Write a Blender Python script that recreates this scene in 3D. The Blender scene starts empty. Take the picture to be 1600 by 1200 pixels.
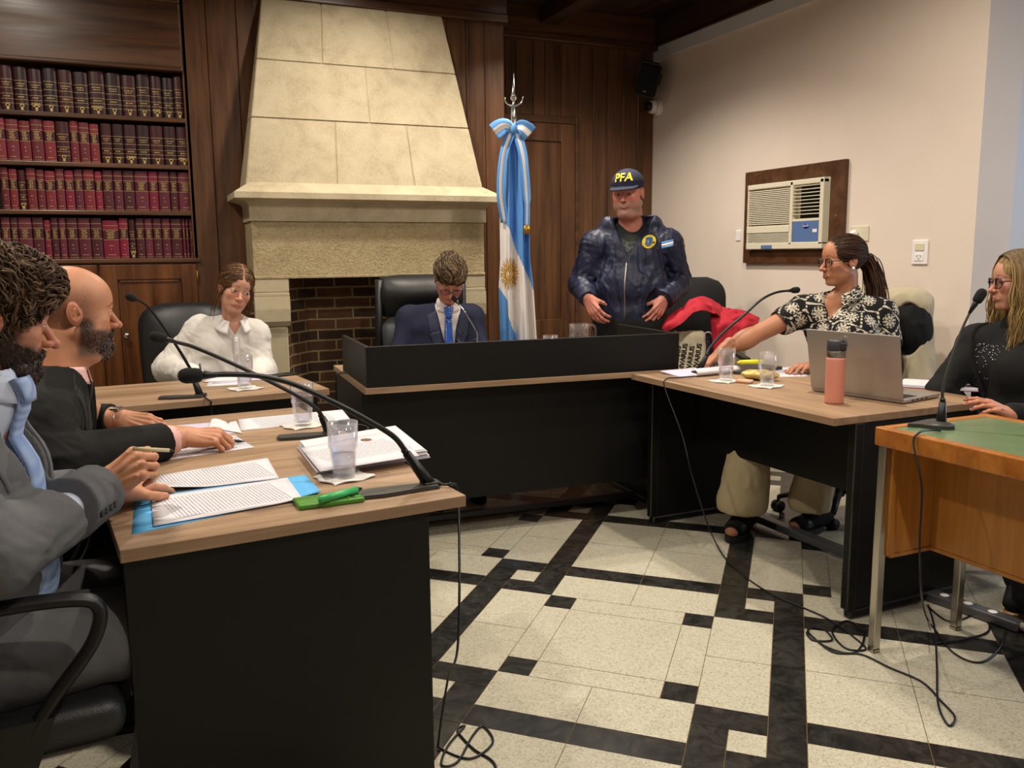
import bpy, bmesh, math, random
import numpy as np
from mathutils import Vector, Matrix, Euler
random.seed(7); RNG=np.random.RandomState(5)
SC=bpy.context.scene; COL=SC.collection
PI=math.pi
# ---------------------------------------------------------------- camera (a 30 mm lens held at 1.30 m)
F=1345.6; YAW,PITCH,ROLL=[math.radians(a) for a in (23.4565,8.54125,-0.49277)]; CAM=np.array([0,0,1.30])
_f=np.array([math.sin(YAW)*math.cos(PITCH),math.cos(YAW)*math.cos(PITCH),-math.sin(PITCH)])
_r=np.array([math.cos(YAW),-math.sin(YAW),0.]); _u=np.cross(_r,_f)
_R=math.cos(ROLL)*_r+math.sin(ROLL)*_u; _U=-math.sin(ROLL)*_r+math.cos(ROLL)*_u
def ray(x,y): return _f+_R*(x-800)/F-_U*(y-600)/F
def atZ(x,y,z): d=ray(x,y); return Vector(CAM+d*(z-CAM[2])/d[2])
def atY(x,y,Y): d=ray(x,y); return Vector(CAM+d*Y/d[1])
def atX(x,y,X): d=ray(x,y); return Vector(CAM+d*X/d[0])
def atD(x,y,t): return Vector(CAM+ray(x,y)*t)
cd=bpy.data.cameras.new('camera'); cam=bpy.data.objects.new('camera',cd); COL.objects.link(cam)
cd.sensor_width=36; cd.lens=F/1600*36; cd.clip_start=.05
M=Matrix.Identity(4)
for i in range(3): M[i][0]=_R[i]; M[i][1]=_U[i]; M[i][2]=-_f[i]; M[i][3]=CAM[i]
cam.matrix_world=M; SC.camera=cam
SC.view_settings.view_transform='Standard'; SC.view_settings.look='None'; SC.view_settings.gamma=1; SC.view_settings.exposure=0
SC.view_settings.use_curve_mapping=False

# ---------------------------------------------------------------- materials
def srgb(h):
    if isinstance(h,str): h=tuple(int(h[i:i+2],16)/255 for i in (0,2,4))
    return tuple(c/12.92 if c<=.04045 else ((c+.055)/1.055)**2.4 for c in h)
class NT:
    def __init__(s,m): s.t=m.node_tree; s.n=s.t.nodes; s.l=s.t.links
    def add(s,typ,**kw):
        n=s.n.new(typ)
        for k,v in kw.items():
            if k.startswith('i_'):
                n.inputs[int(k[2:]) if k[2:].isdigit() else k[2:].replace('_',' ')].default_value=v
            else: setattr(n,k,v)
        return n
    def link(s,a,b): s.l.new(a,b)
    def math(s,op,a,b=None,c=None,clamp=False):
        n=s.n.new('ShaderNodeMath'); n.operation=op; n.use_clamp=clamp
        for i,v in enumerate((a,b,c)):
            if v is None: continue
            if isinstance(v,(int,float)): n.inputs[i].default_value=v
            else: s.link(v,n.inputs[i])
        return n.outputs[0]
    def mix(s,fac,a,b,blend='MIX'):
        n=s.n.new('ShaderNodeMix'); n.data_type='RGBA'; n.blend_type=blend
        for i,v in ((0,fac),(6,a),(7,b)):
            if isinstance(v,(int,float)): n.inputs[i].default_value=v
            elif isinstance(v,tuple): n.inputs[i].default_value=(*v[:3],1)
            else: s.link(v,n.inputs[i])
        return n.outputs[2]
    def ramp(s,fac,stops):
        n=s.n.new('ShaderNodeValToRGB'); e=n.color_ramp.elements
        while len(e)<len(stops): e.new(.5)
        for q,(p,c) in zip(e,stops): q.position=p; q.color=(*c[:3],1) if isinstance(c,tuple) else (c,c,c,1)
        s.link(fac,n.inputs[0]); return n.outputs[0]
    def noise(s,vec,scale,detail=3,rough=.5,dist=0):
        n=s.add('ShaderNodeTexNoise'); n.inputs['Scale'].default_value=scale; n.inputs['Detail'].default_value=detail
        n.inputs['Roughness'].default_value=rough; n.inputs['Distortion'].default_value=dist
        s.link(vec,n.inputs['Vector']); return n.outputs['Fac']
    def coord(s,kind='Object',scale=None,rot=None,loc=None):
        c=s.add('ShaderNodeTexCoord').outputs[kind]
        if scale or rot or loc:
            m=s.add('ShaderNodeMapping'); s.link(c,m.inputs[0])
            if scale: m.inputs['Scale'].default_value=scale
            if rot: m.inputs['Rotation'].default_value=rot
            if loc: m.inputs['Location'].default_value=loc
            c=m.outputs[0]
        return c
    def bump(s,h,strength=.3,dist=.01):
        b=s.add('ShaderNodeBump'); b.inputs['Strength'].default_value=strength; b.inputs['Distance'].default_value=dist
        s.link(h,b.inputs['Height']); s.link(b.outputs[0],s.bs.inputs['Normal'])
MATS={}
def newmat(name,col=(.5,.5,.5),rough=.5,metal=0,spec=.5,**kw):
    m=bpy.data.materials.new(name); m.use_nodes=True; nt=NT(m); bs=m.node_tree.nodes['Principled BSDF']; nt.bs=bs
    bs.inputs['Base Color'].default_value=(*srgb(col),1) if not isinstance(col,tuple) else (*col,1)
    bs.inputs['Roughness'].default_value=rough; bs.inputs['Metallic'].default_value=metal
    bs.inputs['Specular IOR Level'].default_value=spec
    for k,v in kw.items(): bs.inputs[k.replace('_',' ')].default_value=v
    MATS[name]=m; return m,nt
def plain(name,col,rough=.5,metal=0,spec=.5,var=.0,scale=30,bump=0,bscale=200,**kw):
    m,nt=newmat(name,col,rough,metal,spec,**kw)
    if var:
        c=nt.coord(); f=nt.noise(c,scale,4)
        a=srgb(col) if not isinstance(col,tuple) else col
        nt.link(nt.mix(f,tuple(x*(1-var) for x in a),tuple(min(1,x*(1+var)) for x in a)),nt.bs.inputs['Base Color'])
    if bump:
        c=nt.coord(); nt.bump(nt.noise(c,bscale,3),bump,.003)
    return m
def wood(name,dark,light,axis='Z',scale=1,rough=.35,spec=.5,coat=0,streak=30):
    m,nt=newmat(name,dark,rough,0,spec)
    sc={'X':(.06,1,1),'Y':(1,.06,1),'Z':(1,1,.06)}[axis]
    c=nt.coord(scale=tuple(v*scale for v in sc))
    info=nt.add('ShaderNodeObjectInfo')
    f=nt.noise(c,streak,6,.65,.6); g=nt.noise(c,streak*.22,3,.5,1.5); h=nt.noise(c,streak*5,2,.5)
    v=nt.math('ADD',nt.math('MULTIPLY',f,.5),nt.math('MULTIPLY',g,.45)); v=nt.math('ADD',v,nt.math('MULTIPLY',h,.12))
    nt.link(nt.ramp(v,[(.36,srgb(dark)),(.68,srgb(light))]),nt.bs.inputs['Base Color'])
    nt.link(nt.ramp(g,[(.3,rough*.8),(.7,min(1,rough*1.4))]),nt.bs.inputs['Roughness'])
    if coat: nt.bs.inputs['Coat Weight'].default_value=coat; nt.bs.inputs['Coat Roughness'].default_value=.25
    nt.bump(f,.08,.002)
    return m
wood('panel_wood','2a190f','6a4529','Z',rough=.33)
wood('panel_wood_h','28170e','623f25','X',rough=.33)
wood('beam_wood_y','1a0f09','3f2817','Y',rough=.45)
wood('cabinet_wood','3d200f','74451f','Z',rough=.35)
wood('desk_wood','7d624a','ad8e70','X',scale=1.1,rough=.42,streak=26)
wood('desk_wood_y','7d624a','ad8e70','Y',scale=1.1,rough=.42,streak=26)
wood('honey_wood','8a4d1a','bd7a34','X',rough=.3,streak=16)
wood('honey_panel','98601f','bb8038','Z',rough=.38,streak=40)
wood('ac_wood','3a2010','5e3a1e','X',rough=.45)
plain('black_laminate','0c0b0a',.5,spec=.3,var=.15,scale=8,bump=.05,bscale=900)
plain('black_plastic','111111',.42,spec=.4)
plain('black_rubber','0c0c0c',.7)
plain('foam_black','0e0e10',.95,bump=.8,bscale=900)
plain('mic_grey','3c3a38',.45,metal=.2)
plain('steel','b8b2a8',.28,metal=1)
plain('rail_grey','6a6a70',.4,metal=.6)
plain('chrome','d8d8d8',.15,metal=1)
plain('gold','b8903a',.35,metal=.8)
plain('gilt','b59a62',.5,metal=.3)
plain('leather_black','1a1a1c',.42,spec=.5,bump=.25,bscale=350)
plain('leather_grey','3a3f42',.45,bump=.2,bscale=300)
plain('fabric_black','141418',.9,bump=.3,bscale=800)
plain('white_plastic','e6e1d5',.4)
plain('switch_white','efecec',.35)
plain('cream_plastic','d9d2b8',.45)
plain('ac_cream','ddd6c0',.5)
plain('ac_blue','5875a8',.45)
plain('ac_blue_dark','2c3f9c',.45)
plain('dark_void','050404',.9)
plain('white_paint_cool','cdd0d6',.7,bump=.1,bscale=90)
plain('shoe_sole','c9a874',.7)
plain('paper_white','d8d4d8',.8)
plain('paper_mauve','c5bcd0',.8)
plain('paper_blue','55aee6',.65)
plain('napkin','dcd8d0',.9,bump=.5,bscale=120)
plain('cable','0b0a10',.45)
plain('cable_grey','cfc8c0',.6)
plain('red_cloth','a81028',.85,bump=.3,bscale=60)
plain('purple_cloth','2c1d3e',.8)
plain('cream_canvas','d0c3a8',.92,var=.08,scale=20,bump=.3,bscale=400)
plain('pink_steel','d98f7c',.45,bump=.15,bscale=900)
plain('bottle_lid','34343a',.45)
plain('laptop_silver','a9a29c',.38,metal=.55)
plain('phone_green','4b8a2c',.35)
plain('marker_green','3fb568',.35)
plain('marker_yellow','e2dc1c',.4)
plain('pouch_gold','c0a860',.42,metal=.4,bump=.5,bscale=50)
plain('desk_green','687c5a',.25,var=.1,scale=12)
plain('lamp_white','f2ede2',.4)
# walls
m,nt=newmat('plaster','e2d3c6',.8)
c=nt.coord(); nt.bump(nt.noise(c,160,4,.6),.18,.004)
nt.link(nt.mix(nt.noise(c,3,2),srgb('dfd0c4'),srgb('e8dacd')),nt.bs.inputs['Base Color'])
m,nt=newmat('stone','c9b58e',.85)
c=nt.coord(); n1=nt.noise(c,7,6,.6,.6); n2=nt.noise(c,90,4,.6); n3=nt.noise(c,2.2,3)
v=nt.math('ADD',nt.math('MULTIPLY',n1,.6),nt.math('MULTIPLY',n2,.3)); v=nt.math('ADD',v,nt.math('MULTIPLY',n3,.25))
nt.link(nt.ramp(v,[(.35,srgb('988a6f')),(.55,srgb('b2a488')),(.8,srgb('c6b99e'))]),nt.bs.inputs['Base Color'])
nt.bump(v,.35,.012)
m,nt=newmat('stone_rough','cdb88c',.9)
c=nt.coord(); n1=nt.noise(c,9,4,.6); n2=nt.noise(c,75,5,.7,.3)
nt.link(nt.ramp(nt.math('ADD',nt.math('MULTIPLY',n1,.4),nt.math('MULTIPLY',n2,.6)),[(.35,srgb('a8966f')),(.65,srgb('cab790'))]),nt.bs.inputs['Base Color'])
nt.bump(n2,.9,.02)
plain('stone_pale','b5a88c',.85,var=.12,scale=25,bump=.4,bscale=120)
# terrazzo
def terrazzo(name,base,chip,chip2,amt):
    m,nt=newmat(name,base,.22,0,.5)
    c=nt.coord(); v=nt.add('ShaderNodeTexVoronoi'); v.inputs['Scale'].default_value=210; nt.link(c,v.inputs['Vector'])
    sep=nt.add('ShaderNodeSeparateColor'); nt.link(v.outputs['Color'],sep.inputs[0])
    f=nt.math('GREATER_THAN',sep.outputs[0],1-amt); g=nt.math('GREATER_THAN',sep.outputs[1],1-amt*.7)
    a=nt.mix(f,srgb(base),srgb(chip)); a=nt.mix(g,a,srgb(chip2))
    a=nt.mix(nt.math('MULTIPLY',nt.noise(c,4,4,.6),.35),a,tuple(x*.6 for x in srgb(base)))
    nt.link(a,nt.bs.inputs['Base Color'])
    nt.link(nt.ramp(nt.noise(c,9,4),[(.3,.16),(.7,.34)]),nt.bs.inputs['Roughness'])
terrazzo('terrazzo_cream','c4beaa','aea78e','d0cbba',.22)
m,nt=newmat('tile_black','211f1d',.25)
c=nt.coord(); nt.link(nt.ramp(nt.noise(c,14,6,.7,1.2),[(.4,srgb('1b1a19')),(.75,srgb('3f3d39'))]),nt.bs.inputs['Base Color'])
plain('grout','6a5638',.9)
# brick
def mat_brick():
    m,nt=newmat('brick','4a2c1a',.85)
    c=nt.coord('Object')
    sp=nt.add('ShaderNodeSeparateXYZ'); nt.link(c,sp.inputs[0]); cb=nt.add('ShaderNodeCombineXYZ')
    nt.link(nt.math('ADD',sp.outputs[0],sp.outputs[1]),cb.inputs[0]); nt.link(sp.outputs[2],cb.inputs[1])
    w=nt.add('ShaderNodeTexNoise'); w.inputs['Scale'].default_value=12; nt.link(c,w.inputs['Vector'])
    vm=nt.add('ShaderNodeVectorMath',operation='MULTIPLY_ADD'); nt.link(w.outputs['Color'],vm.inputs[0]); vm.inputs[1].default_value=(.008,.008,0); nt.link(cb.outputs[0],vm.inputs[2])
    b=nt.add('ShaderNodeTexBrick'); nt.link(vm.outputs[0],b.inputs['Vector'])
    b.inputs['Scale'].default_value=1; b.inputs['Brick Width'].default_value=.225; b.inputs['Row Height'].default_value=.0655
    b.inputs['Mortar Size'].default_value=.006; b.inputs['Mortar Smooth'].default_value=.15; b.inputs['Bias'].default_value=-.1
    b.inputs['Color1'].default_value=(*srgb('3a2213'),1); b.inputs['Color2'].default_value=(*srgb('6e4423'),1); b.inputs['Mortar'].default_value=(*srgb('a89468'),1)
    n=nt.noise(c,22,5,.7)
    nt.link(nt.mix(nt.math('MULTIPLY',n,.75),b.outputs['Color'],srgb('2a1a10'),'MIX'),nt.bs.inputs['Base Color'])
    nt.bump(nt.math('ADD',nt.math('MULTIPLY',nt.math('SUBTRACT',1,b.outputs['Fac']),.7),nt.math('MULTIPLY',n,.4)),.8,.015)
mat_brick()
# clear things
def glassmat(name,col=(1,1,1),rough=.03,k=.22,haze=0):
    # thin clear plastic or glass: light passes straight through, the surface keeps its sheen
    m=bpy.data.materials.new(name); m.use_nodes=True; nt=NT(m); nt.n.clear(); MATS[name]=m
    out=nt.add('ShaderNodeOutputMaterial'); tr=nt.add('ShaderNodeBsdfTransparent'); tr.inputs[0].default_value=(*col,1)
    gl=nt.add('ShaderNodeBsdfGlossy'); gl.inputs['Roughness'].default_value=rough; gl.inputs[0].default_value=(1,1,1,1)
    lw=nt.add('ShaderNodeLayerWeight'); lw.inputs[0].default_value=k; mx=nt.add('ShaderNodeMixShader')
    nt.link(nt.math('MULTIPLY',lw.outputs['Facing'],.75),mx.inputs[0]); nt.link(tr.outputs[0],mx.inputs[1]); nt.link(gl.outputs[0],mx.inputs[2]); last=mx
    if haze:
        df=nt.add('ShaderNodeBsdfDiffuse'); df.inputs[0].default_value=(.85,.84,.9,1); m2=nt.add('ShaderNodeMixShader')
        nt.link(nt.math('MULTIPLY',nt.noise(nt.coord(),22,2),haze),m2.inputs[0]); nt.link(mx.outputs[0],m2.inputs[1]); nt.link(df.outputs[0],m2.inputs[2]); last=m2
    nt.link(last.outputs[0],out.inputs[0]); return m
glassmat('glass',(.96,.96,.98),haze=.08); glassmat('glass_misted',(.95,.95,.98),.10,haze=.30); glassmat('water',(.95,.96,.98),.02,.35); glassmat('jug_glass',(.97,.97,.98),haze=.06)
# printed paper: rows of fine dark marks across the sheet (sheet lies in x/y, text runs along y)
def printed(name,base,axis=0,lo=(-.085,-.12),hi=(.085,.12),pitch=.0082,ink='6a6672'):
    m,nt=newmat(name,base,.8)
    sp=nt.add('ShaderNodeSeparateXYZ'); nt.link(nt.coord('Object'),sp.inputs[0])
    u,v=(sp.outputs[0],sp.outputs[1]) if axis==0 else (sp.outputs[1],sp.outputs[0])
    row=nt.math('DIVIDE',u,pitch); fr=nt.math('FRACT',row); fl=nt.math('FLOOR',row)
    on=nt.math('LESS_THAN',fr,.36)
    cb=nt.add('ShaderNodeCombineXYZ'); nt.link(nt.math('MULTIPLY',fl,3.7),cb.inputs[0]); nt.link(nt.math('MULTIPLY',v,1),cb.inputs[1])
    w=nt.noise(cb.outputs[0],260,1); words=nt.math('GREATER_THAN',w,.44)
    cb2=nt.add('ShaderNodeCombineXYZ'); nt.link(nt.math('FLOOR',nt.math('DIVIDE',row,5)),cb2.inputs[0])
    par=nt.math('GREATER_THAN',nt.noise(cb2.outputs[0],31.3,0),.37)
    q=nt.math('MULTIPLY',on,words); q=nt.math('MULTIPLY',q,par)
    for a,l,h in ((sp.outputs[0],lo[0],hi[0]),(sp.outputs[1],lo[1],hi[1])):
        q=nt.math('MULTIPLY',q,nt.math('GREATER_THAN',a,l)); q=nt.math('MULTIPLY',q,nt.math('LESS_THAN',a,h))
    nt.link(nt.mix(nt.math('MULTIPLY',q,.8),srgb(base),srgb(ink)),nt.bs.inputs['Base Color'])
printed('paper_print','d6d2d8',0,(-.13,-.085),(.13,.085))
# a material that takes its pigment from the mesh's own colour attribute
def pigment(name,rough=.5,spec=.5,bump=.1,bscale=400,sss=0,sheen=0):
    m,nt=newmat(name,(.5,.5,.5),rough,0,spec); a=nt.add('ShaderNodeAttribute',attribute_name='pigment')
    nt.link(a.outputs['Color'],nt.bs.inputs['Base Color'])
    if bump: nt.bump(nt.noise(nt.coord(),bscale,3),bump,.002)
    if sss: nt.bs.inputs['Subsurface Weight'].default_value=sss; nt.bs.inputs['Subsurface Radius'].default_value=(.012,.005,.003); nt.bs.inputs['Subsurface Scale'].default_value=.5
    if sheen: nt.bs.inputs['Sheen Weight'].default_value=sheen
    return m
pigment('skin',.48,.4,.12,500,.12)
pigment('cloth_pigment',.85,.3,.25,900)
pigment('hair_pigment',.62,.22,.15,900)
pigment('nylon_pigment',.5,.35,.6,60)

# ---------------------------------------------------------------- mesh helpers
def solid(bm,faces,t):
    """give a sheet real thickness: a second skin below it plus rim faces"""
    faces=list(faces); bm.normal_update(); vs=list({v for f in faces for v in f.verts}); nv={}
    for v in vs:
        n=sum((f.normal for f in v.link_faces),Vector()); n.normalize(); nv[v]=bm.verts.new(v.co-n*t)
    rim=[e for e in {e for f in faces for e in f.edges} if len(e.link_faces)==1]
    for e in rim:
        f=e.link_faces[0]; l=[l for l in f.loops if l.edge==e][0]; a,b=l.vert,l.link_loop_next.vert
        q=bm.faces.new((b,a,nv[a],nv[b])); q.material_index=f.material_index
    for f in faces:
        q=bm.faces.new([nv[v] for v in reversed(f.verts[:])]); q.material_index=f.material_index; q.smooth=f.smooth
class MB:
    def __init__(s): s.bm=bmesh.new(); s.mi=0
    def _mat(s,geom):
        for f in geom:
            if isinstance(f,bmesh.types.BMFace): f.material_index=s.mi
    def box(s,a,b,bev=0,M=None,seg=2):
        a,b=[min(p,q) for p,q in zip(a,b)],[max(p,q) for p,q in zip(a,b)]
        r=bmesh.ops.create_cube(s.bm,size=1); vs=r['verts']
        for v in vs: v.co=Vector([a[i]+(v.co[i]+.5)*(b[i]-a[i]) for i in range(3)])
        if M: bmesh.ops.transform(s.bm,matrix=M,verts=vs)
        fs=set(f for v in vs for f in v.link_faces)
        if bev:
            es=list(set(e for v in vs for e in v.link_edges))
            g=bmesh.ops.bevel(s.bm,geom=es,offset=bev,segments=seg,affect='EDGES',profile=.5); fs=set(f for f in fs if f.is_valid)|set(g['faces'])
        for f in fs: f.material_index=s.mi
        return s
    def prism(s,pts,h0,h1,axis='Z',M=None):
        def mk(p,h): return {'Z':(p[0],p[1],h),'X':(h,p[0],p[1]),'Y':(p[0],h,p[1])}[axis]
        A=[s.bm.verts.new(mk(p,h0)) for p in pts]; B=[s.bm.verts.new(mk(p,h1)) for p in pts]
        n=len(pts); fs=[s.bm.faces.new(A[::-1]),s.bm.faces.new(B)]+[s.bm.faces.new((A[i],A[(i+1)%n],B[(i+1)%n],B[i])) for i in range(n)]
        for f in fs: f.material_index=s.mi
        if M: bmesh.ops.transform(s.bm,matrix=M,verts=A+B)
        bmesh.ops.recalc_face_normals(s.bm,faces=fs); return s
    def tube(s,pts,r,n=8,cap=True,flat=None):
        pts=[Vector(p) for p in pts]; rr=r if hasattr(r,'__len__') else [r]*len(pts)
        rings=[]; up=None
        for i,p in enumerate(pts):
            t=(pts[min(i+1,len(pts)-1)]-pts[max(i-1,0)]).normalized()
            if up is None: up=t.orthogonal().normalized() if flat is None else (Vector(flat)-t*t.dot(Vector(flat))).normalized()
            else:
                up=up-t*up.dot(t); up=up.normalized() if up.length>1e-6 else t.orthogonal().normalized()
            sd=t.cross(up)
            w=rr[i] if hasattr(rr[i],'__len__') else (rr[i],rr[i])
            rings.append([s.bm.verts.new(p+up*math.cos(a)*w[0]+sd*math.sin(a)*w[1]) for a in [2*PI*k/n for k in range(n)]])
        fs=[]
        for A,B in zip(rings,rings[1:]):
            for k in range(n): fs.append(s.bm.faces.new((A[k],A[(k+1)%n],B[(k+1)%n],B[k])))
        if cap: fs+= [s.bm.faces.new(rings[0][::-1]),s.bm.faces.new(rings[-1])]
        for f in fs: f.material_index=s.mi; f.smooth=True
        return s
    def lathe(s,prof,n=24,M=None,cap=True):
        rings=[[s.bm.verts.new((r*math.cos(2*PI*k/n),r*math.sin(2*PI*k/n),z)) for k in range(n)] for r,z in prof]
        fs=[]
        for A,B in zip(rings,rings[1:]):
            for k in range(n): fs.append(s.bm.faces.new((A[k],A[(k+1)%n],B[(k+1)%n],B[k])))
        if cap: fs+=[s.bm.faces.new(rings[0][::-1]),s.bm.faces.new(rings[-1])]
        for f in fs: f.material_index=s.mi; f.smooth=True
        if M: bmesh.ops.transform(s.bm,matrix=M,verts=[v for r in rings for v in r])
        return s
    def sphere(s,c,r,M=None,n=16):
        g=bmesh.ops.create_uvsphere(s.bm,u_segments=n,v_segments=n//2+2,radius=1); R=r if hasattr(r,'__len__') else (r,r,r)
        for v in g['verts']: v.co=Vector((v.co[0]*R[0],v.co[1]*R[1],v.co[2]*R[2]))
        if M: bmesh.ops.transform(s.bm,matrix=M,verts=g['verts'])
        bmesh.ops.translate(s.bm,vec=c,verts=g['verts'])
        for f in set(f for v in g['verts'] for f in v.link_faces): f.material_index=s.mi; f.smooth=True
        return s
    def face(s,pts):
        f=s.bm.faces.new([s.bm.verts.new(p) for p in pts]); f.material_index=s.mi; return s
    def grid(s,fn,nu,nv,smooth=True,thick=0):
        V=[[s.bm.verts.new(fn(i/nu,j/nv)) for j in range(nv+1)] for i in range(nu+1)]
        fs=[s.bm.faces.new((V[i][j],V[i+1][j],V[i+1][j+1],V[i][j+1])) for i in range(nu) for j in range(nv)]
        for f in fs: f.smooth=smooth; f.material_index=s.mi
        if thick:
            solid(s.bm,fs,thick)
        return s
    def build(s,name,mats,parent=None,autosmooth=False,**tags):
        me=bpy.data.meshes.new(name); s.bm.normal_update(); s.bm.to_mesh(me); s.bm.free()
        if isinstance(mats,str): mats=[mats]
        for k in mats: me.materials.append(MATS[k])
        o=bpy.data.objects.new(name,me); COL.objects.link(o)
        if parent: o.parent=parent
        if autosmooth: me.shade_smooth() if hasattr(me,'shade_smooth') else None; 
        for k,v in tags.items(): o[k]=v
        return o
def tag(o,label,cat,group=None,kind=None):
    if label: o['label']=label
    if cat: o['category']=cat
    if group: o['group']=group
    if kind: o['kind']=kind
    return o
def thing(name,label,cat,loc=(0,0,0),rz=0,group=None):
    o=bpy.data.objects.new(name,None); COL.objects.link(o); o.empty_display_size=.1
    o.location=loc; o.rotation_euler=(0,0,rz); tag(o,label,cat,group); return o
def curve_pts(pts,n=8):
    P=[Vector(p) for p in pts]; out=[]
    for i in range(len(P)-1):
        a=P[max(i-1,0)];b=P[i];c=P[i+1];d=P[min(i+2,len(P)-1)]
        for k in range(n):
            t=k/n; out.append(.5*((2*b)+(-a+c)*t+(2*a-5*b+4*c-d)*t*t+(-a+3*b-3*c+d)*t**3))
    return out+[P[-1]]
def copy_tree(o,parent=None):
    c=o.copy(); COL.objects.link(c); c.parent=parent
    for ch in list(o.children): copy_tree(ch,c)
    return c
def look(fwd,up=(0,0,1),loc=(0,0,0)):
    x=Vector(fwd).normalized(); z=Vector(up); z=(z-x*x.dot(z)).normalized(); y=z.cross(x)
    Mx=Matrix.Identity(4)
    for i in range(3): Mx[i][0]=x[i]; Mx[i][1]=y[i]; Mx[i][2]=z[i]; Mx[i][3]=loc[i]
    return Mx
def S(name,mb,mats): return mb.build(name,mats,kind='structure')
# ================================================================ THE ROOM
WY=5.40   # fireplace wall
WD=5.78   # recessed wall with the door
WX=3.70   # white wall
CEIL=3.02
# floor: terrazzo tiles, pinwheel borders
A45=math.radians(43.6); B45=math.radians(41.4)
ta=np.array([math.cos(A45),-math.sin(A45)]); tb=np.array([math.sin(B45),math.cos(B45)])
UA,UB=.1027,.1068
_th=math.radians(41.4); O_=np.array([math.cos(_th),-math.sin(_th)])*(-.838)+np.array([math.sin(_th),math.cos(_th)])*2.095
def fl(k,m): p=O_+ta*k*UA/np.cos(A45-B45)+tb*m*UB; return (p[0],p[1])
mb=MB(); gr=.0011
def tile(k0,m0,k1,m1,blk):
    c=fl((k0+k1)/2,(m0+m1)/2)
    if not(-3<c[0]<5.2 and -2.2<c[1]<6.2): return
    e=gr/UA; z=.0
    mb.mi=1 if blk else 0
    mb.face([(*fl(k0+e,m0+e),z),(*fl(k1-e,m0+e),z),(*fl(k1-e,m1-e),z),(*fl(k0+e,m1-e),z)])
for i in range(-7,8):
    for j in range(-8,8):
        K,Mm=9*i,9*j; fancy=(i+j)%2==0
        # cell k K..K+6, m M+3..M+9
        if fancy:
            for a,b in ((0,3),(5,3),(0,8),(5,8)): tile(K+a,Mm+b,K+a+1,Mm+b+1,1)
            tile(K+1,Mm+4,K+5,Mm+8,0); tile(K+1,Mm+3,K+5,Mm+4,0); tile(K+1,Mm+8,K+5,Mm+9,0)
            tile(K,Mm+4,K+1,Mm+8,0); tile(K+5,Mm+4,K+6,Mm+8,0)
        else:
            for a in (0,3):
                for b in (3,6): tile(K+a,Mm+b,K+a+3,Mm+b+3,0)
        # gap to the right k K+6..K+9
        for b in (3,6):
            if fancy: tile(K+6,Mm+b,K+8,Mm+b+3,0); tile(K+8,Mm+b,K+9,Mm+b+3,1)
            else: tile(K+6,Mm+b,K+7,Mm+b+3,1); tile(K+7,Mm+b,K+9,Mm+b+3,0)
        # gap below m M..M+3
        for a in (0,3):
            if fancy: tile(K+a,Mm+1,K+a+3,Mm+3,0); tile(K+a,Mm,K+a+3,Mm+1,1)
            else: tile(K+a,Mm+2,K+a+3,Mm+3,1); tile(K+a,Mm,K+a+3,Mm+2,0)
        # pinwheel k K+6..K+9, m M..M+3
        k,m_=K+6,Mm
        tile(k+1,m_+1,k+2,m_+2,0)
        if fancy: L=((0,2,2,3),(0,0,1,2),(1,0,3,1),(2,1,3,3))
        else: L=((0,1,1,3),(0,0,2,1),(2,0,3,2),(1,2,3,3))
        for a0,b0,a1,b1 in L: tile(k+a0,m_+b0,k+a1,m_+b1,1)
mb.mi=2; mb.box((-3.2,-2.2,-.1),(5.2,6.2,-.0012))
S('floor',mb,['terrazzo_cream','tile_black','grout'])

# walls
XE=2.306
mb=MB()   # fireplace wall: backing plus vertical planks
def planks(mb,xs,y,z0,z1,d=.018):
    for a,b in zip(xs,xs[1:]): mb.box((a+.0015,y,z0),(b-.0015,y+d,z1),.003,seg=1)
planks(mb,[.33,.467,.633],WY,0,3.0); planks(mb,[.633,.8,1.1,1.5,1.788,1.915,2.041,2.17,XE],WY,0,3.0)
mb.box((.33,WY+.018,0),(XE-.002,WY+.05,3.0)); 
# the firebox niche is cut from the backing by keeping the stone in front of it
S('wall_fireplace',mb,'panel_wood')
mb=MB(); mb.box((XE-.03,WY+.05,0),(XE,WD+.05,3.0)); S('wall_step',mb,'panel_wood')
mb=MB(); planks(mb,[2.28,2.36],WD,0,2.8)
xs=[3.062,3.178,3.302,3.433,3.561,3.698]; planks(mb,xs,WD,0,2.8)
planks(mb,[2.31,2.40,2.478,2.557,2.691,2.787,2.921,3.062],WD,2.285,2.8)
mb.box((2.28,WD+.02,0),(3.8,WD+.06,3.0)); S('wall_door_side',mb,'panel_wood')
# door with one long panel
mb=MB(); x0,x1=2.36,3.025
mb.box((x0,WD-.01,0),(x0+.10,WD+.02,2.235),.004); mb.box((x1-.115,WD-.01,0),(x1,WD+.02,2.235),.004)
mb.box((x0+.1,WD-.01,2.11),(x1-.115,WD+.02,2.235),.004); mb.box((x0+.1,WD-.01,.62),(x1-.115,WD+.02,.82),.004); mb.box((x0+.1,WD-.01,0),(x1-.115,WD+.02,.14),.004)
mb.box((x0+.1,WD+.006,.14),(x1-.115,WD+.02,2.11))
dr=S('door_1',mb,'panel_wood')
mb=MB(); mb.box((x1,WD-.018,0),(3.058,WD+.02,2.285),.006); mb.box((2.32,WD-.018,2.237),(x1,WD+.02,2.285),.006); mb.build('door_frame','panel_wood_h',dr)
# white wall
mb=MB(); mb.box((WX,2.95,-.1),(WX+.25,WD+.05,3.2)); S('wall_right',mb,'plaster')
mb=MB(); mb.box((WX+.25,2.95,-.1),(5.2,3.2,3.2)); S('wall_alcove',mb,'white_paint_cool')
mb=MB(); mb.box((WX-.012,2.95,2.73),(WX,WD,2.822),.003); S('trim_1',mb,'white_paint_cool')
mb=MB(); mb.box((WX-.03,2.8,2.822),(WX+.02,WD,3.1),.004); S('trim_2',mb,'beam_wood_y')
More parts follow.
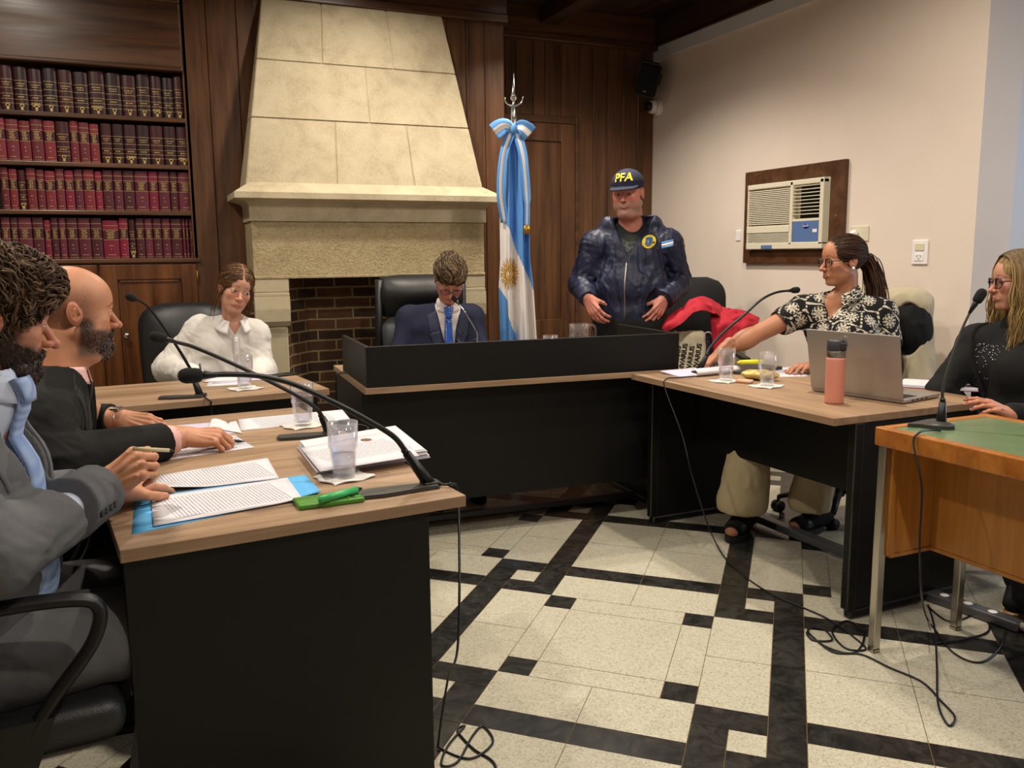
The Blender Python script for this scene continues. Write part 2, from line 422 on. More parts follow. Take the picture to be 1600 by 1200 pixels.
# unseen window added on the alcove's far side as a cool light source
mb=MB(); xw=5.1
mb.box((xw,-2.2,-.1),(xw+.15,.9,3.2)); mb.box((xw,2.5,-.1),(xw+.15,3.2,3.2)); mb.box((xw,.9,-.1),(xw+.15,2.5,.9)); mb.box((xw,.9,2.4),(xw+.15,2.5,3.2))
S('wall_far_right',mb,'white_paint_cool')
mb=MB()
for a,b in (((xw+.03,.9,.9),(xw+.09,.96,2.4)),((xw+.03,2.44,.9),(xw+.09,2.5,2.4)),((xw+.03,.9,.9),(xw+.09,2.5,.96)),((xw+.03,.9,2.34),(xw+.09,2.5,2.4)),((xw+.03,1.67,.9),(xw+.09,1.73,2.4))): mb.box(a,b,.004)
wn=S('added_window_1',mb,'switch_white'); mb=MB(); mb.box((xw+.055,.95,.95),(xw+.06,2.45,2.35)); mb.build('pane','glass',wn)
mb=MB(); mb.box((-3.2,-2.2,-.1),(-3.0,WY+.4,3.2)); S('wall_left',mb,'plaster')
mb=MB(); mb.box((-3.2,-2.4,-.1),(5.25,-2.2,3.2)); S('wall_behind',mb,'plaster')
mb=MB(); mb.box((-3.2,WD+.06,-.1),(4,WD+.2,3.2)); S('wall_back',mb,'panel_wood')
# ceiling boards, joists
mb=MB()
for i in range(22): mb.box((-3.2+.4*i+.002,-2.3,CEIL),(-3.2+.4*(i+1)-.002,6.0,CEIL+.05))
S('ceiling',mb,'beam_wood_y')
mb=MB(); mb.box((.2,WY-.03,2.83),(XE+.012,WY+.03,3.02),.004); mb.box((.2,WY-.045,2.776),(XE+.015,WY+.03,2.83),.006); S('trim_3',mb,'panel_wood_h')
mb=MB(); mb.box((XE,WD-.05,2.835),(WX-.03,WD+.02,3.02),.004); mb.box((XE,WD-.07,2.79),(WX-.012,WD+.02,2.835),.006); S('trim_4',mb,'panel_wood_h')
mb=MB(); mb.box((2.72,4.2,2.90),(2.86,WD-.05,3.03),.004); S('trim_5',mb,'beam_wood_y')

# ---- bookcase
bc=thing('bookcase','built-in dark wood bookcase with four shelves of red law volumes above cupboards','bookcase',(0,0,0))
LX=-1.75
mb=MB(); mb.box((LX,WY,0),(LX+.05,WY+.35,2.78)); mb.box((.325,WY-.0,1.285),(.352,WY+.35,2.78),.003); mb.box((LX,WY+.33,1.25),(.33,WY+.36,2.8)); mb.build('side_panel','panel_wood',bc)
SH=[1.297,1.563,1.822,2.083]
for z in SH: 
    mb=MB(); mb.box((LX,WY-(.02 if z<1.3 else 0),z-.024),(.326 if z>1.3 else .36,WY+.33,z),.004); mb.build('shelf','panel_wood_h',bc)
mb=MB(); mb.box((LX,WY-.012,2.345),(.327,WY+.03,2.71),.002); mb.box((LX,WY-.03,2.335),(.327,WY+.03,2.36),.008); mb.box((LX,WY-.03,2.70),(.33,WY+.04,3.0),.006); mb.build('top_panel','panel_wood_h',bc)
mb=MB(); mb.box((LX,WY+.012,0),(.33,WY+.33,1.273)); mb.build('cupboard','cabinet_wood',bc)
for (a,b,hs) in ((-.175,.335,0),(-.70,-.19,1),(-1.22,-.71,0)):
    mb=MB(); zt,zb=1.262,.12; w=.085
    mb.box((a,WY-.012,zb),(a+w,WY+.012,zt),.003); mb.box((b-w,WY-.012,zb),(b,WY+.012,zt),.003); mb.box((a+w,WY-.012,zt-w),(b-w,WY+.012,zt),.003); mb.box((a+w,WY-.012,zb),(b-w,WY+.012,zb+w),.003)
    mb.box((a+w,WY-.002,zb+w),(b-w,WY+.012,zt-w)); mb.box((a+w+.004,WY-.009,zb+w+.004),(a+w+.016,WY,zt-w-.004),.002); mb.box((b-w-.016,WY-.009,zb+w+.004),(b-w-.004,WY,zt-w-.004),.002); mb.box((a+w+.004,WY-.009,zt-w-.016),(b-w-.004,WY,zt-w-.004),.002)
    d=mb.build('cupboard_door','cabinet_wood',bc)
    mb=MB(); kx=a+.112 if not hs else b-.050; mb.lathe([(.006,0),(.006,.01),(.016,.014),(.018,.02),(.012,.027),(.002,.028)],16,Matrix.Translation((kx,WY-.012,.862))@Matrix.Rotation(PI/2,4,'X')); mb.build('knob','steel',d)
    hx=b+.003 if not hs else a-.003
    for hz in (1.19,.2): mb=MB(); mb.tube([(hx,WY-.016,hz-.035),(hx,WY-.016,hz+.035)],.005); mb.build('hinge','gold',d)
# ---- books
def book_mesh(kind,w,h,cidx):
    """spine faces -y; origin at bottom centre of the spine"""
    cols={'dark':['2c1114','35141a','261016','3b1418'],'red':['6c2029','60202a','76262f','6a2430'],'wine':['4e1c28','58202e','461a24','602434'],'pink':['7c1c36','741c32']}
    key='book_%s%d'%(kind,cidx)
    if key not in MATS: plain(key,cols[kind][cidx%len(cols[kind])],.38,var=.2,scale=14)
    k2='book_label%d'%(cidx%2)
    if k2 not in MATS: plain(k2,['3a0f18','481420'][cidx%2],.4)
    R=random.Random(cidx*31+int(w*1e4)); dp=.19
    mb=MB(); n=7; prof=[]
    for i in range(n+1):
        a=PI*i/n; prof.append((-math.cos(a)*w/2, -math.sin(a)*(.010 if kind!='dark' else .016)))
    prof2=prof+[(w/2,dp),(w/2-.004,dp),(w/2-.004,.02),(-w/2+.004,.02),(-w/2+.004,dp),(-w/2,dp)]
    mb.prism(prof2,0,h)
    mb.mi=1; mb.box((-w/2+.005,.015,.004),(w/2-.005,dp-.006,h-.005))
    def band(z0,z1,mi,f=1.0,off=.0007):
        mb.mi=mi; pr=[(x*f,y-off) for x,y in prof if True]
        for (x0,y0),(x1,y1) in zip(pr,pr[1:]):
            mb.face([(x0,y0,z0),(x1,y1,z0),(x1,y1,z1),(x0,y0,z1)])
    def marks(z,hh,f,n=1):   # a short row of gilt lettering
        mb.mi=2; x=-w/2*f; hh*=.75
        while x<w/2*f-.004:
            g=R.uniform(.004,.011); x1=min(x+g,w/2*f)
            y=-math.sqrt(max(0,1-(abs(x)/(w/2))**2))*(.010 if kind!='dark' else .016)-.0012; y1=-math.sqrt(max(0,1-(abs(x1)/(w/2))**2))*(.010 if kind!='dark' else .016)-.0012
            mb.face([(x,y,z),(x1,y1,z),(x1,y1,z+hh),(x,y,z+hh)]); x=x1+R.uniform(.0015,.004)
    if kind=='dark':
        for z in (.50,.685,.255,.37): band(h*z,h*z+.002,2)
        marks(h*.61,.006,.6); marks(h*.56,.005,.45); marks(h*.305,.007,.5)
        band(h*.16,h*.16+.002,2)
        if cidx%4==1: marks(h*.16,.012,.75); marks(h*.11,.010,.6)
        mb.mi=2; mb.box((-.006,-.0185,.004),(.006,-.0162,.030)); mb.box((-.010,-.0185,.022),(.010,-.0165,.034))
    else:
        band(h*.50,h*.74,3,1.0,.0006); band(h*.86,h*.86+.002,2); band(h*.49,h*.49+.0022,2); band(h*.745,h*.745+.0022,2)
        for q,z in enumerate((.70,.665,.63,.595,.56,.525)): marks(h*z,.0055,(.55,.35,.5,.3,.5,.42)[q])
        marks(h*.33,.006,.22); marks(h*.24,.005,.12); marks(h*.09,.005,.5); band(h*.03,h*.03+.0015,2)
    return mb,['book_%s%d'%(kind,cidx),'paper_white','gilt',k2]
rows=[(3,[0,22,45,67,91,115,139,165,190,213,235,253,271,287],'D'*13,150,'top shelf'),
 (2,[-9,9,30,48,68,87,109,123,140,155,157,175,193,213,234,255,275,297],'RRRRRDRRR-DDDDDDD',217,'second shelf'),
 (1,[1,14,28,41,57,70,87,101,116,130,148,160,177,192,210,232,247,265,278,301],'RRDRRRRPWRPWWWWPWWW',290,'third shelf'),
 (0,[-14,2,17,29,51,69,80,92,104,122,142,160,186,201,212,226,239,253,267,285,290,296,302,307],'DWWWWPWWWWWPPDWWWWWWWWW',366,'bottom shelf')]
ordn=['rightmost','second from the right','third from the right','fourth from the right','fifth from the right','sixth from the right','seventh from the right','eighth from the right','ninth from the right','tenth from the right','eleventh from the right','twelfth from the right','thirteenth from the right','fourteenth from the right','fifteenth from the right','sixteenth from the right','seventeenth from the right','eighteenth from the right','nineteenth from the right','twentieth from the right','twenty-first from the right','twenty-second from the right','twenty-third from the right','twenty-fourth from the right']
for si,edges,kinds,py,nm in rows:
    ks=[(edges[i],edges[i+1],kinds[i]) for i in range(len(kinds)) if kinds[i]!='-']; n=len(ks)
    for i,(a,b,k) in enumerate(ks):
        xa,xb=[atY(p,py,WY+.025)[0] for p in (a,b)]
        kind={'D':'dark','R':'red','W':'wine','P':'pink'}[k]; w=xb-xa-.0025
        h={3:.232,2:.222,1:.222,0:.224}[si]-(.006*((i*7)%3) if kind!='wine' else 0)
        if kind=='dark' and si==2: h=.215
        mb,ms=book_mesh(kind,w,h,(i*5+si)%4 if kind!='pink' else i%2)
        o=mb.build('law_book',ms); o.location=((xa+xb)/2,WY+.035,SH[si]+.0005)
        cn={'dark':'dark maroon','red':'brick red','wine':'wine red','pink':'crimson'}[kind]
        wd='thick' if w>.072 else ('thin' if w<.045 else 'mid-width')
        tag(o,'%s %s law volume, %s on the %s'%(wd,cn,ordn[n-1-i],nm),'book','law volumes on the '+nm)

# ---- fireplace
fp=thing('fireplace','pale limestone fireplace with tapering hood, moulded mantel and brick firebox','fireplace',(1.32,5.3,0))
def ch(mb,name,mats): 
    o=mb.build(name,mats,fp); o.matrix_parent_inverse=Matrix.Translation((-1.32,-5.3,0)); return o
# hood: truncated pyramid leaning back to the wall, courses of slabs
def hoodpt(u,z):
    t=(z-1.70)/(2.776-1.70); xl=.604+(.778-.604)*t; xr=2.028+(1.868-2.028)*t; y=5.10+(5.36-5.10)*t
    return Vector((xl+(xr-xl)*u,y,z))
zs=[1.70,2.08,2.415,2.776]; joints=[[.36,.69],[.52],[.31,.67]]
mb=MB()
for r in range(3):
    us=[0]+joints[r]+[1]
    for a,b in zip(us,us[1:]):
        g=.0022; ga,gb=(g if a>0 else 0),(g if b<1 else 0)
        z0,z1=zs[r]+(.002 if r else 0),zs[r+1]-.002
        P=[hoodpt(a+ga,z0),hoodpt(b-gb,z0),hoodpt(b-gb,z1),hoodpt(a+ga,z1)]
        Q=[Vector((p[0],WY+.0,p[2])) for p in P]; vs=[mb.bm.verts.new(p) for p in P+Q]
        fs=[mb.bm.faces.new([vs[i] for i in q]) for q in ((0,1,2,3),(7,6,5,4),(0,4,5,1),(1,5,6,2),(2,6,7,3),(3,7,4,0))]
        bmesh.ops.recalc_face_normals(mb.bm,faces=fs)
        bmesh.ops.bevel(mb.bm,geom=[e for e in set(e for f in fs for e in f.edges)],offset=.004,segments=2,affect='EDGES')
ch(mb,'hood','stone')
mb=MB(); t=.006
P=[hoodpt(.002,1.70),hoodpt(.998,1.70),hoodpt(.998,2.77),hoodpt(.002,2.77)]; P=[p+Vector((0,.008,0)) for p in P]; Q=[Vector((p[0],WY,p[2])) for p in P]
vs=[mb.bm.verts.new(p) for p in P+Q]; fs=[mb.bm.faces.new([vs[i] for i in q]) for q in ((0,1,2,3),(7,6,5,4),(0,4,5,1),(1,5,6,2),(2,6,7,3),(3,7,4,0))]; bmesh.ops.recalc_face_normals(mb.bm,faces=fs)
ch(mb,'hood_mortar','stone_pale')
# mantel: profile swept round three sides
prof=[(0,1.50),(.012,1.50),(.012,1.585),(.02,1.600),(.045,1.612),(.075,1.618),(.095,1.622),(.095,1.655),(0.0,1.715)]
mb=MB()
def ring(o,z): return [Vector((.625-o,WY-.0,z)),Vector((.625-o,5.10-o,z)),Vector((2.03+o,5.10-o,z)),Vector((2.03+o,WY-.0,z))]
R_=[[mb.bm.verts.new(p) for p in ring(o,z)] for o,z in prof]; fs=[]
for A,B in zip(R_,R_[1:]):
    for i in range(3): fs.append(mb.bm.faces.new((A[i],A[i+1],B[i+1],B[i])))
fs.append(mb.bm.faces.new(R_[-1])); fs.append(mb.bm.faces.new(R_[0][::-1])); bmesh.ops.recalc_face_normals(mb.bm,faces=fs)
ch(mb,'mantel','stone')
mb=MB(); mb.box((.622,5.10,1.19),(2.03,WY+.0,1.502),.004); mb.box((.618,5.096,1.174),(2.034,WY,1.192),.004); ch(mb,'lintel','stone_rough')
# jambs left and right: stepped corbel and pier
for x0,x1,sg in ((.618,.815,1),(1.83,2.034,-1)):
    mb=MB(); pr=[(5.10,1.174),(5.10,1.10),(5.105,1.095),(5.085,1.09)]
    mb.box((x0,5.10,1.098),(x1,WY,1.174),.004); mb.box((x0,5.093,1.075),(x1,WY,1.096),.004)
    mb.prism([(5.09,1.075),(5.085,1.0),(5.09,.93),(5.115,.90),(WY,.90),(WY,1.075)],x0,x1,'X')
    mb.box((x0+.01,5.12,0),(x1-.012,WY,.90),.012)
    ch(mb,'jamb','stone_pale')
# brick firebox (hearth splays inward)
mb=MB(); yb=5.385
mb.prism([(.60,5.14),(.815,5.14),(.815,5.20),(.97,yb),(1.70,yb),(1.83,5.20),(1.83,5.14),(2.03,5.14),(2.03,yb+.012),(.60,yb+.012)],0.0,1.174)
ch(mb,'firebox','brick')
mb=MB(); mb.box((.55,5.04,0),(2.1,5.14,.04),.006); ch(mb,'hearth','stone_pale')

# ---- wall fittings
# air conditioner in its wooden frame (wall x=WX, faces -x). local: u along -y (left to right in view), v up
ac=thing('air_conditioner','cream air conditioner with blue control panel in a brown wooden frame on the white wall','air conditioner',(WX,4.21,1.52))
def acb(name,mats,parent=ac):
    return lambda mb: mb.build(name,mats,parent)
Y0,Y1,Z0_,Z1_=4.636,3.772,1.233,1.812   # left edge, right edge, bottom, top
def L(u,d,v): return (-d,(Y0-u)-4.21,Z0_+v-1.52)   # u from left edge, d out of wall, v up
Wf,Hf=Y0-Y1,Z1_-Z0_
ui0,ui1,vi0,vi1=.062,.755,.082,.495
mb=MB(); mb.box(L(0,0,0),L(ui0,.028,Hf),.003); mb.box(L(ui1,0,0),L(Wf,.028,Hf),.003); mb.box(L(ui0,0,vi1),L(ui1,.027,Hf),.003); mb.box(L(ui0,0,0),L(ui1,.027,vi0),.003)
fr=mb.build('frame','ac_wood',ac)
for u in (.03,.81): mb=MB(); mb.sphere(L(u,.029,.27),.005); mb.build('screw','chrome',fr)
mb=MB(); mb.box(L(ui0,0,vi0),L(ui1,.02,vi1)); 
mb.box(L(ui0+.005,.02,vi0+.005),L(ui1-.015,.06,vi0+.045),.004); mb.box(L(ui0+.005,.02,vi0+.105),L(ui0+.41,.06,vi0+.150),.004)
mb.box(L(ui0+.005,.02,vi1-.035),L(ui1-.015,.06,vi1-.004),.005); mb.box(L(ui1-.045,.02,vi0+.03),L(ui1-.015,.06,vi1-.01),.004); mb.box(L(ui0+.40,.02,vi0+.03),L(ui0+.425,.06,vi1-.01),.004)
mb.box(L(ui0+.005,.02,vi0+.02),L(ui0+.014,.058,vi1-.02),.003); mb.box(L(ui0+.425,.02,vi0+.165),L(ui1-.03,.058,vi0+.18),.003)
mb.box(L(ui0+.41,.02,vi0+.03),L(ui0+.425,.056,vi0+.17),.002)
mb.build('casing','ac_cream',ac)
mb=MB()
n=19
for i in range(n):
    v=vi0+.158+i*(vi1-.04-vi0-.158)/n; mb.box(L(ui0+.01,.022,v),L(ui0+.405,.056,v+.0065),.001,seg=1)
for i in range(7):
    v=vi0+.048+i*.0082; mb.box(L(ui0+.01,.022,v),L(ui0+.40,.056,v+.0045))
mb.build('intake_grille','ac_cream',ac)
mb=MB(); mb.box(L(ui0+.455,.0205,vi0+.185),L(ui1-.045,.023,vi1-.035)); mb.build('outlet_recess','dark_void',ac)
mb=MB()
for i in range(9):
    v=vi0+.205+i*.0205; mb.box(L(ui0+.425,.03,v),L(ui1-.045,.054,v+.0045),.001,seg=1)
mb.build('outlet_louvre','ac_cream',ac)
mb=MB(); mb.box(L(ui0+.43,.02,vi0+.045),L(ui1-.05,.0575,vi0+.165),.002); cp=mb.build('control_panel','ac_blue',ac)
mb=MB(); Mx=Matrix.Translation(L(ui0+.545,.058,vi0+.138))@Matrix.Rotation(-PI/2,4,'Y')@Matrix.Diagonal((.55,1,1,1)); mb.lathe([(.027,0),(.027,.002),(.001,.0022)],24,Mx); bd=mb.build('badge','ac_blue_dark',cp)
mb=MB(); 
mb.box(L(ui0+.60,.0575,vi0+.10),L(ui0+.635,.0585,vi0+.118)); mb.build('sticker','switch_white',cp)
mb=MB(); mb.box(L(ui0+.155,.06,vi0+.008),L(ui0+.255,.063,vi0+.030),.001); mb.build('front_badge','ac_blue',ac)
def text(s,size,mat,parent,Mx,name='lettering',ext=.0006,align='CENTER',bold=0):
    cu=bpy.data.curves.new(name,'FONT'); cu.body=s; cu.size=size; cu.extrude=ext; cu.align_x=align; cu.align_y='CENTER'; cu.resolution_u=3; cu.offset=bold
    to=bpy.data.objects.new(name,cu); COL.objects.link(to)
    dg=bpy.context.evaluated_depsgraph_get(); me=bpy.data.meshes.new_from_object(to.evaluated_get(dg)); bpy.data.objects.remove(to)
    me.materials.clear(); me.materials.append(MATS[mat]); o=bpy.data.objects.new(name,me); COL.objects.link(o); o.parent=parent; o.matrix_local=Mx; return o
# local text frame on white wall: x-> -y, y-> z, normal -> -x
TW=Matrix(((0,0,-1,0),(-1,0,0,0),(0,1,0,0),(0,0,0,1)))
text('Carrier',.017,'switch_white',bd,Matrix.Translation(L(ui0+.545,.0605,vi0+.138))@TW)
# electrical plates
def plate(y,z,w,h,d,mat): mb=MB(); mb.box((-d,-w/2,-h/2),(0,w/2,h/2),.004); return mb
sw=thing('wall_switch','white double plate with a switch above a power socket on the white wall','switch',(WX,3.255,1.295))
plate(0,0,.098,.125,.009,0).build('plate','switch_white',sw)
mb=MB(); mb.box((-.013,-.028,.008),(-.008,.028,.045),.002); mb.build('rocker','cream_plastic',sw)
mb=MB(); mb.box((-.012,-.028,-.045),(-.008,.028,-.008),.002); s2=mb.build('socket','switch_white',sw)
mb=MB(); 
for dy,dz,a in ((.01,-.02,.5),(-.01,-.02,-.5),(0,-.035,0)): mb.box((-.0125,-.0015,-.006),(-.0121,.0015,.006),0,Matrix.Translation((0,dy,dz))@Matrix.Rotation(a,4,'X'))
mb.build('slot','dark_void',s2)
p=atX(1344,365,WX); so=thing('power_socket','cream wall socket right of the air conditioner with its white plug pushed in','socket',p)
plate(0,0,.13,.085,.008,0).build('plate','cream_plastic',so)
mb=MB(); mb.lathe([(.022,0),(.022,.02),(.014,.03),(.01,.04)],16,Matrix.Translation((-.008,.025,.0))@Matrix.Rotation(-PI/2,4,'Y')); mb.build('plug','switch_white',so)
mb=MB(); mb.tube(curve_pts([(-.035,.03,0),(-.05,.02,-.05),(-.012,-.03,-.15),(-.008,-.05,-.4),(-.008,-.05,-.9),(-.008,-.05,-1.3)]),.005); mb.build('cord','cable_grey',so)
p=atX(1157,368,WX); o=plate(0,0,.05,.07,.009,0).build('blank_plate','switch_white'); o.location=p+Vector((.003,.02,0)); tag(o,'small blank white wall plate left of the air conditioner frame','wall plate')
# loudspeaker and dome camera in the corner
sp=thing('loudspeaker','small black loudspeaker mounted high in the corner by the white wall','speaker',atY(1012,125,5.60)); sp.rotation_euler=(math.radians(16),math.radians(14),math.radians(-32))
mb=MB(); mb.prism([(-.075,-.085),(.085,-.085),(.06,.085),(-.055,.085)],-.11,.125); bmesh.ops.bevel(mb.bm,geom=mb.bm.edges[:],offset=.014,segments=3,affect='EDGES'); mb.build('cabinet','black_plastic',sp)
mb=MB(); mb.box((-.066,-.094,-.095),(.075,-.08,.11),.01); gr_=mb.build('grille','foam_black',sp)
mb=MB(); mb.box((-.012,-.0965,-.075),(.012,-.0935,-.068),.001); mb.build('logo','gilt',gr_)
mb=MB(); mb.tube([(.02,.08,0),(.06,.14,.01)],.014); mb.box((.0,.12,-.035),(.09,.135,.045),.004); mb.build('bracket','black_plastic',sp)
cc=thing('security_camera','white dome security camera on the white wall beneath the black loudspeaker','camera',Vector((WX+.003,5.705,2.385)))
RX=Matrix.Rotation(-PI/2,4,'Y'); mb=MB(); mb.lathe([(.062,0),(.062,.018),(.055,.035),(.05,.038)],28,RX); mb.build('base','switch_white',cc)
mb=MB(); mb.lathe([(.046,.036),(.05,.06),(.046,.078),(.034,.085)],24,RX); mb.build('ring','switch_white',cc)
mb=MB(); mb.lathe([(.036,.08),(.034,.1),(.022,.113),(.002,.118)],24,RX); mb.build('dome','black_plastic',cc)
# ================================================================ DESKS
def desk_loc(o): return o
R_=math.radians
bench=thing('judge_bench','long wood-topped black bench with a raised black screen, before the man in navy suit','desk',(.866,3.569,0),R_(-3.2))
mb=MB(); mb.box((0,0,.715),(1.56,.86,.742),.002); mb.build('tabletop','desk_wood',bench)
mb=MB(); mb.box((.010,.006,.7422),(1.535,.030,.918),.0015); mb.box((.010,.030,.7422),(.030,.62,.918),.0015); mb.box((1.515,.030,.7422),(1.535,.62,.918),.0015); mb.build('raised_screen','black_laminate',bench)
mb=MB(); mb.box((.02,.075,.19),(1.52,.10,.715),.001); mb.build('front_panel','black_laminate',bench)
for x in (0.0,1.505): mb=MB(); mb.box((x,.065,.03),(x+.028,.80,.715),.001); mb.build('end_panel','black_laminate',bench)
mb=MB(); mb.box((.03,.36,.0),(1.5,.40,.035),.008); mb.build('foot_rail','rail_grey',bench)
mb=MB(); mb.box((1.50,.05,0.0),(1.54,.84,.03),.006); mb.box((-.005,.05,0),(.035,.84,.03),.006); mb.build('lit_floor_strip','rail_grey',bench)  # bright metal strips standing in for lit floor seen under the end panels

rd=thing('right_desk','wood-topped black desk on the right holding the laptop and the pink bottle','desk',(2.14,2.193,0),R_(1.4)); rd.name='meeting_desk'
mb=MB(); mb.box((0,0,.715),(.80,1.26,.742),.002); mb.build('tabletop','desk_wood_y',rd)
for y in (.0,1.235):
    mb=MB(); mb.box((.14,y+.005,.035),(.72,y+.03,.715),.001); mb.mi=1; mb.box((.105,y-.0+.002,.035),(.145,y+.035,.715),.004); mb.box((.12,y+.0,.0),(.68,y+.035,.035),.008); mb.build('end_panel',['black_laminate','mic_grey'],rd)
mb=MB(); mb.box((.36,.03,.375),(.385,1.235,.715),.001); mb.build('modesty_panel','black_laminate',rd)
mb=MB(); mb.box((.53,.03,.02),(.59,1.235,.055),.008); mb.build('foot_rail','rail_grey',rd)

ld=thing('meeting_desk','wood-topped black desk in the left foreground with papers, blue folder and two microphones','desk',(-.062,1.766,0),R_(6))
mb=MB(); mb.box((0,0,.715),(.746,1.40,.742),.002); mb.build('tabletop','desk_wood',ld)
mb=MB(); mb.box((.006,.012,0.03),(.655,.037,.715),.001); mb.mi=1; mb.box((.02,.01,0),(.64,.04,.03),.006); mb.build('end_panel',['black_laminate','rail_grey'],ld)
mb=MB(); mb.box((.006,1.36,0.03),(.655,1.385,.715),.001); mb.mi=1; mb.box((.02,1.36,0),(.64,1.39,.03),.006); mb.build('end_panel',['black_laminate','rail_grey'],ld)
mb=MB(); mb.box((.40,.037,.32),(.425,1.36,.715),.001); mb.build('modesty_panel','black_laminate',ld)

sd=thing('meeting_desk','wood-topped desk at the back left where the woman in the white shirt writes','desk',(.73,3.637,0),R_(6.5))
mb=MB(); mb.box((-1.45,0,.715),(0,.615,.742),.002); mb.build('tabletop','desk_wood',sd)
mb=MB(); mb.box((-1.37,.09,.28),(-.07,.115,.715),.001); mb.build('front_panel','black_laminate',sd)
for x in (-1.40,-.07): mb=MB(); mb.box((x,.03,.03),(x+.026,.585,.715),.001); mb.mi=1; mb.box((x-.003,.04,0),(x+.03,.57,.03),.005); mb.build('end_panel',['black_laminate','rail_grey'],sd)

wd=thing('writing_desk','small honey-coloured wooden desk with green writing surface and steel legs, at the right edge','desk',(2.12,2.0,0),R_(0.5))
mb=MB(); 
T,B=.752,.692
for a,b in (((0,-1.25,B),(.035,0,T)),((.475,-1.25,B),(.51,0,T)),((.035,-.035,B),(.475,0,T)),((.035,-1.25,B),(.475,-1.215,T))): mb.box(a,b,.006,seg=3)
mb.box((.035,-1.215,B),(.475,-.035,T-.012)); mb.build('tabletop_edge','honey_wood',wd)
mb=MB(); mb.box((.034,-1.216,T-.013),(.476,-.034,T-.004),.002); mb.build('writing_surface','desk_green',wd)
mb=MB(); mb.box((.05,-.042,.335),(.25,-.024,B),.002); mb.box((.232,-1.2,.335),(.252,-.042,B),.002); mb.mi=1; mb.box((.05,-.046,.322),(.254,-.02,.336),.002); mb.box((.23,-1.2,.322),(.256,-.042,.336),.002); mb.box((.04,-.046,.33),(.062,-.02,B),.002); mb.build('modesty_panel',['honey_panel','honey_wood'],wd)
for x,y in ((.012,-.036),(.40,-.03),(.012,-1.22),(.40,-1.22)):
    mb=MB(); mb.box((x,y,.012),(x+.028,y+.028,B),.003); mb.mi=1; mb.box((x,y,0),(x+.028,y+.028,.012),.002); mb.build('leg',['steel','black_rubber'],wd)

# ================================================================ CHAIRS
def slab(w,h,d,curve=.03,bul=.02,top=.7,n=14,m=22,taper=1.0,rtop=.22):
    """upholstered back: x width, z height, y thickness; returns MB. front face is -y"""
    mb=MB()
    def outline(v):   # half width at height v with round corners
        r=.13; rt=rtop
        e=1
        if v<r: e=math.sqrt(max(0,1-((r-v)/r)**2))*.35+.65
        if v>1-rt: e=math.sqrt(max(0,1-((v-1+rt)/rt)**2))*.55+.45
        return w/2*e*(taper+(1-taper)*v)
    F_=[];Bk=[]
    for j in range(m+1):
        v=j/m; hw=outline(v); rf=[];rb=[]
        for i in range(n+1):
            u=-1+2*i/n; x=hw*u; edge=(1-abs(u)**4)*(1-abs(2*v-1)**6)
            y=curve*u*u-curve*.5+.03*math.cos(v*5.5)
            rf.append(mb.bm.verts.new((x,y-d*.5*edge-.004,h*v))); rb.append(mb.bm.verts.new((x,y+d*.4*edge+.004,h*v)))
        F_.append(rf);Bk.append(rb)
    fs=[]
    for j in range(m):
        for i in range(n):
            fs.append(mb.bm.faces.new((F_[j][i],F_[j][i+1],F_[j+1][i+1],F_[j+1][i]))); fs.append(mb.bm.faces.new((Bk[j][i+1],Bk[j][i],Bk[j+1][i],Bk[j+1][i+1])))
        fs.append(mb.bm.faces.new((F_[j][n],Bk[j][n],Bk[j+1][n],F_[j+1][n]))); fs.append(mb.bm.faces.new((Bk[j][0],F_[j][0],F_[j+1][0],Bk[j+1][0])))
    for i in range(n):
        fs.append(mb.bm.faces.new((F_[m][i],F_[m][i+1],Bk[m][i+1],Bk[m][i]))); fs.append(mb.bm.faces.new((Bk[0][i],Bk[0][i+1],F_[0][i+1],F_[0][i])))
    for f in fs: f.smooth=True
    return mb
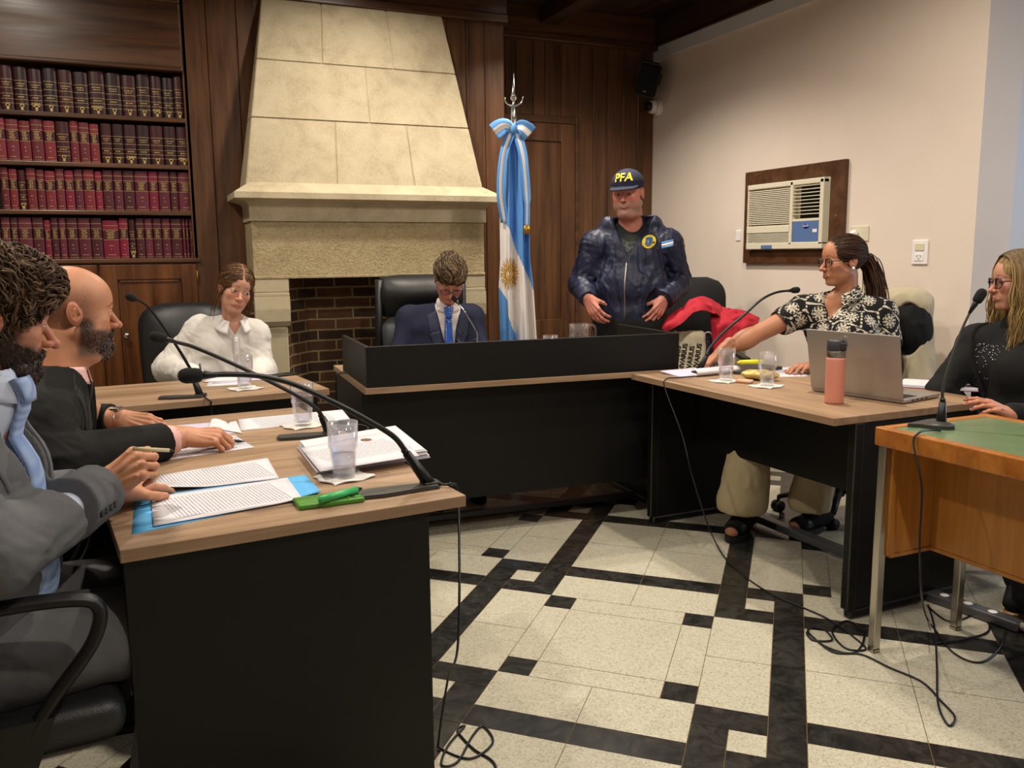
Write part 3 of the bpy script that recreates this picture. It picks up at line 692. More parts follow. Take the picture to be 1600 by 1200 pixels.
def swivel_chair(label,loc,rz,bw=.46,btop=1.05,bbot=.5,mat='leather_black',lower=None,arms='pad',group=None,seat_z=.46):
    """faces -y in its own frame"""
    t=thing('office_chair',label,'chair',loc,rz,group)
    mb=MB(); mb.box((-.25,-.25,seat_z-.09),(.25,.22,seat_z),.04,seg=4); s=mb.build('seat',mat,t)
    for f in s.data.polygons: f.use_smooth=True
    if lower:
        zc=btop-.26
        mb=slab(bw,btop-zc,.10,.02,taper=.98,rtop=.10); b=mb.build('headrest',mat,t); b.location=(0,.25,zc)
        mb=slab(bw-.01,zc-bbot+.03,.09,.02,taper=.98); b=mb.build('backrest',lower,t); b.location=(0,.245,bbot)
        for sx in (-1,1): mb=MB(); mb.tube([(sx*(bw/2+.002),.27,bbot-.02),(sx*(bw/2+.006),.28,(bbot+btop)/2),(sx*(bw/2-.0),.27,btop-.03)],[(.022,.04)]*3,10,flat=(1,0,0)); mb.build('back_frame','leather_black',t)
    else:
        b=slab(bw,btop-bbot,.09,.035,taper=.97).build('backrest',mat,t); b.location=(0,.245,bbot)
    mb=MB(); mb.tube([(0,.10,seat_z-.09),(0,.30,seat_z-.07),(0,.315,bbot+.1),(0,.30,bbot+.25)],[(.035,.012)]*4,8,flat=(1,0,0)); mb.build('back_bracket','black_plastic',t)
    if arms:
        for sx in (-1,1):
            mb=MB(); x=sx*.285
            if arms=='loop':
                pts=[(x,.16,.68),(x,-.02,.695),(x,-.17,.69),(x,-.215,.665),(x,-.20,.60),(x,-.13,.51),(x*.98,-.085,.44),(x*.95,-.07,.37)]
                mb.tube(curve_pts(pts,5),[(.022,.013)]*36,8,flat=(1,0,0)); mb.tube(curve_pts([(x,.16,.68),(x,.10,.58),(x,.03,.47),(x*.95,.03,.37)],5),[(.02,.011)]*16,8,flat=(1,0,0))
                mb.prism([(-.13,.48),(.06,.48),(.045,.36),(-.085,.36)],x-.016,x+.016,'X')
            else:
                mb.tube(curve_pts([(x*.9,-.02,seat_z-.06),(x,-.04,seat_z+.02),(x,-.02,.64)],4),[(.022,.012)]*9,8,flat=(0,1,0)); mb.box((x-.025,-.18,.64),(x+.025,.16,.668),.011)
            mb.build('armrest','black_plastic',t)
    mb=MB(); mb.tube([(0,0,.09),(0,0,.22)],.032,14); mb.tube([(0,0,.2),(0,0,seat_z-.09)],.022,14); mb.box((-.1,-.12,seat_z-.11),(.1,.12,seat_z-.09),.004); mb.build('column','black_plastic',t)
    mb=MB()
    for k in range(5):
        a=2*PI*k/5+.3; mb.tube([(0,0,.125),(.14*math.cos(a),.14*math.sin(a),.11),(.29*math.cos(a),.29*math.sin(a),.075)],[(.018,.032),(.015,.024),(.011,.017)],8,flat=(0,0,1))
    mb.build('star_base','black_plastic',t)
    for k in range(5):
        a=2*PI*k/5+.3; cx,cy=.29*math.cos(a),.29*math.sin(a); mb=MB(); 
        for o in (-.016,.016):
            mb.tube([(cx+o*1.5,cy,.027),(cx+o*.4,cy,.027)],.027,14)
        mb.tube([(cx,cy,.03),(cx,cy,.08)],.008,8); mb.build('caster','black_rubber',t)
    return t
swivel_chair('tall black leather office chair behind the woman in the white shirt',(.22,4.80,0),R_(-4),bw=.48,btop=1.055,arms=None)
swivel_chair('high-back black and grey leather office chair behind the man in navy suit',(1.53,4.67,0),R_(-6),bw=.50,btop=1.19,bbot=.55,lower='leather_grey',mat='leather_black')
swivel_chair('empty black office chair in the corner heaped with a red garment and bags',(3.22,4.50,0),R_(-28),bw=.44,btop=1.145,bbot=.56,mat='fabric_black')
swivel_chair('black office chair by the white wall with a cream waistcoat over its back',(3.17,3.20,0),R_(-84),bw=.48,btop=1.12,bbot=.5,mat='leather_black',arms=None)
swivel_chair('black office chair under the blonde woman at the right edge',(3.24,2.32,0),R_(-78),bw=.48,btop=1.0,arms=None)
swivel_chair('black office chair under the bald man in the black suit',(-.46,2.62,0),R_(96),bw=.46,btop=.96,arms=None)
c1=swivel_chair('black office chair with loop armrests under the man in the grey suit',(-.34,1.95,0),R_(95),bw=.44,btop=.92,arms='loop')
mb=MB(); mb.box((.12,-.255,.40),(.17,-.251,.425)); 
mb.build('care_tag','switch_white',c1)

# ================================================================ MICROPHONES
def mic(label,base,ang,neck,foot,plate='slab',cord=None,neck_mat='black_plastic',hs=1.0,neck_r=(.0055,.0042)):
    """base: world point of plate centre on the table; ang: direction from plate tail to the neck block"""
    t=thing('desk_microphone',label,'microphone',base,ang,'gooseneck microphones on the desks')
    inv=(Matrix.Translation(base)@Matrix.Rotation(ang,4,'Z')).inverted()
    N=[inv@Vector(p) for p in neck]
    if plate=='slab':
        fx_=max(.055,(inv@Vector(foot)).x+.012) if foot is not None else .055; mb=MB(); pr=[(-.085,-.030),(-.09,-.015),(-.092,0),(-.09,.015),(-.085,.030),(-.03,.036),(.03,.030),(fx_,.022),(fx_+.006,0),(fx_,-.022),(.03,-.030),(-.03,-.036)]
        mb.prism(pr,.001,.009); bmesh.ops.bevel(mb.bm,geom=[e for e in mb.bm.edges if abs(e.verts[0].co.z-e.verts[1].co.z)<1e-4 and e.verts[0].co.z>.005],offset=.003,segments=2,affect='EDGES'); pl=mb.build('base_plate','mic_grey',t)
        mb=MB(); mb.box((-.080,-.004,.0091),(-.072,.004,.0096)); mb.build('mark','rail_grey',pl)
    else:
        mb=MB(); mb.prism([(-.06,-.075),(-.03,-.05),(.01,-.045),(.04,-.02),(.05,0),(.04,.02),(.01,.045),(-.03,.05),(-.06,.075),(-.065,.04),(-.065,-.04)],.001,.012); mb.sphere((0,0,.006),(.04,.04,.014)); mb.build('base_plate','mic_grey',t)
    a=N[0]; d=(N[1]-N[0]).normalized(); 
    mb=MB(); s=Vector((a[0],a[1],.004)) if foot is None else inv@Vector(foot); s.z=.004; mb.tube([s-d*.002+Vector((0,0,.0)),s.lerp(a,.35),a],[(.019,.016),(.016,.014),(.0105,.0105)],12,flat=(0,1,0)); mb.tube([a,a+d*.012],.0085,12); mb.box((s[0]-.022,s[1]-.02,.001),(s[0]+.024,s[1]+.02,.014),.005); mb.build('neck_block','black_plastic',t)
    P=curve_pts(N,8); k=len(P); mb=MB(); mb.tube(P,[neck_r[0]+(neck_r[1]-neck_r[0])*i/(k-1) for i in range(k)],10); mb.build('gooseneck',neck_mat,t)
    hd=(P[-1]-P[-3]).normalized(); e=P[-1]
    mb=MB(); mb.tube([e-hd*.03*hs,e-hd*.006,e,e+hd*.012*hs],[.0045*hs,.0075*hs,.0085*hs,.0085*hs],12); mb.build('capsule','black_plastic',t)
    mb=MB(); q=[(0,.010),(.004,.0135),(.014,.0150),(.030,.0155),(.038,.013),(.043,.0085),(.045,.003)]
    mb.tube([e+hd*(.008+z)*hs for z,r in q],[r*hs for z,r in q],16); mb.build('windscreen','foam_black',t)
    return t
def lerp_px(pts,t0,t1):
    n=len(pts); return [atD(p[0],p[1],t0+(t1-t0)*i/(n-1)) for i,p in enumerate(pts)]
zt=.742
# near left desk, front microphone
b=atZ(612,770,zt); j=atZ(672,762,zt); dep=lambda p:(np.array(p)-CAM)@_f
ang=math.atan2(j[1]-b[1],j[0]-b[0])
m=mic('black gooseneck microphone nearest the camera, on the corner of the left desk',b,ang,lerp_px([(635,708),(616,683),(575,657),(520,628),(458,600),(408,588),(365,585),(322,586)],dep(j)-.01,dep(j)-.22),atZ(672,760,zt),hs=1.1,neck_r=(.0068,.006))
b2=atZ(480,683,zt); j2=atZ(520,680,zt); d2=dep(j2)
m=mic('black gooseneck microphone whose base sits behind the paper stack on the left desk',b2,math.atan2(j2[1]-b2[1],j2[0]-b2[0]),lerp_px([(503,652),(494,638),(462,617),(405,588),(350,562),(305,543),(285,537),(262,531)],d2-.01,d2-.25),atZ(516,680,zt),hs=1.0,neck_r=(.0066,.0058))
b3=atZ(285,622,zt); j3=atZ(316,621,zt); d3=dep(j3)
m=mic('slim black gooseneck microphone on the back left desk before the white-shirted woman',b3,math.atan2(j3[1]-b3[1],j3[0]-b3[0]),lerp_px([(303,592),(298,578),(280,547),(255,510),(236,485),(224,474),(212,468)],d3,d3-.25),atZ(313,620,zt),hs=.95,neck_r=(.0065,.0045))
b4=atZ(1128,583,zt)+Vector((.04,.02,0)); j4=atZ(1092,586,zt); d4=dep(j4)
m=mic('black gooseneck microphone the woman in the patterned blouse is holding',b4,math.atan2(j4[1]-b4[1],j4[0]-b4[0]),lerp_px([(1104,556),(1108,545),(1130,520),(1165,490),(1190,468),(1213,457),(1235,454)],d4,d4+.15),atZ(1090,584,zt),neck_r=(.0068,.0055))
b5=atZ(1467,668,.748)+Vector((.0,.0,0)); d5=dep(b5)
m=mic('slim gooseneck microphone with flared base on the green desk top',b5,R_(-80),lerp_px([(1473,628),(1473,610),(1480,580),(1497,530),(1512,495),(1523,476)],d5,d5-.02),None,plate='flare',neck_mat='mic_grey',hs=1.05,neck_r=(.0055,.0035))
b6=Vector((1.86,4.10,.742)); 
m=mic('slim silver gooseneck microphone on the bench before the man in navy suit',b6,R_(100),[Vector((1.86,4.11,.80))]+lerp_px([(752,541),(745,520),(728,490),(714,472)],dep(b6),dep(b6)+.12),None,neck_mat='chrome',hs=.9,neck_r=(.004,.0035))

# ================================================================ THINGS ON THE DESKS
def sheet(name,px,z,mat,label,cat='paper',group=None,thick=.0006,curl=None,nu=14,nv=8,z3=None):
    W=[atZ(p[0],p[1],z) for p in px]; c=sum(W,Vector())/4
    ax=((W[1]+W[2])/2-(W[0]+W[3])/2); ang=math.atan2(ax[1],ax[0]); inv=(Matrix.Translation((c[0],c[1],z))@Matrix.Rotation(ang,4,'Z')).inverted(); Lc=[inv@w for w in W]
    mb=MB()
    def fn(u,v):
        p=Lc[0]*(1-u)*(1-v)+Lc[1]*u*(1-v)+Lc[2]*u*v+Lc[3]*(1-u)*v
        p=Vector((p[0],p[1],(curl(u,v) if curl else 0)+.0003)); return p
    mb.grid(fn,nu,nv,thick=thick); 
    o=mb.build(name,mat); o.location=(c[0],c[1],z); o.rotation_euler=(0,0,ang); tag(o,label,cat,group); return o
sheet('folder',[(206,835),(501,772),(477,742),(211,778)],zt+.0008,'paper_blue','bright blue card folder open near the edge of the left desk','folder',thick=.0016,curl=lambda u,v:.012*max(0,u-.8)*5*(1-v)*.6)
sheet('printed_sheet',[(240,823),(472,781),(449,747),(236,778)],zt+.0032,'paper_print','printed page lying on the blue folder','paper',curl=lambda u,v:.0012+.004*max(0,u-.85)*6*(1-v))
sheet('printed_sheet',[(229,773),(436,748),(418,716),(250,743)],zt+.0024,'paper_print','printed page with curled corner between blue folder and bald man\'s page','paper',curl=lambda u,v:.001+.02*max(0,.45-u)*max(0,.5-v)*4)
sheet('printed_sheet',[(240,722),(398,699),(367,680),(250,690)],zt+.0012,'paper_print','printed page under the pen hand of the bald man','paper')
sheet('paper_sheet',[(213,700),(372,676),(352,658),(230,668)],zt+.0004,'paper_mauve','white page beneath the others between the bald man\'s hands','paper')
sheet('paper_sheet',[(376,673),(547,655),(535,640),(372,655)],zt+.0006,'paper_print','white page lying under the farther glass on the left desk','paper')
# loose crumpled edges by the hand
sheet('paper_sheet',[(325,668),(378,677),(369,659),(330,655)],zt+.003,'paper_white','small dog-eared slip between the bald man\'s hand and the far page','paper',curl=lambda u,v:.004*math.sin(u*7)*v)
# paper stack: one bound pile
W=[atZ(p[0],p[1],zt) for p in ((497,742),(671,716),(622,676),(466,702))]; c=sum(W,Vector())/4
st=thing('paper_stack','thick pile of white documents behind the misted tumbler on the left desk','papers',(c[0],c[1],zt))
for k in range(9):
    mb=MB(); rr=random.Random(k); dz=.0028; z0=.0004+k*dz; off=Vector((rr.uniform(-.004,.004),rr.uniform(-.004,.004),0)); f=1-.006*k
    mb.prism([((w-c+off)*f)[:2] for w in W],z0,z0+dz*.85); mb.build('document','paper_white' if k%3 else 'paper_mauve',st)
top=9*.0028
o=sheet('cover_page',[(500,737),(655,712),(615,672),(470,700)],zt+top+.0006,'paper_print','x'); del o['label'],o['category']; o.parent=st; o.location=Vector(o.location)-Vector(st.location)
mb=MB(); mb.lathe([(.016,.0),(.016,.0012),(.008,.0014)],20,Matrix.Translation(atZ(572,688,zt+top)-Vector(st.location)+Vector((0,0,.001)))); plain('stain','7a5038',.7); mb.build('seal_mark','stain',st)
def tumbler(label,base,h=.140,r0=.028,r1=.039,level=.45,mat='glass'):
    t=thing('drinking_glass',label,'glass',base,0,'water tumblers')
    mb=MB(); n=10; prof=[(.001,0),(r0,0),(r0+.001,.004)]
    prof+=[(r0+(r1-r0)*.5,h*.5),(r1-.002,h*.55),(r1,h)]
    inner=[(r1-.0018,h),(r1-.0045,h*.56),(r0+(r1-r0)*.5-.0035,h*.5),(r0-.003,.010),(.001,.009)]
    mb.lathe(prof+inner,20,cap=False); mb.build('tumbler',mat,t)
    if level:
        zl=h*level; rl=r0-.0032+(r1-r0)*.5*(zl/(h*.5))*1.0
        mb=MB(); mb.lathe([(.001,.0095),(r0-.0032,.0105),(rl-.0006,zl),(.001,zl)],20,cap=False); w=mb.build('water','water',t)
    return t
def napkin(label,c,ang=0,s=.062,z=zt):
    mb=MB(); rr=random.Random(int(c[0]*1000))
    def fn(u,v):
        x=(u-.5)*2*s;y=(v-.5)*2*s*.85; return (x+.006*math.sin(v*9),y+.005*math.sin(u*8),.0008+.0025*abs(math.sin(u*5+v*4))*(max(abs(u-.5),abs(v-.5))*2)**3)
    mb.grid(fn,12,12,thick=.0022); o=mb.build('paper_napkin','napkin'); o.location=(c[0],c[1],z+.0022); o.rotation_euler=(0,0,ang); tag(o,label,'napkin','napkins under the glasses'); return o
def setglass(px,lab,nlab,z=zt,**k):
    p=atZ(px[0],px[1],z); napkin(nlab,p,R_(20)); tumbler(lab,(p[0],p[1],z+.0062),**k)
setglass((538,747),'tall misted tumbler nearest the camera on the left desk','folded white napkin under the tumbler nearest the camera',level=.42,mat='glass_misted')
setglass((474,666),'half-full tumbler by the second microphone on the left desk','white napkin under the half-full tumbler by the second microphone',level=.52)
setglass((383,608),'water tumbler on the back left desk before the woman in the white shirt','white napkin under the tumbler on the back left desk',level=.35)
setglass((1134,596),'water tumbler on the right desk, the one nearer the microphone','crumpled white napkin under the right-desk tumbler nearer the microphone',level=.40)
setglass((1198,604),'water tumbler on the right desk, the one nearer the laptop','crumpled white napkin under the right-desk tumbler nearer the laptop',level=.35)
p=Vector((2.028,4.15,.742)); tumbler('short tumbler on the bench left of the glass jug, rim just above the screen',p,h=.128,r0=.034,r1=.041,level=.3)
# jug
t=thing('water_jug','clear glass jug with a handle behind the bench screen near the standing guard','jug',(2.203,4.15,.742))
mb=MB(); mb.lathe([(.001,0),(.052,0),(.055,.01),(.056,.10),(.053,.15),(.056,.182),(.0535,.183),(.050,.15),(.053,.10),(.052,.012),(.001,.01)],24,cap=False); mb.build('body','jug_glass',t)
mb=MB(); mb.lathe([(.001,.011),(.0515,.013),(.0525,.10),(.050,.13),(.001,.13)],24,cap=False); mb.build('water','water',t)
mb=MB(); mb.tube(curve_pts([(.052,-.0,.175),(.085,-.01,.17),(.095,-.012,.13),(.085,-.01,.07),(.054,0,.05)],6),.006,10); mb.build('handle','jug_glass',t)
# phones
def phone(label,c,ang,body,cam_=True,z=zt,s=(.147,.072,.009)):
    t=thing('phone',label,'phone',(c[0],c[1],z),ang); L_,W_,H_=s
    mb=MB(); mb.box((-L_/2,-W_/2,.0002),(L_/2,W_/2,H_),.004,seg=3); mb.build('case',body,t)
    if cam_:
        mb=MB(); mb.box((L_/2-.038,-W_/2+.006,H_),(L_/2-.004,-W_/2+.040,H_+.0018),.0015); cm=mb.build('camera_bump',body,t)
        for dx,dy in ((.012,.010),(.024,.026)): mb=MB(); mb.lathe([(.0062,0),(.0062,.002),(.0045,.0022)],16,Matrix.Translation((L_/2-.038+dx,-W_/2+.006+dy,H_+.0016))); mb.build('lens','black_plastic',cm)
    else: mb=MB(); mb.box((-L_/2+.004,-W_/2+.004,H_),(L_/2-.004,W_/2-.004,H_+.0004)); mb.build('screen','black_plastic',t)
    return t
pa=atZ(460,797,zt); pb=atZ(578,782,zt); pc=(pa+pb)/2; an=math.atan2(pb[1]-pa[1],pb[0]-pa[0])
phone('phone in a green case lying face down by the microphone on the left desk',pc+Vector((-.004,.026,0)),an+.02,'phone_green',s=(.150,.075,.012))
pp=atZ(472,585,zt); phone('dark phone on the far right corner of the back left desk',Vector((.60,4.14,0)),R_(20),'black_plastic')
# pens
def pen(label,a,b,r,mat,tip=None,name='pen',cap=None,cat='pen'):
    a,b=Vector(a),Vector(b); t=thing(name,label,cat,a); d=b-a
    mb=MB(); mb.tube([Vector((0,0,0)),d*.86],r,12); mb.build('barrel',mat,t)
    mb=MB(); mb.tube([d*.86,d*.92,d],[r*.95,r*.6,r*.15],12); mb.build('tip',tip or 'black_plastic',t)
    if cap: mb=MB(); mb.tube([d*-.03,d*.32],r*1.2,12); mb.build('cap',cap,t)
    return t
a=atZ(500,782,zt+.02); b=atZ(566,764,zt+.02)
pen('translucent green highlighter lying across the green phone',(a[0],a[1],zt+.0215),(b[0],b[1],zt+.0215),.0085,'marker_green',None,'highlighter',cat='highlighter')
a=atZ(1144,582,zt+.03); b=atZ(1172,572,zt+.03)
pen('yellow highlighter on the gold pouch of the right desk',(2.66,3.19,zt+.055),(2.55,3.24,zt+.052),.011,'marker_yellow','marker_yellow','highlighter',cat='highlighter')
# bottle
t=thing('water_bottle','pink steel bottle with dark flip lid standing before the laptop','bottle',atZ(1303,630,zt))
mb=MB(); mb.lathe([(.03,0),(.033,.002),(.034,.01),(.0345,.165),(.034,.172)],32); mb.build('body','pink_steel',t)
mb=MB(); mb.lathe([(.0335,.172),(.034,.174),(.034,.195),(.033,.197)],32); mb.build('steel_collar','steel',t)
mb=MB(); mb.lathe([(.034,.197),(.0345,.2),(.0335,.232),(.030,.238),(.002,.239)],32); mb.box((-.012,-.04,.205),(.012,-.028,.228),.003); mb.build('lid','bottle_lid',t)
mb=MB(); mb.tube(curve_pts([(.004,-.03,.238),(-.006,-.03,.25),(.008,-.036,.252),(.014,-.037,.24),(.016,-.04,.215)],5),.0022,8); mb.build('carry_loop','chrome',t)
# laptop (screen turned towards the woman in the blouse)
h0=atZ(1268,611,zt); h1=atZ(1412,632,zt); an=math.atan2(h1[1]-h0[1],h1[0]-h0[0]); LW=(h1-h0).length
t=thing('laptop','open silver laptop seen from behind its lid on the right desk','laptop',(h0[0],h0[1],zt),an)
mb=MB(); mb.box((0,.0,.003),(LW,.245,.017),.003); mb.mi=1; mb.box((.02,.03,.0171),(LW-.02,.12,.0176)); mb.box((LW*.32,.14,.0171),(LW*.68,.225,.0174)); mb.mi=1
for k in range(4): mb.box((LW,.05+.03*k,.007),(LW+.0004,.068+.03*k,.012))
mb.build('base',['laptop_silver','black_plastic'],t)
ML=Matrix.Translation((0,.0,.016))@Matrix.Rotation(R_(11),4,'X'); mb=MB(); mb.box((0,-.006,0),(LW,.0,.245),.003,ML); mb.mi=1; mb.box((.008,.0001,.01),(LW-.008,.0006,.237),0,ML); mb.build('lid',['laptop_silver','black_plastic'],t)
# second closed laptop and notebooks at far end
mb=MB(); mb.box((-.15,-.11,.0002),(.15,.11,.016),.004); o=mb.build('closed_laptop','mic_grey'); o.location=(2.66,3.33,zt); o.rotation_euler=(0,0,R_(8)); tag(o,'closed dark laptop lying under the reaching hand on the right desk','laptop')
t=thing('document_bundle','thick open document with a rolled-over page, far end of the right desk','papers',(2.36,3.335,zt),R_(5))
mb=MB(); mb.grid(lambda u,v:((u-.5)*.24,(v-.5)*.15+.0,.001+.012*v),8,6,thick=.005); mb.build('pages','paper_mauve',t)
mb=MB()
mb.grid(lambda u,v:(-.06+u*.26,-.085+.034*math.cos(PI*(.5+v*1.05)),.018+.017*math.sin(PI*(v*1.05-.5))),8,12,thick=.002); mb.build('rolled_page','paper_white',t)
# gold pouch, tissue packet, papers
mb=MB(); mb.sphere((0,0,.024),(.085,.045,.023),n=24)
for v in mb.bm.verts: v.co.z=max(v.co.z,.0005)+.004*math.sin(v.co.x*90)*math.sin(v.co.y*70); v.co.z=max(v.co.z,.0003)
o=mb.build('pouch','pouch_gold'); o.location=(2.505,3.02,zt); o.rotation_euler=(0,0,R_(-52)); tag(o,'slouchy gold zip pouch behind the two tumblers on the right desk','pouch')
mb=MB(); mb.box((-.035,-.022,.0002),(.035,.022,.014),.006,seg=3); plain('packet','d9a98e',.6,var=.25,scale=60); o=mb.build('tissue_packet','packet'); p=atZ(1163,598,zt); o.location=(p[0],p[1],zt); o.rotation_euler=(0,0,R_(-60)); tag(o,'small peach packet between the two tumblers on the right desk','packet')
sheet('paper_sheet',[(1180,590),(1262,588),(1250,572),(1190,576)],zt+.0006,'paper_print','page under the resting hand of the woman in the patterned blouse','paper')
t=thing('document_folder','papers in a red-edged folder behind the laptop under the blonde woman\'s hand','papers',atZ(1466,604,zt),R_(-52))
plain('red_card','8a2030',.6)
mb=MB(); mb.box((-.15,-.10,.0002),(.15,.10,.003),.001); mb.build('cover','red_card',t)
for k in range(4): mb=MB(); mb.box((-.148+.004*k,-.10+.003*k,.0032+.0025*k),(.146,.097,.0052+.0025*k)); mb.build('document','paper_white' if k%2 else 'paper_mauve',t)
# papers of the woman in the white shirt
for k,(pxs,mt) in enumerate([([(322,604),(392,600),(378,585),(330,588)],'paper_white'),([(330,600),(425,592),(432,582),(345,588)],'paper_mauve'),([(318,597),(378,594),(370,582),(328,586)],'paper_white')]):
    sheet('paper_sheet',pxs,zt+.0008+.0012*k,mt,['lowest loose sheet before the woman in the white shirt','middle loose sheet beside the phone on the back left desk','top loose sheet the woman in the white shirt is writing on'][k],'paper',nu=4,nv=3)
mb=MB(); mb.box((-.11,-.15,.0002),(.11,.15,.006),.001); o=mb.build('notepad','paper_white'); o.location=(1.60,4.12,zt); o.rotation_euler=(0,0,R_(-3)); tag(o,'white notepad on the bench before the man in the navy suit, hidden by the screen','notepad')

# ================================================================ FLAG
FT=5.0
fp0=atD(800,200,FT); base=Vector((2.065,4.70,0))
t=thing('flag_stand','light blue and white flag with golden sun on a spear-topped pole','flag',base)
mb=MB(); mb.lathe([(.15,0),(.15,.015),(.12,.03),(.03,.045),(.022,.09),(.002,.095)],28); mb.build('base','chrome',t)
mb=MB(); mb.tube([(0,0,.05),(0.0,0,2.07)],.014,14); mb.build('pole','cabinet_wood',t)
mb=MB(); mb.lathe([(.016,2.06),(.017,2.07),(.015,2.13),(.011,2.14),(.011,2.155),(.008,2.16),(.006,2.17),(.02,2.185),(.013,2.21),(.002,2.325)],16); 
mb.tube(curve_pts([(-.052,0,2.195),(-.045,0,2.165),(-.02,0,2.148),(0,0,2.145),(.02,0,2.148),(.045,0,2.165),(.052,0,2.195)],4),[.002+.004*math.sin(PI*i/24) for i in range(25)],8)
fin=mb.build('spear_finial','chrome',t); fin.matrix_local=Matrix.Rotation(-YAW,4,'Z')
m,nt=newmat('flag_blue','5b96d8',.7); m,nt=newmat('flag_white','e8e4e2',.7)
s_=FT/F; fz=lambda py:(fp0[2]-(py-200)*s_*1.005)
pw=lambda ys,xs,y: float(np.interp(y,ys,xs))
def fl_edge(y): return pw([200,230,300,336,400,445,535,640],[793,781,778,777,777,774,775,776],y),pw([200,215,260,330,400,440,535,640],[806,812,817,823,823,828,834,838],y)
cb1=lambda x: pw([777,780,793,800,824,834],[334,336,358,384,437,470],x)      # top blue above this
cb2=lambda x: pw([774,788,789,800,804,815],[445,465,490,523,538,590],x)       # lower blue below this
mb=MB(); NU,NV=56,150
def flagpt(u,v):
    y=200+v*440; l,r=fl_edge(y); x=l+(r-l)*u
    amp=(.012+.030*min(1,v*1.6)); d=amp*(math.sin(u*15+v*1.5)+.5*math.sin(u*29+1+v*2))
    return x,y,Vector(((x-800)*s_,d-.075,fz(y)))
MY=Matrix.Rotation(-YAW,4,'Z')
V=[[None]*(NV+1) for _ in range(NU+1)]; info={}
for i in range(NU+1):
    for j in range(NV+1):
        x,y,p=flagpt(i/NU,j/NV); V[i][j]=mb.bm.verts.new(p); info[(i,j)]=(x,y)
for i in range(NU):
    for j in range(NV):
        x=(info[(i,j)][0]+info[(i+1,j)][0])/2; y=(info[(i,j)][1]+info[(i,j+1)][1])/2
        f=mb.bm.faces.new((V[i][j],V[i][j+1],V[i+1][j+1],V[i+1][j])); f.smooth=True
        blue=(y<cb1(x)) or (y>cb2(x)); f.material_index=0 if blue else 1
solid(mb.bm,mb.bm.faces[:],.002)
fo=mb.build('cloth',['flag_blue','flag_white'],t); fo.matrix_local=MY
# golden sun embroidered: disc plus 32 rays following the cloth
m,nt=newmat('sun_gold','c99a2a',.5,.2)
mb=MB(); cx,cy=791,424
def onflag(x,y,o=.004):
    l,r=fl_edge(y); u=(x-l)/(r-l); p=flagpt(u,(y-200)/440)[2]; return p+Vector((0,-o,0))
for q in range(24):
    a0,a1=2*PI*q/24,2*PI*(q+1)/24
    mb.face([onflag(cx,cy,.006),onflag(cx+3.6*math.cos(a1),cy+8*math.sin(a1),.005),onflag(cx+3.6*math.cos(a0),cy+8*math.sin(a0),.005)])
for q in range(28):
    a=2*PI*q/28; w=.10; P_=[]
    for rr_ in (1,1.6,2.3,3.0):
        for sg in (-1,1): 
            aa=a+sg*w/rr_*(1.25 if rr_<3 else .4)+ (.10*math.sin(rr_*3) if q%2 else 0); P_.append(onflag(cx+5.0*rr_*math.cos(aa)*1.0,cy+8.6*rr_*math.sin(aa)*1.0,.0045))
    for k in range(3): mb.face([P_[2*k],P_[2*k+1],P_[2*k+3],P_[2*k+2]])
bmesh.ops.recalc_face_normals(mb.bm,faces=mb.bm.faces[:])
so_=mb.build('sun_emblem','sun_gold',fo)
# bow
def ribbon(path,w,mat_in=('flag_blue','flag_white'),name='ribbon',par=t,flat=(0,-1,0)):
    """striped ribbon: blue-white-blue across"""
    mb=MB(); P=[Vector(p) for p in path]; n=len(P); rows=[]
    for i,p in enumerate(P):
        tg=(P[min(i+1,n-1)]-P[max(i-1,0)]).normalized(); sd=tg.cross(Vector(flat)).normalized(); wi=w[i] if hasattr(w,'__len__') else w
        rows.append([mb.bm.verts.new(p+sd*wi*(k/6-.5)+Vector(flat)*(.006*math.cos(k*1.6))) for k in range(7)])
    for a,b in zip(rows,rows[1:]):
        for k in range(6):
            f=mb.bm.faces.new((a[k],a[k+1],b[k+1],b[k])); f.smooth=True; f.material_index=1 if k in (2,3) else 0
    solid(mb.bm,mb.bm.faces[:],.0015)
    o=mb.build(name,list(mat_in),par); o.matrix_local=MY; return o
P2=lambda x,y,d=-.05: Vector(((x-800)*s_,d-.06,fz(y)))
ribbon(curve_pts([P2(800,206),P2(785,203,-.08),P2(770,212,-.07)],6),[.03,.04,.055,.065,.075,.08,.085,.09,.095,.1,.1,.1,.1],name='bow_loop')
ribbon(curve_pts([P2(800,206),P2(812,206,-.08),P2(824,216,-.07)],6),[.03,.04,.055,.065,.075,.08,.085,.09,.095,.1,.1,.1,.1],name='bow_loop')
ribbon(curve_pts([P2(797,208),P2(784,245,-.06),P2(779,300,-.05),P2(785,345,-.02)],6),.050,name='bow_tail')
ribbon(curve_pts([P2(803,208),P2(814,250,-.07),P2(819,310,-.06),P2(819,352,-.05)],6),[.05]*7+[.045]*6+[.03]*6,name='bow_tail')
mb=MB(); mb.sphere(P2(800,207,-.06),(.022,.02,.028)); k_=mb.build('bow_knot','flag_blue',t); k_.matrix_local=MY
mb=MB()
for k in range(9): mb.tube([P2(815+k,350,-.05),P2(814.5+k,364,-.05)],.0022,6)
o=mb.build('gold_fringe','gold',t); o.matrix_local=MY

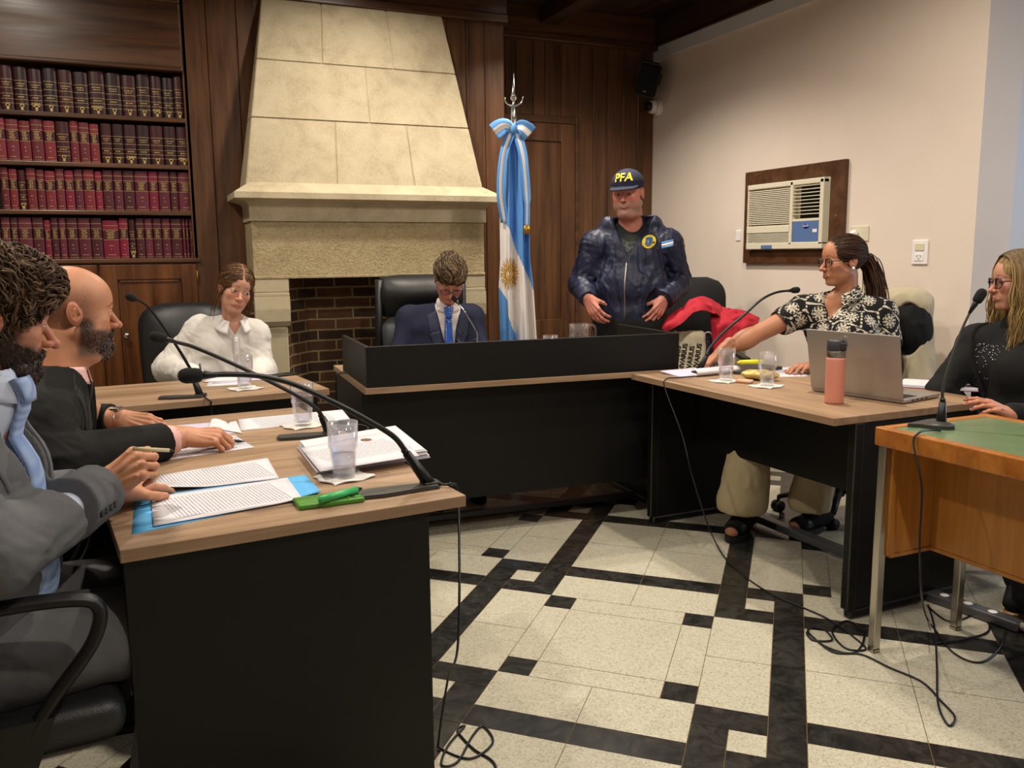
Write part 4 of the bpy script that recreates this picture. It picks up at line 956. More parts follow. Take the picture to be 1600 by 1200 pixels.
# ================================================================ CABLES, POWER STRIP
def cable(label,pts,r=.0032,n=8,mat='cable',name='cable',group='microphone cables'):
    P=curve_pts(pts,n); o=thing(name,label,'cable',P[0],0,group); off=P[0]
    mb=MB(); mb.tube([p-off for p in P],r,7); mb.build('cord',mat,o); return o
fz0=.0045
G=lambda x,y,z=fz0: atZ(x,y,z)
e=Vector((.70,1.99,.745))
cable('black cord from the nearest microphone, coiled on the floor by the left desk',[atZ(685,757,zt+.006),atZ(703,757,zt+.008),Vector((.672,1.93,.748)),Vector((.700,1.955,.70)),G(716,1000,.42),G(700,1060,.2),Vector((.66,2.03,.03)),G(690,1170),G(735,1185),G(770,1160),G(755,1135),G(738,1150),G(715,1190),G(690,1195),G(700,1165),G(726,1135),G(715,1142),G(740,1170),G(772,1192),G(778,1230)])
cable('black cord of the second microphone running over the left desk',[atZ(515,680,zt+.006),atZ(548,664,zt+.005),atZ(575,668,zt+.005),Vector((.62,2.60,.745)),Vector((.655,2.58,.70)),Vector((.62,2.60,.3)),Vector((.60,2.6,.01))])
cable('black cord dropping from the microphone on the back left desk',[atZ(320,621,zt+.005),atZ(330,628,zt+.005),Vector((.245,3.575,.72)),Vector((.25,3.565,.55)),Vector((.25,3.57,.2)),Vector((.27,3.6,.006))])
cable('thin black cord from the bench corner',[Vector((.93,4.0,.748)),Vector((.862,4.05,.748)),Vector((.845,4.05,.70)),Vector((.845,4.03,.4)),Vector((.85,4.0,.006))])
cable('long black cord falling from the right desk and looping across the tiles',[atZ(1086,588,zt+.006),atZ(1060,590,zt+.006),Vector((2.125,3.19,.748)),Vector((2.115,3.17,.70)),atX(1066,680,2.105),atX(1082,745,2.11),G(1110,830,.06),G(1140,880),G(1200,925),G(1290,965),G(1340,1000),G(1352,1015),G(1320,1012),G(1300,985),G(1325,970),G(1350,990),G(1335,1020),G(1290,1010),G(1262,985),G(1285,982),G(1300,1000),G(1270,1000),G(1262,988),G(1300,1018),G(1345,1022),G(1390,1043),G(1440,1065),G(1470,1095),G(1492,1120),G(1482,1133),G(1466,1100),G(1464,1040),G(1460,980),G(1450,945)],n=7)
e0=atZ(1470,673,.754)
cable('grey-black cord from the microphone on the green desk top down to the floor',[e0,Vector((2.20,1.86,.758)),Vector((2.13,1.84,.760)),Vector((2.105,1.835,.73)),atX(1440,760,2.09),atX(1437,850,2.08),atX(1440,930,2.09),G(1448,965,.02),G(1462,985),G(1490,1020),G(1530,1035),G(1560,1015),G(1572,985)])
cable('short black cord leading to the power strip under the green-topped desk',[G(1450,948),G(1480,970),G(1510,965),G(1535,950),G(1545,985),G(1500,1000),G(1465,1005)])
t=thing('power_strip','grey metal power strip with plugs on the floor behind the small desk','power strip',G(1520,960,0),math.atan2(*(np.array(G(1568,985)-G(1465,948))[[1,0]])))
mb=MB(); mb.box((-.17,-.03,.002),(.17,.03,.035),.006); mb.build('housing','rail_grey',t)
for k in range(3): mb=MB(); mb.lathe([(.016,.035),(.016,.037),(.008,.0375)],16,Matrix.Translation((-.11+.09*k,0,0))); mb.build('outlet','switch_white',t)
mb=MB(); mb.tube([(.17,0,.02),(.21,-.01,.02)],.014,10); mb.build('plug','cable_grey',t)

# ================================================================ LAMPS
def downlight(x,y,w,col=(1,.90,.76),size=.11,spread=160,ang=None,label='round recessed ceiling lamp'):
    t=thing('ceiling_lamp',label,'lamp',(x,y,CEIL),0,'recessed ceiling lamps')
    mb=MB(); mb.lathe([(.105,-.001),(.105,-.010),(.088,-.014),(.082,-.004),(.082,-.001)],28,cap=False); mb.build('trim_ring','lamp_white',t)
    if 'lamp_glow' not in MATS:
        m,nt=newmat('lamp_glow',(1,1,1)); nt.bs.inputs['Emission Color'].default_value=(1,.84,.62,1); nt.bs.inputs['Emission Strength'].default_value=9
    mb=MB(); mb.lathe([(.08,-.003),(.08,-.006),(.001,-.006)],24,cap=False); mb.build('diffuser','lamp_glow',t)
    ld_=bpy.data.lights.new('ceiling_lamp_light','AREA'); ld_.shape='DISK'; ld_.size=size; ld_.energy=w*LK; ld_.color=col; ld_.spread=R_(spread)
    lo=bpy.data.objects.new('ceiling_lamp_light',ld_); COL.objects.link(lo); lo.location=(x,y,CEIL-.03)
    return t
LK=.66
LP=[(2.60,4.62,40,'ceiling lamp above the door end of the bench'),(1.30,4.45,42,'ceiling lamp in front of the fireplace hood'),(-.55,4.2,40,'ceiling lamp in front of the bookcase'),
    (1.3,2.3,30,'ceiling lamp over the open floor between the desks'),(2.45,2.75,40,'ceiling lamp over the right desk'),(-.7,2.2,44,'ceiling lamp over the two men at the left'),(1.2,.4,46,'ceiling lamp behind the camera position'),(2.7,.9,30,'ceiling lamp near the added alcove window')]
for x,y,w,lb in LP: downlight(x,y,w,label=lb,spread=125 if y>4.5 else 160)
ld_=bpy.data.lights.new('added_cool_light','AREA'); ld_.shape='RECTANGLE'; ld_.size=1.5; ld_.size_y=1.4; ld_.energy=38; ld_.color=(.78,.88,1)  # cool area lamp outside the added window, to tint the alcove wall
lo=bpy.data.objects.new('added_cool_light',ld_); COL.objects.link(lo); lo.location=(5.32,1.7,1.65); lo.rotation_euler=(0,R_(90),0)
w=bpy.data.worlds.new('world'); SC.world=w; w.use_nodes=True; w.node_tree.nodes['Background'].inputs[0].default_value=(.6,.75,1,1); w.node_tree.nodes['Background'].inputs[1].default_value=.6
# ================================================================ FIGURES: bodies and clothing grown from distance fields
f32=np.float32
def vnoise(P,sc,seed=0):
    q=np.asarray(P,dtype=np.float64)*sc+seed*17.13; i=np.floor(q).astype(np.int64); f=q-i; f=f*f*(3-2*f); out=0
    for dx in (0,1):
        for dy in (0,1):
            for dz in (0,1):
                h=(i[...,0]+dx)*374761393+(i[...,1]+dy)*668265263+(i[...,2]+dz)*2147483647+seed*974711
                h=(h^(h>>13))*1274126177; h=(h^(h>>16))&0xffff
                w=(f[...,0] if dx else 1-f[...,0])*(f[...,1] if dy else 1-f[...,1])*(f[...,2] if dz else 1-f[...,2])
                out=out+w*(h/65535.)
    return out*2-1
def fbm(P,sc,seed=0,o=3): return sum(vnoise(P,sc*2**i,seed+i)/2**i for i in range(o))/1.6
class Field:
    def __init__(s,lo,hi,h):
        s.h=h; s.lo=np.array(lo,float); n=[int(math.ceil((b-a)/h))+1 for a,b in zip(lo,hi)]
        s.ax=[(s.lo[i]+h*np.arange(n[i])).astype(f32) for i in range(3)]; s.D=np.full(n,.25,f32)
    def sub(s,lo,hi,m):
        sl=[]
        for i in range(3):
            a=int(max(0,math.floor((lo[i]-m-s.lo[i])/s.h))); b=int(min(s.D.shape[i],math.ceil((hi[i]+m-s.lo[i])/s.h)+1)); 
            if b<=a: return None,None
            sl.append(slice(a,b))
        X=s.ax[0][sl[0]][:,None,None];Y=s.ax[1][sl[1]][None,:,None];Z=s.ax[2][sl[2]][None,None,:]
        return tuple(sl),(X,Y,Z)
    def op(s,lo,hi,fn,k=0,mode='u'):
        sl,XYZ=s.sub(lo,hi,k+.035 if mode=='u' else k+.004)
        if sl is None: return
        d=np.broadcast_to(fn(*XYZ).astype(f32),s.D[sl].shape); D=s.D[sl]
        if mode=='u':
            if k<=0: s.D[sl]=np.minimum(D,d); return
            h=np.clip(.5+.5*(D-d)/k,0,1); s.D[sl]=D*(1-h)+d*h-k*h*(1-h)
        else:
            d=-d
            if k<=0: s.D[sl]=np.maximum(D,d); return
            h=np.clip(.5-.5*(D-d)/k,0,1); s.D[sl]=D*(1-h)+d*h+k*h*(1-h)
    def ell(s,c,r,k=0,mode='u',R=None):
        c=np.array(c,float); r=np.array(r if hasattr(r,'__len__') else (r,)*3,float); m=r.max()
        def fn(X,Y,Z):
            x,y,z=X-c[0],Y-c[1],Z-c[2]
            if R is not None: x,y,z=[R[0][i]*x+R[1][i]*y+R[2][i]*z for i in range(3)]
            k0=np.sqrt((x/r[0])**2+(y/r[1])**2+(z/r[2])**2); k1=np.sqrt((x/r[0]**2)**2+(y/r[1]**2)**2+(z/r[2]**2)**2)+1e-6
            return k0*(k0-1)/k1
        lo,hi=(c-r,c+r) if R is None else (c-m,c+m); s.op(lo,hi,fn,k,mode)
    def cone(s,a,b,ra,rb,k=0,mode='u',n=None,f=1.0):
        """tapered capsule; n,f: coordinate along unit n is scaled by f before measuring (f<1 widens along n)"""
        a=np.array(a,float);b=np.array(b,float); ba=b-a
        if n is not None: n=np.array(n,float); n/=np.linalg.norm(n); ba2=ba-n*(ba@n)*(1-f)
        else: ba2=ba
        L=float(ba2@ba2)+1e-9; m=max(ra,rb)/(f if n is not None else 1)
        def fn(X,Y,Z):
            x,y,z=X-a[0],Y-a[1],Z-a[2]
            if n is not None:
                q=(x*n[0]+y*n[1]+z*n[2])*(1-f); x,y,z=x-n[0]*q,y-n[1]*q,z-n[2]*q
            h=np.clip((x*ba2[0]+y*ba2[1]+z*ba2[2])/L,0,1)
            return np.sqrt((x-ba2[0]*h)**2+(y-ba2[1]*h)**2+(z-ba2[2]*h)**2)-(ra+(rb-ra)*h)
        s.op(np.minimum(a,b)-m,np.maximum(a,b)+m,fn,k,mode)
    def full(s,fn):
        s.D=fn(s.D,s.ax[0][:,None,None],s.ax[1][None,:,None],s.ax[2][None,None,:]).astype(f32)
    def displace(s,fn,band=.03):
        idx=np.nonzero(np.abs(s.D)<band); P=np.stack([s.ax[i][idx[i]] for i in range(3)],-1); s.D[idx]-=fn(P).astype(f32)
    def at(s,p):
        q=(np.array(p)-s.lo)/s.h; i=np.floor(q).astype(int); 
        if (i<0).any() or (i+1>=np.array(s.D.shape)).any(): return .2
        f=q-i; v=0
        for dx in (0,1):
            for dy in (0,1):
                for dz in (0,1): v+=s.D[i[0]+dx,i[1]+dy,i[2]+dz]*(f[0] if dx else 1-f[0])*(f[1] if dy else 1-f[1])*(f[2] if dz else 1-f[2])
        return v
    def hit(s,o,d,maxt=.6):
        o=np.array(o,float);d=np.array(d,float);d/=np.linalg.norm(d); t=0
        while t<maxt:
            v=s.at(o+d*t)
            if v<.0006: break
            t+=max(min(v*.7,.02),.0008)
        return Vector(o+d*t)
    def mesh(s):
        D=s.D; h=s.h; n=np.array(D.shape)-1; neg=D<0
        S=np.zeros((*n,3),f32); C=np.zeros(n,f32); edges=[]
        for a in range(3):
            sl0=[slice(None)]*3; sl1=[slice(None)]*3; sl0[a]=slice(0,-1); sl1[a]=slice(1,None)
            cr=neg[tuple(sl0)]!=neg[tuple(sl1)]; I=np.nonzero(cr); I=np.stack(I,-1)
            J=I.copy(); J[:,a]+=1; d0=D[I[:,0],I[:,1],I[:,2]]; d1=D[J[:,0],J[:,1],J[:,2]]; t=d0/(d0-d1)
            P=I.astype(f32); P[:,a]+=t; b,c=[(1,2),(2,0),(0,1)][a]
            for db in (0,-1):
                for dc in (0,-1):
                    K=I.copy(); K[:,b]+=db; K[:,c]+=dc; ok=((K>=0)&(K<n)).all(1)
                    Kk=K[ok]; np.add.at(S,(Kk[:,0],Kk[:,1],Kk[:,2]),P[ok]); np.add.at(C,(Kk[:,0],Kk[:,1],Kk[:,2]),1)
            edges.append((a,b,c,I,neg[I[:,0],I[:,1],I[:,2]]))
        act=C>0; idx=np.full(n,-1,np.int64); idx[act]=np.arange(act.sum()); V=S[act]/C[act][:,None]*h+s.lo
        Q=[]
        for a,b,c,I,sg in edges:
            ok=(I[:,b]>0)&(I[:,c]>0)&(I[:,b]<n[b])&(I[:,c]<n[c])&(I[:,a]<n[a]); I=I[ok]; sg=sg[ok]
            g=[]
            for db,dc in ((-1,-1),(0,-1),(0,0),(-1,0)):
                K=I.copy(); K[:,b]+=db; K[:,c]+=dc; g.append(idx[K[:,0],K[:,1],K[:,2]])
            q=np.stack(g,-1); q[~sg]=q[~sg][:,::-1]; Q.append(q)
        return V.astype(np.float64),np.concatenate(Q)
def xf(V,Mx): A=np.array(Mx); return V@A[:3,:3].T+A[:3,3]
def merge(parts):
    Vs=[];Qs=[];Cs=[];o=0
    for V,Q,Cc in parts: Vs.append(V);Qs.append(Q+o);Cs.append(np.broadcast_to(Cc,(len(V),3)));o+=len(V)
    return np.concatenate(Vs),Qs,np.concatenate(Cs)
def build_mesh(name,parts,mat,parent,origin):
    V,Qs,Cc=merge(parts); faces=[]
    for q in Qs: faces+=q.tolist()
    me=bpy.data.meshes.new(name); me.from_pydata((V-np.array(origin)).tolist(),[],faces); me.update()
    at=me.color_attributes.new('pigment','FLOAT_COLOR','POINT'); c=np.ones((len(V),4),f32); c[:,:3]=np.clip(Cc,0,1); at.data.foreach_set('color',c.ravel())
    me.polygons.foreach_set('use_smooth',np.ones(len(me.polygons),bool)); me.materials.append(MATS[mat])
    o=bpy.data.objects.new(name,me); COL.objects.link(o); o.parent=parent; return o
def lin(h): return np.array(srgb(h))
def mixc(a,b,m): m=np.clip(m,0,1)[:,None]; return a*(1-m)+b*m
def sm(x,a,b): t=np.clip((x-a)/(b-a),0,1); return t*t*(3-2*t)
def ball(c,r,colfn,n=20):
    V=[];Q=[];m=n//2
    for j in range(m+1):
        for i in range(n): th=PI*j/m; ph=2*PI*i/n; V.append((math.sin(th)*math.cos(ph),math.sin(th)*math.sin(ph),math.cos(th)))
    for j in range(m):
        for i in range(n): Q.append((j*n+i,(j+1)*n+i,(j+1)*n+(i+1)%n,j*n+(i+1)%n))
    V=np.array(V); return V*r+np.array(c),np.array(Q),colfn(V)

def head(p):
    """local frame: +x face, +y the person's left, +z up; origin between the ears at eye height"""
    g=p.get; fem=g('fem',False); w=g('w',1.0); sk=lin(g('skin','b98468')); h=g('h',.0022); fat=g('fat',0)
    nk=g('neck',.055 if not fem else .046)
    nt=np.array(g('neck_to',(-.045,0,-.20)))
    F_=Field((min(-.135,nt[0]-.07),min(-.10,nt[1]-.07),min(-.16,nt[2]-.04)),(max(.13,nt[0]+.07),max(.10,nt[1]+.07),.135),h)
    F_.ell((-.012,0,.035),(.098,.077*w,.086))
    F_.ell((.030,0,.033),(.060,.062*w,.062),.02)
    F_.ell((.030,0,-.03),(.056,(.060+fat)*w,.07),.02); [F_.ell((.035,q*.034*w,-.055),(.036,.024,.034),.02) for q in (-1,1)]
    jw=(.046 if fem else .053)*w+fat
    F_.ell((.026,0,-.068),(.054,jw,.042),.02)
    F_.ell((.069,0,-.100 if not fem else -.096),(.019,.021 if not fem else .015,.016),.018)
    for s in (-1,1):
        F_.cone((-.002,s*jw*.98,-.055),(.055,s*.022,-.097),.016,.013,.022)
        F_.ell((.058,s*.043*w,-.022),(.021,.02,.02),.02)
        if fat: F_.ell((.035,s*.05,-.06),(.035,.024,.032),.02)
    if fat: F_.ell((.02,0,-.115),(.055,.06,.035),.03)
    F_.cone((.0775,-.030,.019),(.0775,.030,.019),.0105 if not fem else .007,.0105 if not fem else .007,.012)
    # eye sockets
    for s in (-1,1): F_.ell((.096,s*.032,.001),(.017,.0165,.0125),.010,'s')
    nl=g('nose',1.0)
    F_.cone((.080,0,.012),(.082+.025*nl,0,-.030),.0065,.0095,.007); 
    F_.ell((.083+.026*nl,0,-.032),(.0105,.0105,.009),.005)
    for s in (-1,1):
        F_.ell((.080+.015*nl,s*.0125,-.0345),(.011,.0075,.0078),.005); F_.ell((.083+.018*nl,s*.0065,-.0425),(.005,.0032,.003),.002,'s')
    F_.ell((.076,0,-.058),(.0185,.027,.020),.012)
    op=g('mouth',0.0)
    for s in (-1,1):
        F_.cone((.0955,0,-.0625),(.0855,s*.022,-.0665),.0044,.0025,.005); F_.cone((.0945,0,-.0715-op),(.0855,s*.021,-.0675),.0052,.0028,.005)
    for s in (-1,1): F_.cone((.1015,0,-.067),(.0900,s*.023,-.0672),.0014,.001,.002,'s')
    # lids around the eyeballs
    eo=g('eye',.0048)
    for s in (-1,1):
        ec=np.array((.0745,s*.0315,.0015))
        def lid(X,Y,Z,ec=ec):
            d=np.sqrt((X-ec[0])**2+(Y-ec[1])**2+(Z-ec[2])**2)-.0145
            o=eo*(1-((Y-ec[1])/.0138)**2); return np.maximum(d,np.where(X>ec[0],o-np.abs(Z-ec[2]+.0005),-1.))
        F_.op(ec-.015,ec+.015,lid,.0035)
    # ears
    es=g('ear',1.0)
    for s in (-1,1):
        a=.22; R=np.array([[math.cos(a),0,-math.sin(a)],[0,1,0],[math.sin(a),0,math.cos(a)]])
        F_.ell((-.012,s*.079*w,-.006),(.0185*es,.0065,.032*es),.004,R=R); F_.ell((-.002,s*.075*w,-.012),(.012,.008,.02),.006)
        F_.ell((-.009,s*.0865*w,-.002),(.0095,.0055,.019),.004,'s',R=R); F_.cone((-.013,s*.083*w,-.008),(-.011,s*.083*w,.008),.0028,.0028,.003); F_.ell((-.002,s*.086*w,-.008),(.004,.007,.0055),.003,'s')
    F_.cone((-.025,0,-.07),nt,nk,nk*1.12,.025)
    if not fem: F_.ell((.022+nt[0]*.3,0,-.145),(.013,.011,.016),.02)
    if g('cut'): pass
    V,Q=F_.mesh()
    x,y,z=V.T; ay=np.abs(y)
    c=np.tile(sk,(len(V),1))*(1+.07*fbm(V,45,3))[:,None]
    red=lin(g('flush','b8614c'))
    c=mixc(c,red,.45*sm(x,.05,.075)*np.exp(-((ay-.042)/.02)**2-((z+.028)/.02)**2)*g('flushk',1)); c=mixc(c,red,.45*np.exp(-((x-.108)/.015)**2-((z+.032)/.014)**2)*g('flushk',1)); 
    c=mixc(c,red,.35*sm(ay,.074*w,.082*w))
    lip=sm(x,.082,.088)*(1-sm(np.abs(z+.0672)-.0095*(1-(ay/.0255)**2),-.001,.0012)); c=mixc(c,lin(g('lip','9c5548')),lip*g('lipk',.8))
    # brows
    bz=.0225+.006*np.sqrt(np.clip(ay/.03,0,1))-.010*sm(ay,.035,.05); th=.0042*(1-sm(ay,.03,.052))+.0012
    br=(1-sm(np.abs(z-bz),th*.5,th))*sm(ay,.010,.015)*(1-sm(ay,.047,.053))*sm(x,.04,.06)
    c=mixc(c,lin(g('brow','2a1d14')),br*g('browk',.85)*(.75+.25*vnoise(V,400,4)))
    # lash line and lids
    for s in (-1,1):
        r=np.sqrt((x-.0745)**2+(y-s*.0315)**2+(z-.0015)**2); on=(1-sm(r,.0150,.0175))*sm(x,.078,.082)
        o=eo*(1-((y-s*.0315)/.0138)**2); e=np.abs(np.abs(z-.001)-o); c=mixc(c,lin('241610'),on*(1-sm(e,.0008,.0020))*(np.abs(z-.001)<o+.003)*g('lash',.7))
    # beard
    b=g('beard')
    if b:
        bc=lin(b['col']); zt=-.040-.0*ay
        m=sm(-z,.036,.050)*sm(x-.40*np.clip(-.045-z,0,1),-.006,.010)            # jaw and chin
        m=np.maximum(m,sm(-z,.012,.03)*sm(ay,.050*w,.058*w)*(1-sm(x,.035,.055))*sm(x,-.005,.01))   # sideburn
        m=m*(1-sm(-z,.108,.128)); m*=1-lip
        chk=np.exp(-((ay-.035)/.017)**2)*sm(-(z+.045),-.03,.01)*0
        m*=1-.8*np.exp(-((ay-.038)/.010)**2)*sm(z,-.056,-.040)*sm(x,.04,.055)
        m=np.maximum(m,sm(x,.078,.086)*(1-sm(np.abs(z+.0545),.006,.010))*(1-sm(ay,.024,.032))*b.get('tash',1))
        m*=1-.7*sm(x,.085,.09)*np.exp(-((z+.083)/.004)**2)*(ay<.012)*b.get('gap',.6)
        tex=.5+.5*fbm(V,260,9); bc2=mixc(np.tile(bc,(len(V),1)),lin(b.get('grey','8a8078')),b.get('gk',.0)*sm(-z,.08,.11)*1.0+.25*(tex>.62)*(b.get('gk',0)>0))
        c=mixc(c,bc2,m*b.get('k',.8)*(.65+.45*tex))
    bz_=g('buzz')
    if bz_:   # shaved sides: close-cropped hair shadow
        m=sm(-x,-.045,-.015)*(1-sm(z,.045,.085))*sm(z,-.055,-.02)*sm(np.abs(y),.02,.05)+sm(-x,.06,.09)*(1-sm(z,.06,.09))*sm(z,-.06,-.03)
        m*=1-sm(ay,.0785*w,.081*w); c=mixc(c,lin(bz_),np.clip(m,0,1)*.42*(.7+.5*fbm(V,200,2)))
    if g('mole'): pass
    parts=[(V,Q,c)]
    gz=np.array(g('gaze',(1,0,0)),float); gz/=np.linalg.norm(gz)
    def ecol(U):
        d=U@gz; o=np.tile(lin('d8d0c8'),(len(U),1)); o[d>.86]=lin(g('iris','3a2416')); o[d>.965]=lin('080606'); return o
    for s in (-1,1): parts.append(ball((.0742,s*.0315,.0015),.0130,ecol,32))
    if b and b.get('len',0):
        pk=lambda U: U[(0*U[:,0]).astype(int)] if 0 else ((U[:,2]<-.040-.25*np.clip(U[:,0]-.03,0,1))&(U[:,2]>-.106)&(U[:,0]>.004+.40*(-.045-U[:,2]))&(np.abs(U[:,1])>.028))|((U[:,2]<-.012)&(U[:,2]>-.05)&(U[:,0]>.006)&(U[:,0]<.032)&(np.abs(U[:,1])>.045))
        parts.append(hair_strands(F_,b.get('n',2600),lambda q:(.35,.0,-1.),.010*b.get('side',1.),.0006*b.get('side',1.),5,[b['col'],b['col'],'4a3a30',b.get('grey','8a8078') if b.get('gk',0)>.4 else b['col']],curl=.0006,lift=.0022,jit=.4,npt=4,pick=pk))
    if b and b.get('len',0):   # beard volume
        B=Field((-.02,-.08,-.16),(.12,.08,-.035),.002)
        L_=b['len']; B.ell((.055,0,-.095),(.042+L_*.5,.047,.034+L_),0); sr=b.get('side',1.); B.cone((.012,-jw*.93,-.045),(.050,-.036,-.094),.012*sr,.022*sr,.02); B.cone((.012,jw*.93,-.045),(.050,.036,-.094),.012*sr,.022*sr,.02)
        B.cone((.090,-.020,-.060),(.094,0,-.0535),.005,.006,.004); B.cone((.090,.020,-.060),(.094,0,-.0535),.005,.006,.004); B.cone((.078,.030,-.085),(.088,.024,-.062),.008,.005,.006); B.cone((.078,-.030,-.085),(.088,-.024,-.062),.008,.005,.006)
        B.displace(lambda P: .0025*fbm(P*np.array([1,1,.5]),160,5)+.001*fbm(P,420,6))
        B.ell((.097,0,-.0675),(.012,.022,.0075),.003,'s')
        VB,QB=B.mesh(); t=.5+.5*fbm(VB*np.array([1,1,.35]),320,8); cb=mixc(np.tile(lin(b['col'])*.9,(len(VB),1)),lin(b.get('grey','8a8078')),b.get('gk',0)*(sm(-VB[:,2],.08,.12)+.3)*t); 
        parts.append((VB,QB,cb*(.75+.5*t)[:,None]))
        bs=hair_strands(B,1100,lambda q:(.25,.15*np.sign(q[1]),-1.),.013,.0007,3,[b['col'],b['col'],'5a4638',b.get('grey','8a8078') if b.get('gk',0)>.4 else b['col']],curl=.0008,lift=.003,jit=.35,npt=5); parts.append(bs)
    return parts,F_

FING=[((.094,.028,.0),(.041,.026,.021),.0092),((.098,.008,.002),(.045,.029,.022),.0094),((.092,-.012,.001),(.041,.027,.022),.0088),((.082,-.030,-.002),(.032,.020,.019),.0078)]
def hand(p):
    """right hand palm down: wrist at 0, fingers +x, thumb +y, back of the hand +z"""
    g=p.get; h=g('h',.0021); s_=g('s',1.0); L=g('fore',.10); sk=lin(g('skin','b98468')); nail=g('nail'); 
    curl=g('curl',[(20,25,15)]*4); spread=g('spread',(8,2,-3,-8)); 
    F_=Field((-L-.05,-.10,-.12),(.225,.12,.075),h); tips=[]
    F_.cone((-L,0,0),(-.005,0,0),g('rf',.040),.0235,0,n=(0,1,0),f=.86); F_.cone((-.02,0,0),(.02,0,0),.0235,.02,.02,n=(0,1,0),f=.75)
    for (k,sg,r) in FING: F_.cone((.012,k[1]*.62,-.002),np.array(k)*np.array((.93,1,1)),.0155,.0108,.014)
    F_.ell((.045,.020,-.010),(.03,.016,.014),.012); F_.ell((.045,-.022,-.008),(.034,.013,.013),.012)
    for i,(k,sg,r) in enumerate(FING):
        a=math.radians(spread[i]); q=np.array(k,float); e=0
        F_.ell(q-(0,0,-.001),(.0105,.0098,.010),.004)
        for j,l in enumerate(sg):
            e+=math.radians(curl[i][j]); d=np.array((math.cos(a)*math.cos(e),math.sin(a)*math.cos(e),-math.sin(e))); n=q+d*l*s_
            r0=r*(1-.10*j); r1=r*(1-.10*(j+1)); F_.cone(q,n-(d*r1*.55 if j==2 else 0),r0,r1,.0025 if j else .007); 
            if j: F_.ell(q,r0*1.05,.003)
            q=n
        up=np.array((math.cos(a)*math.sin(e),math.sin(a)*math.sin(e),math.cos(e))); tips.append((q-d*r*.9+up*r*.62,d,up,r))
    tb=g('thumb',[(.060,.052,-.018),(.086,.072,-.028),(.106,.084,-.036)]); P=[np.array((.018,.020,-.008))]+[np.array(t,float) for t in tb]
    F_.cone(P[0],P[1],.016,.0125,.014); F_.cone(P[1],P[2],.0118,.0105,.004); F_.cone(P[2],P[3],.0106,.0085,.003)
    d=(P[3]-P[2]); d/=np.linalg.norm(d); up=np.cross(d,(0,0,1)); up=np.array((0,0,1.))-d*d[2]+np.array((0,.3,0)); up/=np.linalg.norm(up); tips.append((P[3]-d*.005+up*.006,d,up,.010))
    # tendons
    for (k,sg,r) in FING: F_.cone((.02,k[1]*.5,.0125),(k[0]*.9,k[1],.0115),.0035,.0032,.006)
    V,Q=F_.mesh(); V=V*1.0; c=np.tile(sk,(len(V),1))*(1+.07*fbm(V,60,3))[:,None]
    # redder knuckles and fingertips
    for (q,d,up,r) in tips:
        D_=V-q; l=D_@d; u=D_@up; w=np.linalg.norm(D_-l[:,None]*d-u[:,None]*up,axis=1)
        c=mixc(c,lin('c4705a'),.35*np.exp(-(np.linalg.norm(D_,axis=1)/.013)**2))
        m=(1-sm(np.abs(l),.0052,.0065))*(1-sm(w,r*.55,r*.7))*sm(u,-.002,.0005); c=mixc(c,lin(nail) if nail else sk*1.12+.04,m*(.95 if nail else .6))
    for (k,sg,r) in FING: c=mixc(c,lin('b8664e'),.25*np.exp(-(np.linalg.norm(V-np.array(k),axis=1)/.011)**2))
    if g('left'): V=V*np.array((1,-1,1)); Q=Q[:,::-1]
    V=V*s_; return V,Q,c
def hand_to(p,Mx): V,Q,c=hand(p); return xf(V,Mx),Q,c
def hmat(wrist,fing,back):
    """matrix for a hand: wrist point, finger direction, direction of the back of the hand"""
    return look(fing,back,wrist)

def strands(name,paths,r,colfn,parent,origin,n=5,mat='hair_pigment'):
    A=[np.array([tuple(q) for q in p]) for p,_ in paths]; m=max(len(a) for a in A)
    P=np.array([a if len(a)==m else np.stack([np.interp(np.linspace(0,1,m),np.linspace(0,1,len(a)),a[:,c]) for c in range(3)],-1) for a in A])
    return tubes(P,np.array([q for _,q in paths]),np.array([colfn(i) for i in range(len(paths))]),n)

def torso_field(J,R,h,pad=.16):
    """clothing/body hull: J joints (world), R radii; forward J['f'], side J['s'] (to the person's left)"""
    pts=np.array([np.array(J[k]) for k in J if k not in('f','s','u')]); lo=pts.min(0)-pad; hi=pts.max(0)+pad
    F_=Field(lo,hi,h); s=np.array(J['s']); f=R.get('flat',.66)
    F_.cone(J['pel'],J['waist'],R['pel'],R['waist'],0,n=s,f=f); F_.cone(J['waist'],J['chest'],R['waist'],R['chest'],.05,n=s,f=f)
    if R.get('belly'): F_.ell(np.array(J['waist'])+np.array(J['f'])*R['belly'][0],(R['belly'][1],)*3,.06)
    sh=R.get('sh',.068)
    nk=np.array(J['neck'])
    if 'shL' in J:
        F_.cone(J['shL'],J['shR'],sh,sh,.05)
        for k in 'LR':
            F_.cone(nk+(0,0,-.01),J['sh'+k],R.get('trap',.05),sh*.9,.05)
    if R.get('bust'):
        for sg in (-1,1): F_.ell(np.array(J['chest'])+np.array(J['f'])*R['bust'][0]+s*sg*.075-np.array((0,0,R['bust'][2])),R['bust'][1],.05)
    return F_
def sleeves(F_,J,R,sides='LR',end=1.0,k=.03):
    for q in sides:
        F_.cone(J['sh'+q],J['el'+q],R['s0'],R['s1'],k)
        e=np.array(J['el'+q]);w=np.array(J['wr'+q]); F_.cone(e,e+(w-e)*end,R['s1'],R['s2'],.02)
